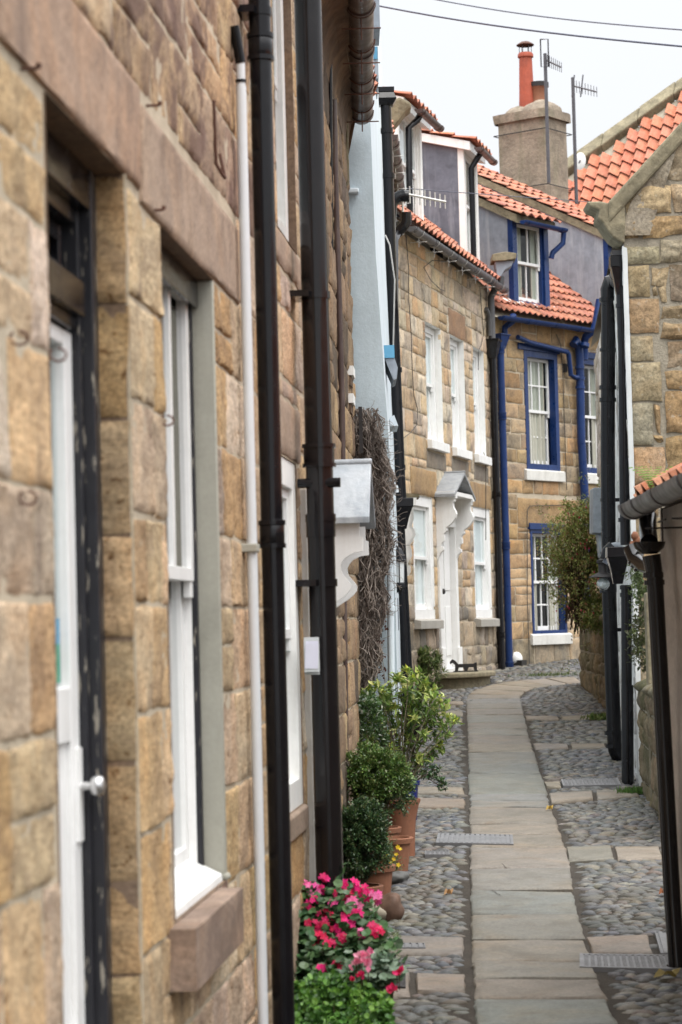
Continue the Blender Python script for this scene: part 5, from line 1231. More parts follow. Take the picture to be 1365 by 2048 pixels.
# small pale aerial near the dormers
t = thing('television_aerial', 'small pale television aerial in front of the dark lead dormer cheek', 'aerial', atY(815, 388, 26.0)); mb = MB()
p, q = atY(812, 388, 26), atY(892, 404, 26.2); mb.tube([p, q], .014, 'aerial_pale', 6)
for i in range(8):
    c = p + (q - p) * (.1 + .88 * i / 7); mb.tube([c + Vector((0, 0, .095 - .003 * i)), c - Vector((0, 0, .095 - .003 * i))], .008, 'aerial_pale', 5)
mb.build('antenna', t); mb = MB(); mb.tube([atY(806, 470, 26), atY(806, 375, 26)], .014, 'aerial_pale', 6); c = atY(795, 378, 26)
for dx in (-.045, .045, 0):
    mb.tube([c + Vector((dx, 0, .13)), c + Vector((dx, 0, -.13))], .008, 'aerial_pale', 5)
for dz in (-.13, -.045, .045, .13): mb.tube([c + Vector((-.05, 0, dz)), c + Vector((.05, 0, dz))], .008, 'aerial_pale', 5)
mb.build('reflector', t)
# overhead wires
for lab, (x0, y0, Y0), (x1, y1, Y1), r in (('lower and thicker of the two dark overhead wires crossing the sky', (700, -12, 26), (1420, 98, 22), .010), ('upper and fainter of the two overhead wires crossing the sky', (880, -8, 36), (1420, 64, 30), .010)):
    a, b = atY(x0, y0, Y0), atY(x1, y1, Y1); a = a + (a - b) * .3; pts = [a + (b - a) * (k / 16) - Vector((0, 0, .10 * math.sin(math.pi * k / 16))) for k in range(17)]
    mb = MB(); mb.tube(pts, r, 'wire', 6); o = mb.build('overhead_wire', at=pts[8], smooth=True); tag(o, lab, 'wire', 'overhead wires')
mb = MB(); pts = px3([(815, 377, 26), (960, 388, 28), (1100, 398, 33), (1230, 408, 40)]); mb.tube(pts, .005, 'wire', 4); o = mb.build('overhead_wire', at=pts[0]); tag(o, 'very thin wire running from the small pale aerial past the chimney', 'wire', 'overhead wires')
# ================================================================= F: gable cottage on the right
hF = thing('gable_cottage', 'rubble stone cottage on the right with raised stone gable and white painted corner', 'cottage', (3.2, 20, .8))
YF = 18.0
FG = Frame(2.17, YF, d=(1, 0), n=(0, -1))              # gable, u to the right
FS = Frame(2.17, YF, 4.4, -1)                           # street side
PALF = [(.45, .34, .20), (.40, .29, .165), (.48, .37, .23), (.34, .26, .165), (.43, .29, .155), (.46, .38, .26), (.31, .24, .17), (.40, .31, .2)]
kz = FG.hit(1215, 405)[1]; ku = FG.hit(1215, 405)[0]; k2u, k2z = FG.hit(1365, 243)
sl = (k2z - kz) / (k2u - ku)
def topF(u): return min(kz + (u - ku) * sl, kz + (3.0 - ku) * sl - (u - 3.0) * sl if u > 3.0 else 1e9)
print('F', kz, ku, k2u, k2z, sl)
mb = MB()
qz = FG.hit(1255, 492)[1]
# tall smoother quoins at the corner
z = .8; k = 0
qst = []
while z < qz - .02:
    h = R.uniform(.20, .34); h = min(h, qz - z); w = .20 if k % 2 else .26
    if qz - z - h < .12: h = qz - z
    qst.append((.0, w + R.uniform(-.02, .02), z, z + h)); z += h; k += 1
for q in qst: mb.quad(FG.P(q[0], q[2], -.003), FG.P(q[1], q[2], -.003), FG.P(q[1], q[3], -.003), FG.P(q[0], q[3], -.003), 'mortar_grey')
stonewall(mb, FG, .0, 6, .5, 10, qst, PALF, 'stone_rubble', ch=(.17, .34), bw=(.28, .62), top=lambda u: topF(u) - .1, mortar='mortar_grey', cell=.035, gap=.026, proud=.020, amp=.024, edge=.04, freq=5, jit=.02)
PALQ = [(.46, .38, .26), (.42, .34, .22), (.48, .36, .22), (.45, .31, .18), (.38, .33, .23)]
for q in qst: block(mb, FG, *q, vary(R.choice(PALQ), .08), 'stone_rubble', cell=.04, gap=.016, proud=.022, amp=.012, edge=.03, jit=.006)
stonewall(mb, FS, 0, 8, .5, qz + .02, (), [(.66, .67, .67)], 'stone_rubble', ch=(.25, .35), bw=(.3, .6), cell=.1, gap=.01, amp=.006, mortar='render_white')
backshell(mb, Frame(2.17, YF, 4.4, -1), 0.3, 8, .5, qz, 5.9, 'render_cream', ends=(0, 1))
mb.build('wall', hF, smooth=True, recalc=False)
# white painted margin on the street face (real paint on a rendered strip)
mb = MB(); patch(mb, FS.P(-.012, .7, .012), FS.P(6.5, .9, .012), FS.P(6.5, qz, .012), FS.P(-.012, qz, .012), 40, 60, 'render_white', .006, 6); patch(mb, FG.P(-.014, .7, .010), FG.P(.022, .7, .028), FG.P(.020, qz - .02, .028), FG.P(-.014, qz, .010), 3, 60, 'render_white', .008, 9); mb.build('painted_margin', hF, smooth='all', recalc=False)
# coping + kneeler
mb = MB(); u = ku; 
while u < 3.0:
    L = R.uniform(.5, .8); u2 = min(u + L, 3.0); z0, z1 = topF(u) , topF(u2)
    c = vary((.26, .24, .165), .15); j = R.uniform(-.01, .015)
    a = [FG.P(u, z0 - .16 + j, .06), FG.P(u2 - .01, z1 - .16 + j, .06), FG.P(u2 - .01, z1 - .16 + j, -.34), FG.P(u, z0 - .16 + j, -.34), FG.P(u, z0 + j, .07), FG.P(u2 - .01, z1 + j, .07), FG.P(u2 - .01, z1 + j, -.33), FG.P(u, z0 + j, -.33)]
    mb.hexa(a, 'moss_stone'); u = u2
u = 3.0
mb.hexa([FG.P(3.0, topF(3.0) - .16, .06), FG.P(6, topF(6) - .16, .06), FG.P(6, topF(6) - .16, -.34), FG.P(3, topF(3.0) - .16, -.34), FG.P(3, topF(3.0), .06), FG.P(6, topF(6), .06), FG.P(6, topF(6), -.34), FG.P(3, topF(3.0), -.34)], 'moss_stone')
mb.build('gable_coping', hF, bevel=.02)
KP = [(1243, 396), (1228, 408), (1200, 402), (1174, 403), (1181, 413), (1199, 420), (1196, 436), (1206, 444), (1214, 458), (1226, 474), (1238, 482), (1250, 486), (1252, 440), (1250, 398)]
mb = MB(); pts = [FG.P(*FG.hit(x, y, .045), .045) for x, y in KP]; mb.prism(pts, (0, .36, 0), 'moss_stone'); kn = mb.build('kneeler_stone', hF, bevel=.03)
mb = MB(); patch(mb, FG.P(*FG.hit(1240, 470, .05), .03), FG.P(*FG.hit(1300, 470, .05), .03), FG.P(*FG.hit(1365, 262, .05), .035), FG.P(*FG.hit(1262, 405, .05), .035), 20, 20, 'stone_rubble', .05, 4, tint=(.34, .29, .22)); mb.build('mortar_fillet', hF, smooth='all', recalc=False)
# roof F behind the coping
mb = MB(); el = FS.P(0, kz - .15, .1); pantiles(mb, FS.P(.36, kz - .20, -.10), FS.d, (-FS.n * math.cos(math.atan(sl)) + Vector((0, 0, math.sin(math.atan(sl))))), 30, 14)
mb.quad(FS.P(.3, kz - .2, .05), FS.P(8, kz - .2, .05), FS.P(8, kz - .25 + 3 * sl, -2.95), FS.P(.3, kz - .25 + 3 * sl, -2.95), 'render_cream'); mb.quad(FS.P(.3, kz - .25 + 3 * sl, -2.95), FS.P(8, kz - .25 + 3 * sl, -2.95), FS.P(8, kz - .2, -5.9), FS.P(.3, kz - .2, -5.9), 'tile', TILEPAL[0]); mb.build('roof', hF)
HS = lambda x, y, Y: atY(x, y, Y)
# gutter at the eaves, hoppers and pipes
g0 = HS(1240, 500, 18.15); g1 = HS(1222, 560, 24.5); g1.z = g0.z; gutter(hF, g0, g1, .065, 'grey_gutter', joints=(.02, .2, .5, .8))
mb = MB(); Y1 = 18.15
mb.tube([HS(1243, 590, Y1), HS(1247, 700, Y1), HS(1250, 1000, Y1), HS(1252, 1090, Y1)], .040, 'black_paint', 16)
mb.tube([HS(1253, 1170, Y1), HS(1254, 1395, Y1), HS(1256, 1572, Y1 - .02)], .040, 'black_paint', 16); mb.tube([HS(1255, 1370, Y1), HS(1256, 1574, Y1 - .02)], .046, 'black_paint', 16)
for x, y in ((1244.5, 612), (1250, 1040), (1253, 1175), (1253.5, 1190)): mb.tube([HS(x, y - 4, Y1), HS(x, y + 4, Y1)], .050, 'black_paint', 16)
p1 = mb.build('downpipe', hF, smooth=True, ); p1['label'] = 'thinner right hand black downpipe with two hoppers'
hopperpx(p1, 1243, 512, 590, Y1, .088, .038, .06, 'black_paint'); hopperpx(p1, 1236, 1094, 1168, Y1 - .02, .086, .035, .07, 'black_paint')
mb = MB(); Y2 = 19.9
pts = [HS(1240, 570, Y2 + .1), HS(1232, 560, Y2), HS(1222, 563, Y2), HS(1217, 580, Y2), HS(1217, 610, Y2), HS(1216, 900, Y2), HS(1219, 1200, Y2), HS(1229, 1480, Y2), HS(1231, 1500, Y2), HS(1238, 1516, Y2), HS(1250, 1520, Y2)]
mb.tube(pts, [.055, .062, .066, .066] + [.060] * 7, 'black_paint', 20)
for x, y in ((1216, 600), (1216, 775), (1216, 800), (1226.5, 1466), (1229, 1492)): mb.tube([HS(x, y - 4, Y2), HS(x, y + 4, Y2)], .071, 'black_paint', 20)
for x, y in ((1215.5, 700), (1217, 1000), (1222, 1260)):
    mb.tube([HS(x, y - 3, Y2), HS(x, y + 3, Y2)], .066, 'black_paint', 20); c = HS(x, y, Y2); mb.box(c + Vector((.09, .02, 0)), (.10, .03, .03), 'black_paint')
mb.tube([HS(1216, 1165, Y2), HS(1217, 1185, Y2)], .072, 'black_paint', 20)
p2 = mb.build('soil_pipe', hF, smooth=True); p2['label'] = 'thicker left hand black pipe with elbow at its foot'
mb = MB(); mb.tube([HS(1225, 1095, 18.9), HS(1234, 1093, 18.9), HS(1244, 1095, 18.9)], .036, 'lead', 12); mb.tube([HS(1214, 1118, 18.9), HS(1217, 1104, 18.9), HS(1228, 1094, 18.9)], .055, 'black_paint', 14); mb.tube([HS(1226, 1112, 18.9), HS(1217, 1130, 18.9)], .052, 'lead_dark', 14); mb.build('flue_elbow', hF, smooth=True)
mb = MB(); mb.tube([HS(1232, 760, 20.5), HS(1234, 1100, 20.5), HS(1237, 1250, 20.4)], .008, 'white_old', 6); mb.tube([HS(1229, 925, 20.5), HS(1232, 922, 20.5), HS(1236, 924, 20.6)], .010, 'white_old', 6); mb.build('cable', hF)
# pale grey wall cabinet further along
mb = MB(); a = [HS(x, y, 22.2) for x, y in ((1187, 975), (1236, 975), (1236, 1068), (1187, 1066))]; mb.prism(a, (0, .35, 0), 'lead_light'); a = [HS(x, y, 22.25) for x, y in ((1196, 1068), (1236, 1068), (1236, 1125), (1201, 1115))]; mb.prism(a, (0, .2, 0), 'lead_light'); mb.build('wall_cabinet', hF, bevel=.01)
# barn lamp with glass globe
lc = HS(1206, 1150, 19.3); bl = thing('wall_lamp', 'outdoor lamp with dark shade and round clear bulb in front of thick black pipe', 'lamp', lc); s = 19.3 / 4835
mb = MB(); sh = lc + Vector((.005, 0, 0)); T = Matrix.Rotation(.1, 3, 'Y')
mb.lathe(lc, [(.012, 32 * s), (.045, 30 * s), (.045, 24 * s), (.033, 22 * s), (.035, 6 * s), (.045, 4 * s), (.108, -3 * s), (.112, -4.5 * s), (.03, 1 * s)], 'iron_dark', 24); mb.tube([lc + Vector((0, 0, 30 * s)), lc + Vector((.0, .03, 44 * s)), lc + Vector((.06, .1, 46 * s)), lc + Vector((.14, .15, 40 * s))], .012, 'iron_dark', 8); mb.build('lamp_shade', bl, smooth=True)
mb = MB(); mb.blob(lc + Vector((0, 0, -18 * s)), .052, .052, .052, 'glass_pale', nu=20, nv=12, amp=0); mb.build('bulb', bl, smooth='all'); mb = MB(); mb.blob(lc + Vector((0, 0, -16 * s)), .042, .042, .044, 'net', nu=14, nv=8, amp=0); mb.build('diffuser', bl, smooth='all')
# ================================================================= E: far house with the large red roof
hE = thing('house', 'distant house on the right, only its big orange roof and mossy coping showing', 'house', (7, 50, 2))
YE = 48.0
ea = Vector((.93, -.36, 0)).normalized(); pe = rad(51); bk = Vector((.36, .93, 0)).normalized()
se = (bk * math.cos(pe) + Vector((0, 0, math.sin(pe))))
# (roof faces the camera: eave runs right and towards us, slope climbs away from it)
O = atY(1100, 430, YE)
nE = ea.cross(se).normalized()
def hitE(px, py):
    d = ray(px, py); t = (O - CAMP).dot(nE) / d.dot(nE); p = CAMP + d * t - O; return p.dot(ea), p.dot(se)
c0 = hitE(1150, 338); c1 = hitE(1365, 185); c2 = hitE(1365, 400)
print('E', c0, c1, c2)
mE = (c1[1] - c0[1]) / (c1[0] - c0[0])
gE, wE = .34, .235
mb = MB(); umax = c1[0] + 2.5
pantiles(mb, O - ea * 2, ea, se, int((umax + 2) / wE), int((c1[1] + 3) / gE), cw=wE, gauge=gE, keep=lambda c, r: (r + 1) * gE < c0[1] + (c * wE - 2 - c0[0]) * mE + .1, amp=.066, thick=.014, lap=.055, var=.05, pal=[(.56, .22, .14), (.58, .24, .155), (.53, .205, .13)])
Pe = lambda u, w, h=0: O + ea * u + se * w - nE * 0 + (nE if nE.z > 0 else -nE) * h
ul = c0[0] - 1.5
mb.add([Pe(ul, -1, -.08), Pe(umax, -1, -.08), Pe(umax, c0[1] + (umax - c0[0]) * mE, -.08), Pe(ul, c0[1] + (ul - c0[0]) * mE, -.08)], [(0, 1, 2, 3)], 'render_cream')
w0_ = Pe(ul, -1, -.08); w1_ = Pe(umax, -1, -.08)
for a, b in ((w0_, w1_), (w1_, w1_ + bk * 6), (w0_, w0_ + bk * 3)):
    mb.quad(a, b, Vector((b.x, b.y, 1.5)), Vector((a.x, a.y, 1.5)), 'render_cream')
mb.build('roof', hE)
mb = MB(); n = 9
for i in range(n):
    t0, t1 = i / n, (i + 1) / n; ua, ub = ul + (umax - ul) * t0, ul + (umax - ul) * t1; wa, wb = c0[1] + (ua - c0[0]) * mE, c0[1] + (ub - c0[0]) * mE; j = R.uniform(-.03, .04)
    mb.hexa([Pe(ua, wa, -.1), Pe(ub, wb, -.1), Pe(ub, wb + .42, -.1), Pe(ua, wa + .42, -.1), Pe(ua, wa, .12 + j), Pe(ub, wb, .12 + j), Pe(ub, wb + .42, .12 + j), Pe(ua, wa + .42, .12 + j)], 'moss_stone')
mb.build('coping', hE, bevel=.03)
mb = MB(); c = atY(1161, 322, 46); mb.lathe(c, [(.02, 0), (.13, .0), (.17, .02)], 'white_old', 20); 
for v in mb.v: 
    q = v - c; v.x = c.x + q.x * .6; v.y = c.y + q.z - q.x * .5; v.z = c.z + q.y
mb.tube([c, c + Vector((-.1, .2, -.2))], .02, 'aerial_metal', 6); o = mb.build('satellite_dish', at=c, smooth=True); tag(o, 'small white satellite dish low on the distant orange roof', 'satellite dish')
# filler cottage masses between D and E so that the stepped ridge meets something
# ================================================================= G: lean-to outbuilding, right foreground
hG = thing('outbuilding', 'rendered outbuilding at the right edge with grey gutter and leaning black pipe', 'outbuilding', (1.9, 9, .4))
FGx = Frame(1.62, 0, -.75, -1)                           # street wall
mb = MB(); uF = 11.15; zG = 2.50
patch(mb, FGx.P(6, .2, 0), FGx.P(uF, .3, .0), FGx.P(uF, zG, .0), FGx.P(6, zG, .0), 50, 30, 'render_pink', .02, 2.2)
patch(mb, FGx.P(uF, .3, .0), FGx.P(uF, .3, -2.2), FGx.P(uF, zG + 1.4, -2.2), FGx.P(uF, zG, .0), 20, 30, 'render_pink', .015, 2.2)
mb.quad(FGx.P(6, .2, 0), FGx.P(6, .2, -2.2), FGx.P(6, zG + 1.4, -2.2), FGx.P(6, zG, 0), 'render_pink'); mb.quad(FGx.P(6, .2, -2.2), FGx.P(uF, .2, -2.2), FGx.P(uF, zG + 1.4, -2.2), FGx.P(6, zG + 1.4, -2.2), 'render_pink')
mb.build('wall', hG, smooth='all', recalc=False)
mb = MB(); sg = (-FGx.n * math.cos(rad(32)) + Vector((0, 0, math.sin(rad(32))))); pantiles(mb, FGx.P(6, zG + .05, .09), FGx.d, sg, 25, 9, cw=.205, pal=[(.42, .16, .09), (.47, .19, .11), (.38, .14, .08), (.5, .24, .15)], amp=.036, thick=.02)
mb.quad(FGx.P(6, zG + .02, .12), FGx.P(uF, zG + .02, .12), FGx.P(uF, zG + 1.46, -2.2), FGx.P(6, zG + 1.46, -2.2), 'cornice'); mb.build('roof', hG)
ga, gb = atY(1262, 1012, 11.15), atY(1372, 958, 9.05); gb = ga + (gb - ga) * 1.0; gb.z = ga.z
d_ = (gb - ga) * 2.2
gutter(hG, ga, ga + d_, .062, 'grey_gutter', joints=(.03, .13, .30, .5), thick=.005)
for t in (.235, .44):
    mb = MB()
    c = ga + d_ * t; mb.tube([c + Vector((.02, 0, -.06)), c + Vector((.02, 0, -.2))], .0045, 'iron_dark', 6); dd_ = d_.normalized(); q = c + Vector((.02, 0, -.115)); mb.tube([q - dd_ * .14, q + dd_ * .14], .0045, 'iron_dark', 6); mb.tube([q + Vector((-.07, 0, -.03)), q + Vector((.1, 0, -.03))], .0045, 'iron_dark', 6); mb.build('gutter_bracket', hG)
mb = MB(); Yg = 10.75
top = [atY(1296, 1032, Yg + .3), atY(1296, 1060, Yg + .2), atY(1299, 1085, Yg + .05)]
mb.tube(top, .040, 'black_brown', 16)
mb.tube([atY(1303, 1110, Yg), atY(1310, 1150, Yg), atY(1345, 1800, Yg), atY(1357, 1965, Yg - .05)], [.042, .037, .037, .037], 'black_brown', 18)
for x, y in ((1307, 1150), (1309, 1165), (1354, 1935)): mb.tube([atY(x, y - 5, Yg), atY(x + .4, y + 5, Yg)], .046, 'black_brown', 18)
pg = mb.build('downpipe', hG, smooth=True)
mb = MB(); c = atY(1299, 1092, Yg); mb.lathe(c, [(.035, -.035), (.065, -.01), (.073, .012), (.073, .018), (.06, .018)], 'black_brown', 16); 
mb.tube([atY(1262, 1098, 11.2), atY(1270, 1118, 11.15), atY(1290, 1132, 11.05), atY(1306, 1135, 10.95)], .034, 'black_brown', 12)
for k in range(3): 
    p = atY(1266 + 6 * k, 1112 + 7 * k, 11.15); mb.tube([p, p + Vector((.012, 0, -.010))], .042, 'black_brown', 12)
mb.build('hopper', pg, smooth=True)
mb = MB(); c = atY(1271, 1085, 11.6)
for k in range(5): mb.blob(c + Vector((.012 * math.sin(k * 2.2), 0, .03 - .022 * k)), .02, .02, .024, 'terracotta', nu=7, nv=5, seed=k)
mb.build('broken_tile', hG, smooth=True)
# ================================================================= walls on the right
def gardenwall(name, label, F, u0, u1, top, thick, pal, mossy, endface=True, cop=.07):
    t = thing(name, label, 'wall', F.P((u0 + u1) / 2, gz(F.P((u0 + u1) / 2, 0).y), -thick / 2)); mb = MB()
    zb = gz(F.P(u0, 0).y) - .1
    stonewall(mb, F, u0, u1, zb, top, (), pal, mossy, ch=(.18, .32), bw=(.28, .6), mortar='mortar_grey', cell=.05, gap=.02, proud=.015, amp=.018, edge=.04, jit=.012)
    if endface:
        FE_ = Frame(*F.P(u0, 0).xy, d=(-F.n.x, -F.n.y), n=(-F.d.x, -F.d.y)); stonewall(mb, FE_, .0, thick, zb, top, (), [tuple(c * .8 for c in p) for p in pal], mossy, ch=(.2, .34), bw=(.18, .3), mortar='mortar_grey', cell=.05, gap=.02, proud=.012, amp=.016, jit=.008)
    mb.quad(F.P(u0, zb, -thick), F.P(u1, zb, -thick), F.P(u1, top, -thick), F.P(u0, top, -thick), 'mortar_grey')
    FB = Frame(*F.P(u1, 0).xy, d=(-F.n.x, -F.n.y), n=(F.d.x, F.d.y)); stonewall(mb, FB, 0, thick, zb, top, (), pal, mossy, cell=.1)
    mb.build('wall', t, smooth=True, recalc=False)
    mb = MB(); u = u0 - .04
    while u < u1:
        L = R.uniform(.35, .6); u2 = min(u + L, u1 + .03); c = F.P((u + u2) / 2, top + cop * .35, -thick / 2 + .01)
        vs0 = len(mb.v); mb.blob(c, (u2 - u) * .54, thick * .62, cop * R.uniform(.8, 1.25), 'stone_mossy', vary((.24, .22, .15), .15), nu=14, nv=8, amp=.12, seed=u * 3, rot=math.atan2(F.d.y, F.d.x)); u = u2
    mb.build('coping', t, smooth='all', recalc=False); return t
PALM = [(.27, .21, .135), (.24, .19, .125), (.31, .24, .15), (.21, .175, .12)]
FM = Frame(*Vector((1.97, 14.75)), 3.55, -1)
z_ = 1.50
gardenwall('garden_wall', 'mossy low stone wall on the right between the leaning black pipe and the gable cottage', FM, 0, 3.1, z_ - .02, .30, PALM, 'stone_mossy')
FN = Frame(2.70, 24.7, 1.6, -1)
zN = atY(1200, 1243, 25).z
gardenwall('garden_wall', 'stone wall with mossy coping below the red flowering shrub, beyond the two black pipes', FN, 0, 4.3, zN, .5, PALM, 'stone_mossy', cop=.08)
# return wall going away to the right from its far end, pillar on top
t = thing('stone_pier', 'square stone pier standing on the garden wall behind the flowering shrub', 'pier', (2.95, 25.6, zN)); mb = MB(); FP_ = Frame(2.74, 25.2, d=(1, 0), n=(0, -1)); FP2 = Frame(2.74, 25.2, 2, -1)
zt_ = atY(1195, 1135, 25.2).z; stonewall(mb, FP_, 0, .9, zN, zt_, (), PALM, 'stone_mossy', mortar='mortar_grey', cell=.06, gap=.02, amp=.012); stonewall(mb, FP2, 0, .6, zN, zt_, (), PALM, 'stone_mossy', mortar='mortar_grey', cell=.08, gap=.02, amp=.012)
mb.quad(FP_.P(0, zt_, 0), FP_.P(.9, zt_, 0), FP_.P(.9, zt_, -.6), FP_.P(0, zt_, -.6), 'mortar_grey'); mb.build('pier', t, smooth=True, recalc=False)
# concrete post + ivy behind the mossy wall
o = MB(); Yq = 16.6; a, b = atY(1297, 1350, Yq), atY(1312, 1185, Yq)
o.hexa([Vector(p) for p in ((a.x, Yq, .7), (b.x + .015, Yq, .7), (b.x + .015, Yq + .12, .7), (a.x, Yq + .12, .7), (a.x, Yq, b.z), (b.x, Yq, b.z), (b.x, Yq + .12, b.z), (a.x, Yq + .12, b.z))], 'moss_stone'); o = o.build('gate_post', at=(a.x, Yq, .7), bevel=.01); tag(o, 'narrow mossy stone post standing behind the low mossy wall', 'post')
# ================================================================= plants
GRN = [(.08, .15, .035), (.11, .19, .045), (.055, .11, .03), (.16, .25, .06), (.17, .19, .07)]
DGR = [(.04, .08, .035), (.055, .11, .04), (.028, .06, .026), (.08, .145, .05), (.10, .12, .05)]
def gp(px, py, dx=0): p = gh(px, py); return Vector((p.x + dx, p.y, gz(p.y)))
def pot(t, c, r0, r1, h, mat, rim=.035, rimr=1.08, flare=False, soil=True):
    mb = MB()
    if flare: prof = [(.001, 0), (r0, 0), (r0 * 1.02, h * .3), (r0 * 1.12, h * .62), (r1 * .9, h * .88), (r1, h - .012), (r1, h), (r1 * .86, h), (r1 * .78, h - .05)]
    else: prof = [(.001, 0), (r0, 0), (r0 + (r1 - r0) * .75, h - rim), (r1 * rimr, h - rim + .004), (r1 * rimr + .004, h - .004), (r1 * rimr, h), (r1 * .92, h), (r1 * .86, h - .03)]
    mb.lathe(c, prof, mat, 32); o = mb.build('pot', t, smooth=True)
    mb = MB(); vs = [c + Vector((0, 0, h - .035))] + [c + Vector((math.cos(a) * r1 * .9, math.sin(a) * r1 * .9, h - .045)) for a in [2 * math.pi * i / 20 for i in range(20)]]; mb.add(vs, [(0, 1 + i, 1 + (i + 1) % 20) for i in range(20)], 'soil'); mb.build('soil', o, recalc=False)
def twigs(mb, c, n, h, spread, r=.004, mat='bark', seg=5, curl=.15):
    tips = []
    for i in range(n):
        a = R.uniform(0, 2 * math.pi); k = R.uniform(.2, 1) * spread; p = Vector(c); pts = [p.copy()]; d = Vector((math.cos(a) * k, math.sin(a) * k, h * R.uniform(.7, 1)))
        for s in range(1, seg + 1):
            q = Vector(c) + d * (s / seg) + Vector((math.cos(a), math.sin(a), 0)) * k * .35 * math.sin(s / seg * 2) + rdir() * curl * h * .12 * s / seg; pts.append(q)
        mb.tube(pts, [r * (1 - .7 * j / seg) for j in range(seg + 1)], mat, 5); tips.append(pts)
    return tips
# 1. round box bush, front pot
c = gp(722, 1836); t = thing('potted_bush', 'round dark box bush in a wide terracotta pot just behind the pink geraniums', 'potted plant', c)
print('pot1', c)
pot(t, c, .085, .108, .165, 'terracotta')
mb = MB(); twigs(mb, c + Vector((0, 0, .14)), 26, .26, .10, .004); mb.build('stem', t)
mb = MB(); s = c.y / 4835
crown(mb, c + Vector((.0, 0, .165 + 88 * s)), .150, .15, .185, 15000, .017, .0105, DGR, 'leaf_gloss', shell=.45, clumps=240, cs=.16, lob=.22, seed=3)
crown(mb, c + Vector((.0, 0, .165 + 40 * s)), .08, .08, .10, 1500, .016, .009, DGR[:3], 'leaf_gloss', shell=.3, clumps=50, cs=.2, seed=4)
mb.build('foliage', t, recalc=False)
# 2. second box bush behind
pc = gp(752, 1806); t = thing('potted_bush', 'brighter green wider box bush rising behind the round dark one', 'potted plant', pc)
pot(t, pc, .075, .10, .20, 'terracotta')
mb = MB(); tw = twigs(mb, pc + Vector((-.0, 0, .17)), 22, .5, .12, .005)
mb.build('stem', t); top = atY(756, 1552, pc.y)
mb = MB(); crown(mb, top + Vector((-.0, 0, 0)), .178, .15, .145, 15000, .018, .0115, GRN, 'leaf_gloss', shell=.42, clumps=240, cs=.17, lob=.32, seed=9)
crown(mb, top + Vector((.08, 0, -.12)), .12, .1, .12, 1600, .017, .010, DGR, 'leaf_gloss', shell=.3, clumps=40, cs=.2, seed=10); mb.build('foliage', t, recalc=False)
# 3. tall flared terracotta pot with variegated shrub
c = gp(806, 1712); s = c.y / 4835; zt_ = atY(806, 1598, c.y).z
t = thing('potted_shrub', 'tall leggy shrub with yellow tipped leaves in a tall flared terracotta pot', 'potted plant', c)
pot(t, c, .075, .115, zt_ - c.z, 'terracotta', flare=True)
VAR = [(.20, .30, .06), (.32, .40, .10), (.13, .22, .05), (.50, .53, .20), (.18, .27, .07)]
VTIP = [(.50, .55, .06), (.42, .50, .08), (.55, .56, .14)]
mb = MB(); fol = MB(); base = Vector((c.x, c.y, zt_ - .03))
def spray(p, n, L, W, pal, mat='leaf', sp=.03, d0=None):
    for i in range(n):
        d = (rdir(.5) if d0 is None else (d0 * .6 + rdir())).normalized(); leaf(fol, p + rdir() * sp * R.random(), d, Vector((0, 0, 1)) + rdir() * .5, L * R.uniform(.7, 1.3), W * R.uniform(.7, 1.3), mat, vary(R.choice(pal), .2, .06))
TG = [(735, 1400), (755, 1375), (720, 1430), (770, 1400), (800, 1365), (815, 1345), (835, 1350), (850, 1370), (870, 1385), (880, 1400), (865, 1415), (845, 1400), (820, 1400), (790, 1420), (760, 1440), (740, 1450), (725, 1465), (805, 1440), (830, 1440), (855, 1440), (875, 1430), (885, 1455), (900, 1440), (895, 1475), (880, 1495), (865, 1510), (850, 1470), (745, 1480), (775, 1475), (820, 1480), (840, 1520), (890, 1420), (730, 1390), (780, 1380), (810, 1380), (845, 1385), (912, 1445), (725, 1500), (750, 1515), (742, 1385), (765, 1385), (728, 1408), (748, 1415), (795, 1355), (825, 1362), (858, 1392), (765, 1410), (735, 1480), (760, 1500), (785, 1500), (720, 1450), (792, 1460), (815, 1420), (838, 1418), (866, 1400)]
for (x, y) in TG:
    tip = atY(x, y, c.y + R.uniform(-.12, .12)); m = base * .5 + tip * .5 + Vector((R.uniform(-.02, .02), R.uniform(-.05, .05), .02)); m.x = base.x + (tip.x - base.x) * .35
    pts = [base + rdir() * .02, base * .75 + m * .25 + Vector((0, 0, .02)), m, m * .4 + tip * .6 + rdir() * .015, tip]
    mb.tube(pts, [.005, .0045, .0035, .0025, .0015], 'bark' if R.random() < .5 else 'moss_stone', 5)
    spray(tip, 22, .052, .021, VAR, sp=.035); spray(m * .3 + tip * .7, 16, .048, .020, GRN + VAR[:1], sp=.055); spray(m, 3, .03, .013, GRN, sp=.05)
    if y < 1400 or x > 880 or R.random() < .3: spray(tip + Vector((0, 0, .012)), 9, .035, .014, VTIP, sp=.015, d0=Vector((0, 0, .6)))
mb.build('stem', t, recalc=False); fol.build('foliage', t, recalc=False)
# 4. whiter shrub at the house wall behind it
fol = MB(); c = gp(735, 1640); c.y = 13.9; c = Vector((.20, 14.4, gz(14.4))); t = thing('potted_shrub', 'white variegated bushy shrub against the pale blue wall behind the leggy shrub', 'potted plant', c)
pot(t, c, .08, .1, .2, 'terracotta')
top = atY(738, 1440, 14.4)
mb = MB(); twigs(mb, c + Vector((0, 0, .15)), 14, .7, .12, .005); mb.build('stem', t)
crown(fol, top + Vector((-.02, 0, -.06)), .10, .1, .22, 2300, .03, .015, [(.40, .45, .36), (.10, .18, .06), (.09, .16, .05), (.07, .13, .05), (.05, .10, .03)], clumps=70, cs=.3, seed=12); fol.build('foliage', t, recalc=False)
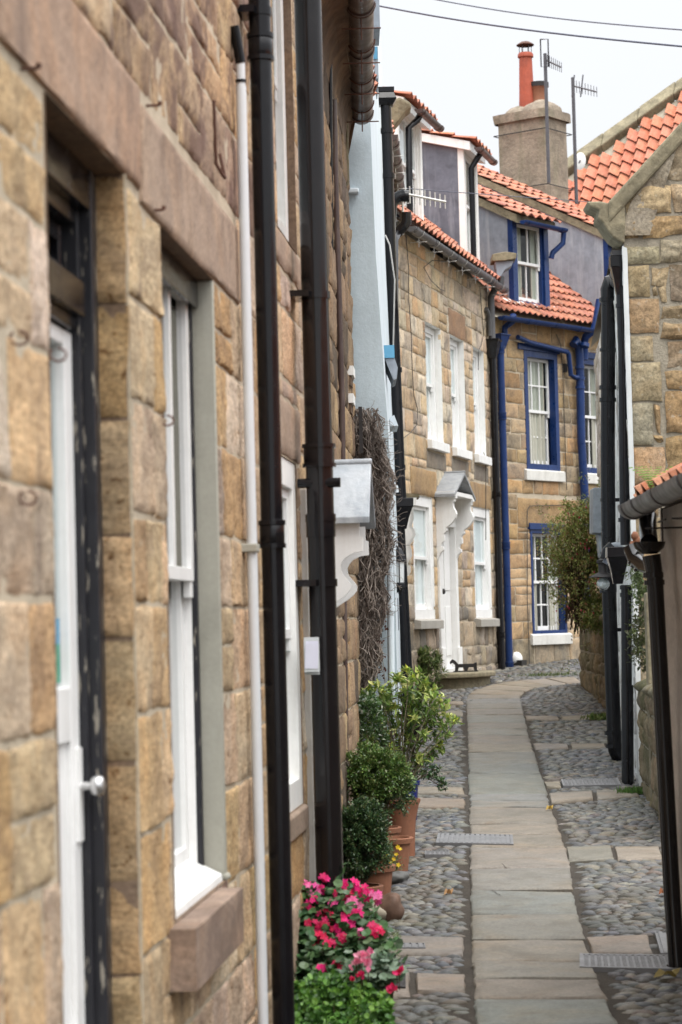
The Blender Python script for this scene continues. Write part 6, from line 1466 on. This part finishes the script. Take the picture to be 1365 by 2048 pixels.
# 5. dark trailing plant in cobalt pot
c = gp(815, 1642); s = c.y / 4835
t = thing('potted_plant', 'dark glossy trailing plant spilling from a cobalt blue glazed pot', 'potted plant', c); pot(t, c, .065, .085, .27, 'cobalt_glaze')
fol = MB(); mb = MB()
for (x, y) in ((835, 1530), (850, 1525), (862, 1535), (870, 1550), (880, 1560), (885, 1575), (875, 1540), (845, 1545), (858, 1555), (830, 1550), (888, 1568)):
    tip = atY(x, y, c.y); pts = [c + Vector((0, 0, .22)), (c + Vector((0, 0, .30)) + tip) / 2 + Vector((0, 0, .04)), tip]; mb.tube(pts, .003, 'bark', 5); spray(tip, 34, .026, .018, DGR, 'leaf_gloss', sp=.045)
mb.build('stem', t); fol.build('foliage', t, recalc=False)
# 6. black pot by the blue house
c = gp(822, 1482); t = thing('plant_pot', 'black plastic pot with small pale flowers standing by the foot of the blue house pipe', 'plant pot', c); pot(t, c, .075, .11, .24, 'black_paint')
fol = MB(); crown(fol, c + Vector((-.02, 0, .28)), .13, .12, .08, 500, .03, .016, GRN, clumps=20, cs=.4, seed=5)
for i in range(12): p = c + Vector((R.uniform(-.1, .1), R.uniform(-.1, .1), R.uniform(.28, .38))); spray(p, 5, .015, .012, [(.6, .5, .6), (.7, .7, .7)], 'petal', sp=.004)
fol.build('foliage', t, recalc=False)
# 7. bush by the porch of the three window house
c = gp(838, 1392); t = thing('bush', 'spiky green bush in front of the stone wall left of the white porch', 'bush', c); s = c.y / 4835
mb = MB(); twigs(mb, c, 30, .5, .3, .008); mb.build('stem', t); fol = MB()
for i in range(95):
    q = rdir(.2); k = R.random() ** .5; p = atY(846, 1340, c.y) + Vector((q.x * .24 * k, q.y * .2 * k, q.z * .23 * k)); d0 = (q + Vector((0, 0, .5))).normalized(); spray(p, 18, .075, .016, [(.10, .15, .04), (.15, .20, .06), (.06, .10, .03), (.20, .23, .09)], sp=.035, d0=d0 * 1.2)
crown(fol, atY(838, 1372, c.y), .2, .2, .12, 900, .05, .015, [(.09, .13, .04), (.14, .18, .06)], clumps=30, cs=.3, seed=6)
fol.build('foliage', t, recalc=False)
# 8. yellow flowers by a grey cobble
c = gp(777, 1755); t = thing('flower_pot', 'yellow flowers with feathery leaves in front of a rimmed terracotta pot by the grey stone', 'flowers', c); s = c.y / 4835
fol = MB(); top = atY(775, 1718, c.y)
crown(fol, top + Vector((-.02, 0, -.03)), .085, .07, .13, 2200, .022, .005, [(.10, .15, .05), (.16, .21, .09), (.07, .12, .04)], clumps=40, cs=.4, seed=8); fol.build('foliage', t, recalc=False)
def flower(mb, p, r, pal, n=5, mat='petal', face=None):
    f = (face or (Vector((0, -1, .5)) + rdir() * .5)).normalized(); a_ = f.orthogonal().normalized(); b_ = f.cross(a_); r0 = R.uniform(0, 6)
    col = vary(R.choice(pal), .12, .03)
    for k in range(n):
        a = r0 + k * 2 * math.pi / n; d = a_ * math.cos(a) + b_ * math.sin(a); s_ = f.cross(d); w = r * .62
        mb.add([p, p + d * r * .5 + s_ * w * .6 + f * r * .12, p + d * r + s_ * w * .35 + f * r * .2, p + d * r * 1.06 + f * r * .12, p + d * r - s_ * w * .35 + f * r * .2, p + d * r * .5 - s_ * w * .6 + f * r * .12], [(0, 1, 2, 3), (0, 3, 4, 5)], mat, vary(col, .08, .03))
    mb.blob(p + f * r * .1, r * .16, r * .16, r * .16, mat, tuple(min(1, x * 1.6 + .05) for x in col), nu=5, nv=3, amp=0)
fl_ = MB()
for (x, y) in ((796, 1694), (773, 1707), (793, 1709), (788, 1718), (783, 1725), (797, 1730), (788, 1737), (800, 1698), (776, 1745)): flower(fl_, atY(x, y, c.y - .06), .013, [(.75, .50, .02), (.8, .58, .03)])
flower(fl_, atY(767, 1701, c.y - .06), .016, [(.6, .01, .12)]); fl_.build('blossom', t, recalc=False)
pc = gp(790, 1745); pot(t, pc, .075, .10, .20, 'terracotta')
# stones
for (x, y, rx, ry, rz, m, lab, rt) in ((797, 1766, .062, .05, .036, 'boulder_grey', 'smooth dark grey oval stone below the yellow flowers', .2), (781, 1842, .070, .07, .078, 'boulder_brown', 'rounded reddish brown boulder at the edge of the cobbles behind the geraniums', .5), (745, 1846, .075, .06, .058, 'boulder_pale', 'pale sandy boulder between the brown boulder and the geraniums', .1), (803, 1711, .03, .03, .02, 'boulder_pale', 'small flat stone under the tall flared terracotta pot', 0)):
    c = gp(x, y); mb = MB(); mb.blob(c + Vector((0, 0, rz * .8)), rx, ry, rz, m, nu=24, nv=16, amp=.16, seed=x * .1, rot=rt); o = mb.build('stone', at=c, smooth='all'); tag(o, lab, 'stone')
# 9. geranium trough in the foreground
def gx(x, y, Y): return atY(x, y, Y)
Yg0, Yg1 = 9.15, 10.9
zt_ = atY(765, 1968, 9.6).z
t = thing('flower_trough', 'dark trough of pink and red geraniums in front of the thick black downpipe', 'flower trough', (-.02, 9.7, gz(9.7)))
mb = MB(); xa = -.19; xb = atY(770, 1990, 9.95).x
def trough(mb, x0, x1, y0, y1, z0, z1, mat):
    w = .012
    mb.hexa([Vector(p) for p in ((x0, y0, z0), (x1, y0, z0), (x1, y0 + w, z0), (x0, y0 + w, z0), (x0, y0, z1), (x1, y0, z1), (x1, y0 + w, z1), (x0, y0 + w, z1))], mat)
    mb.hexa([Vector(p) for p in ((x0, y1 - w, z0), (x1, y1 - w, z0), (x1, y1, z0), (x0, y1, z0), (x0, y1 - w, z1), (x1, y1 - w, z1), (x1, y1, z1), (x0, y1, z1))], mat)
    mb.hexa([Vector(p) for p in ((x0, y0 + w, z0), (x0 + w, y0 + w, z0), (x0 + w, y1 - w, z0), (x0, y1 - w, z0), (x0, y0 + w, z1), (x0 + w, y0 + w, z1), (x0 + w, y1 - w, z1), (x0, y1 - w, z1))], mat)
    mb.hexa([Vector(p) for p in ((x1 - w, y0 + w, z0), (x1, y0 + w, z0), (x1, y1 - w, z0), (x1 - w, y1 - w, z0), (x1 - w, y0 + w, z1), (x1, y0 + w, z1), (x1, y1 - w, z1), (x1 - w, y1 - w, z1))], mat)
    mb.quad(Vector((x0, y0, z1 - .03)), Vector((x1, y0, z1 - .03)), Vector((x1, y1, z1 - .03)), Vector((x0, y1, z1 - .03)), 'soil')
trough(mb, -.19, xb - .03, 9.50, 9.93, gz(9.7) - .02, gz(9.7) + .20, 'iron_dark'); mb.build('trough', t)
GL = [(.05, .12, .045), (.07, .15, .055), (.035, .085, .032), (.09, .17, .065), (.13, .20, .11)]
fol = MB()
def gleaf(x, y, Y, n=6, sp=.04, L=.042, pal=GL):
    for i in range(n):
        p = atY(x, y, Y) + Vector((R.gauss(0, sp), R.gauss(0, sp), R.gauss(0, sp * .8))); d = Vector((R.gauss(0, 1), R.gauss(-.5, .6), R.gauss(.1, .4))).normalized(); leaf(fol, p, d, (Vector((0, -.45, 1)) + rdir() * .5), L * R.uniform(.6, 1.2), L * R.uniform(.6, 1.2), 'leaf', vary(R.choice(pal), .2, .06), shape=1)
for i in range(520):
    y = R.uniform(1775, 1985); x0 = 598; x1 = 700 + (y - 1775) * .5 if y < 1870 else 770; x = R.uniform(x0, min(x1, 775)); Y = 9.93 - (y - 1775) / 200 * .45 + R.uniform(-.12, .06)
    if y < 1800 and x > 735: continue
    if y < 1790 and R.random() < .5: continue
    gleaf(x, y, Y, 6)
fol.build('foliage', t, recalc=False)
st_ = MB(); fl_ = MB()
PK = {'m': [(.80, .02, .22), (.72, .015, .16)], 'p': [(.85, .10, .36), (.88, .22, .45)], 'r': [(.74, .015, .10), (.80, .04, .18)], 'd': [(.45, .006, .06), (.5, .01, .09)]}
for (x, y, k, n, sp) in ((608, 1768, 'p', 5, 8), (646, 1762, 'm', 6, 8), (622, 1785, 'p', 14, 14), (640, 1777, 'm', 6, 8), (630, 1812, 'm', 12, 13), (686, 1788, 'r', 13, 13), (702, 1774, 'm', 12, 12), (732, 1785, 'm', 9, 10), (750, 1795, 'p', 9, 10), (709, 1812, 'p', 12, 12), (668, 1812, 'p', 5, 7), (650, 1838, 'r', 14, 14), (695, 1840, 'm', 10, 10), (712, 1832, 'm', 8, 9), (690, 1858, 'm', 14, 14), (625, 1858, 'd', 13, 13), (650, 1862, 'd', 13, 13), (640, 1882, 'r', 14, 13), (660, 1893, 'r', 8, 9), (683, 1878, 'r', 9, 9), (745, 1860, 'r', 9, 10), (757, 1866, 'r', 6, 7), (722, 1866, 'p', 5, 6), (643, 1940, 'm', 5, 6), (678, 1932, 'r', 7, 8)):
    Y = 9.80 - (y - 1765) / 200 * .45; hc = atY(x, y, Y)
    st_.tube([hc - Vector((0, -.05, .14)), hc - Vector((0, 0, .02))], .0022, 'moss_stone', 5)
    for i in range(int(n * .7) + 2):
        q = rdir(.3); p = hc + Vector((q.x, q.y * .7 - .01, q.z)) * sp * 1.2 * Y / 4835; flower(fl_, p, .0155 * R.uniform(.8, 1.15), PK[k], face=(Vector((0, -1, .2)) + q * .9))
fl_.build('blossom', t, recalc=False); st_.build('stem', t)
# 10. cyclamen trough with dark box
t = thing('potted_cyclamen', 'pink and red cyclamen with silvery leaves in a black square planter at the cobble edge', 'potted plant', (.13, 9.35, gz(9.35)))
mb = MB(); a = atY(735, 2030, 9.3); b = atY(768, 2030, 9.3); trough(mb, a.x - .06, b.x, 9.22, 9.48, gz(9.7) - .01, atY(765, 1962, 9.65).z, 'iron_dark'); mb.build('planter', t, bevel=.003)
fol = MB(); SV = [(.10, .17, .10), (.16, .24, .16), (.06, .11, .06), (.24, .32, .24)]
for i in range(60): gleaf(R.uniform(690, 785), R.uniform(1915, 1965), R.uniform(9.15, 9.42), 4, .02, .036, SV)
for i in range(14): gleaf(R.uniform(770, 795), R.uniform(1930, 1975), 9.3, 2, .015, .034, SV)
fol.build('foliage', t, recalc=False); fl_ = MB()
for (x, y, k, r) in ((720, 1912, 'p', .020), (741, 1909, 'p', .02), (713, 1928, 'p', .018), (737, 1930, 'p', .02), (724, 1925, 'p', .015), (723, 1953, 'r', .016), (705, 1962, 'r', .013), (799, 1946, 'r', .02), (786, 1980, 'r', .018), (700, 1937, 'p', .01), (794, 1950, 'r', .014)):
    p = atY(x, y, 9.08)
    for i in range(7): leaf(fl_, p + rdir() * r * .25, (rdir(.6) + Vector((0, -.2, .5))), Vector((0, -1, 0)) + rdir() * .5, r * 1.5, r * 1.1, 'petal', vary(R.choice([(.85, .25, .42), (.9, .4, .55)] if k == 'p' else PK['r']), .15))
    fl_.tube([p, p - Vector((0, -.05, .07))], .0018, 'rust', 4)
fl_.build('blossom', t, recalc=False)
# 11. low bright green leafy plant in the very foreground
t = thing('leafy_plant', 'dense low bright green plant spreading in front of the pink geraniums', 'plant', (-.05, 9.0, gz(9.0)))
fol = MB(); BG = [(.07, .18, .028), (.11, .25, .04), (.045, .12, .022), (.16, .31, .055), (.035, .09, .018)]
for i in range(1500):
    x = R.uniform(548, 780); y = R.uniform(1958, 2120)
    if y < 1958 + max(0, (x - 690)) * .45 or y < 1985 - (x - 548) * .3: continue
    Y = 9.12 - (y - 1960) / 100 * .25 + R.uniform(0, .08)
    p = atY(x, y, Y) + rdir() * .012; t0 = vary(R.choice(BG), .15)
    for k in range(5):
        d = rdir(.2); leaf(fol, p + rdir() * .012, d, Vector((0, -.5, 1)) + rdir() * .4, .026 * R.uniform(.6, 1.2), .024 * R.uniform(.6, 1.2), 'leaf', vary(t0, .12), shape=1)
fol.build('foliage', t, recalc=False)
mb = MB(); twigs(mb, Vector((-.05, 9.0, gz(9.0))), 14, .25, .14, .003); mb.build('stem', t)
# 12. small sprigs beside the trough
t = thing('plant', 'wispy grey green thyme sprigs hanging over the trough edge beside the cobbles', 'plant', gp(780, 1920)); fol = MB()
for i in range(46):
    p = atY(R.uniform(768, 798), R.uniform(1855, 1918), 10.35 + R.uniform(-.1, .1)); spray(p, 9, .012, .006, [(.20, .25, .13), (.14, .20, .08), (.27, .30, .18)], sp=.022)
fol.build('foliage', t, recalc=False)
# 13. bare climber on the blue end wall
t = thing('climber', 'leafless tangled climber covering the pale blue end wall', 'climbing plant', (.15, 14.8, gz(14.8))); mb = MB()
def vx(y): return (706 + 4 * math.sin(y / 60), 752 + 14 * math.sin((y - 830) / 190) + (12 if 880 < y < 1150 else 0) - max(0, y - 1150) * .06)
for i in range(1700):
    y0 = R.uniform(830, 1410); a, b = vx(y0); x = R.uniform(a, b); L = R.randint(5, 13); pts = []; ang = R.gauss(math.pi / 2, .35); Y = 14.84 - R.uniform(0, .18)
    y = y0
    for k in range(L):
        a, b = vx(min(y, 1400)); b += 7 * math.sin(y / 19 + 1) + 5 * math.sin(y / 47); x = min(max(x, a - 2), b + abs(R.gauss(0, 7))); pts.append(atY(x, y, Y)); ang += R.gauss(0, .55); ang = math.pi / 2 + (ang - math.pi / 2) * .82
        x += math.cos(ang) * 12; y += -math.sin(ang) * 12 if i % 2 else math.sin(ang) * 12; Y = min(14.87, max(14.55, Y + R.gauss(0, .012)))
        if y > 1440 or y < 815: break
    if len(pts) > 2: mb.tube(pts, R.choice([.0016, .0021, .0027, .0036]), R.choice(['twig', 'twig', 'twig_dark']), 4, cap=False)
for i in range(150):      # wispy strays
    y0 = R.uniform(840, 1330); a, b = vx(y0); x, y = b - 4, y0; ang = R.uniform(-.8, .8); pts = []
    for k in range(R.randint(4, 8)): pts.append(atY(x, y, 14.75)); ang += R.gauss(0, .5); x += math.cos(ang) * 7; y += math.sin(ang) * 7
    mb.tube(pts, .0014, 'twig', 3, cap=False)
for k in range(5):
    x = 714 + 8 * k; pts = [atY(x + 6 * math.sin(y / 70 + k), y, 14.8 - .02 * k) for y in range(1420, 870, -40)]; mb.tube(pts, .007, 'twig', 6)
mb.build('stem', t, recalc=False)
mb = MB()
for (x, y) in ((762, 1222), (768, 1220), (772, 1248), (775, 1256), (756, 1270), (762, 1285), (756, 1298), (770, 1312), (764, 1318), (757, 1310), (771, 1338), (755, 1345), (757, 1282), (765, 1356)):
    p = atY(x, y, 14.7); [leaf(mb, p + rdir() * .008, rdir(-.5), Vector((0, -1, .3)), .022, .014, 'leaf', vary((.07, .025, .018), .2)) for _ in range(3)]
mb.tube([atY(x, y, 14.72) for x, y in ((764, 1120), (766, 1200), (770, 1230), (758, 1280), (766, 1320), (772, 1380))], .0022, 'twig', 4); mb.build('dead_leaves', t, recalc=False)
mb = MB(); mb.box(atY(722, 860, 14.5), (.022, .022, .28), 'iron_dark'); o = mb.build('trellis_post', at=atY(722, 860, 14.5)); tag(o, 'short black post sticking up beside the top of the bare climber', 'post')
# 14. fuchsia shrub above the far wall
t = thing('flowering_shrub', 'airy green shrub with small red flowers hanging over the far stone garden wall', 'shrub', (2.6, 26, zN)); fol = MB(); mb = MB()
FU = [(.21, .27, .07), (.29, .33, .09), (.15, .20, .055), (.30, .28, .10), (.30, .20, .09)]
YU = 25.2
cen = atY(1160, 1240, YU + .3)
for i in range(240):
    a = R.random(); b = R.random()
    x = 1085 + 122 * (a ** .8); top_ = 975 + 90 * (1 - (x - 1085) / 122) ** 1.3 * 1.0; bot = 1150 + 120 * ((x - 1085) / 122) ** .5
    y = top_ + (bot - top_) * b; Y = YU + R.uniform(-.35, .5); p = atY(x, y, Y)
    if i % 3 == 0:
        m = (cen + p) / 2 + Vector((0, 0, .12)) + rdir() * .08; mb.tube([cen + rdir() * .15, m, p], [.006, .004, .002], 'bark', 4)
    spray(p, 30, .034, .017, FU, sp=.115)
for i in range(22):
    p = atY(R.uniform(1075, 1110), R.uniform(1000, 1120), YU + R.uniform(-.2, .2)); spray(p, 6, .03, .013, FU, sp=.05)
crown(fol, atY(1165, 1105, YU + .4), .27, .3, .52, 9000, .036, .019, FU, clumps=200, cs=.2, seed=2, shell=.2)
crown(fol, atY(1188, 1225, YU + .1), .13, .2, .2, 1300, .045, .018, FU[:3], clumps=40, cs=.3, seed=14, shell=.2)
for (x, y) in ((1160, 960), (1205, 965), (1170, 950), (1115, 1240), (1140, 1330), (1127, 1340), (1170, 1290), (1150, 1268)): spray(atY(x, y, YU), 12, .045, .012, FU, sp=.09)
mb.build('stem', t); fol.build('foliage', t, recalc=False); fl_ = MB()
for i in range(28): p = atY(R.uniform(1110, 1200), R.uniform(1000, 1230), YU - .35); leaf(fl_, p, Vector((0, 0, -1)) + rdir() * .3, Vector((0, -1, 0)), .03, .014, 'petal', vary((.45, .03, .08), .3))
fl_.build('blossom', t, recalc=False)
# 15. greenery behind the mossy wall, fern in gutter, weeds
t = thing('ivy', 'green ivy and ferns growing up behind the low mossy wall', 'ivy', (2.15, 17.3, 1.0)); fol = MB()
for i in range(80):
    x = R.uniform(1266, 1300); y = R.uniform(1130, 1345); spray(atY(x, y, 17.2 + R.uniform(-.1, .2)), 22, .035, .016, [(.10, .14, .05), (.06, .085, .03), (.15, .2, .08)] if y < 1210 else [(.06, .07, .03), (.09, .08, .045), (.045, .06, .022), (.10, .13, .04)], sp=.06)
fol.build('foliage', t, recalc=False)
t = thing('fern', 'small bright green fern growing out of the grey gutter of the outbuilding', 'fern', atY(1305, 975, 10.6)); fol = MB()
for k in range(16):
    a = R.uniform(0, 6.3); d = Vector((math.cos(a) * .5, math.sin(a) * .4, 1)).normalized(); p = atY(1304, 975, 10.5)
    for j in range(9):
        q = p + d * .012 * j + Vector((math.cos(a), 0, 0)) * .0008 * j * j
        for s_ in (-1, 1): leaf(fol, q, (d * .5 + Vector((s_, .2, 0))), Vector((0, -1, .3)), .020 - .0018 * j, .007, 'leaf', vary((.20, .34, .07), .2))
fol.build('fronds', t, recalc=False)
def tuft(label, x, y, n, sp, L, pal):
    c = gp(x, y); t = thing('weed', label, 'weed', c); f2 = MB()
    for i in range(n):
        p = c + Vector((R.gauss(0, sp), R.gauss(0, sp), .005)); leaf(f2, p, rdir(1.2) + Vector((0, 0, .4)), rdir(), L * R.uniform(.5, 1.2), L * .25, 'leaf', vary(R.choice(pal), .2))
    f2.build('foliage', t, recalc=False)
tuft('bright green weeds at the foot of the white painted corner of the gable cottage', 1272, 1588, 420, .055, .05, [(.07, .15, .03), (.11, .2, .05)])
tuft('small green weeds where the far stone wall meets the cobbles', 1210, 1440, 300, .08, .08, [(.08, .13, .03), (.14, .17, .05)])
tuft('thin line of weeds at the foot of the blue trimmed house', 1110, 1352, 300, .25, .05, [(.12, .15, .05), (.08, .11, .04)])
# fallen leaves
for (x, y, lab, cc_) in ((1335, 1962, 'curled yellow brown fallen leaf at the foot of the leaning black pipe', (.26, .20, .06)), (1100, 1625, 'small yellow fallen leaf on the right edge of the flagstones', (.5, .33, .06)), (1328, 1795, 'rusty orange fallen leaf on the right hand cobbles', (.35, .13, .05)), (898, 1796, 'pale orange fallen leaf on the left hand cobbles near the brown boulder', (.45, .25, .1))):
    c = gp(x, y) + Vector((0, 0, .035)); mb = MB(); k = 9; r = .05 if x == 1335 else .022
    vs = [c + Vector((0, 0, .0))] + [c + Vector((math.cos(a) * r * (1 + .35 * math.sin(a * 4)), math.sin(a) * r * .8, .018 * math.sin(a * 3))) for a in [2 * math.pi * i / 14 for i in range(14)]]
    mb.add(vs, [(0, 1 + i, 1 + (i + 1) % 14) for i in range(14)], 'leaf', cc_); o = mb.build('fallen_leaf', at=c, recalc=False); tag(o, lab, 'leaf')
for o in bpy.data.objects:
    if '_w' in o: del o['_w']
sc.render.engine = 'CYCLES'
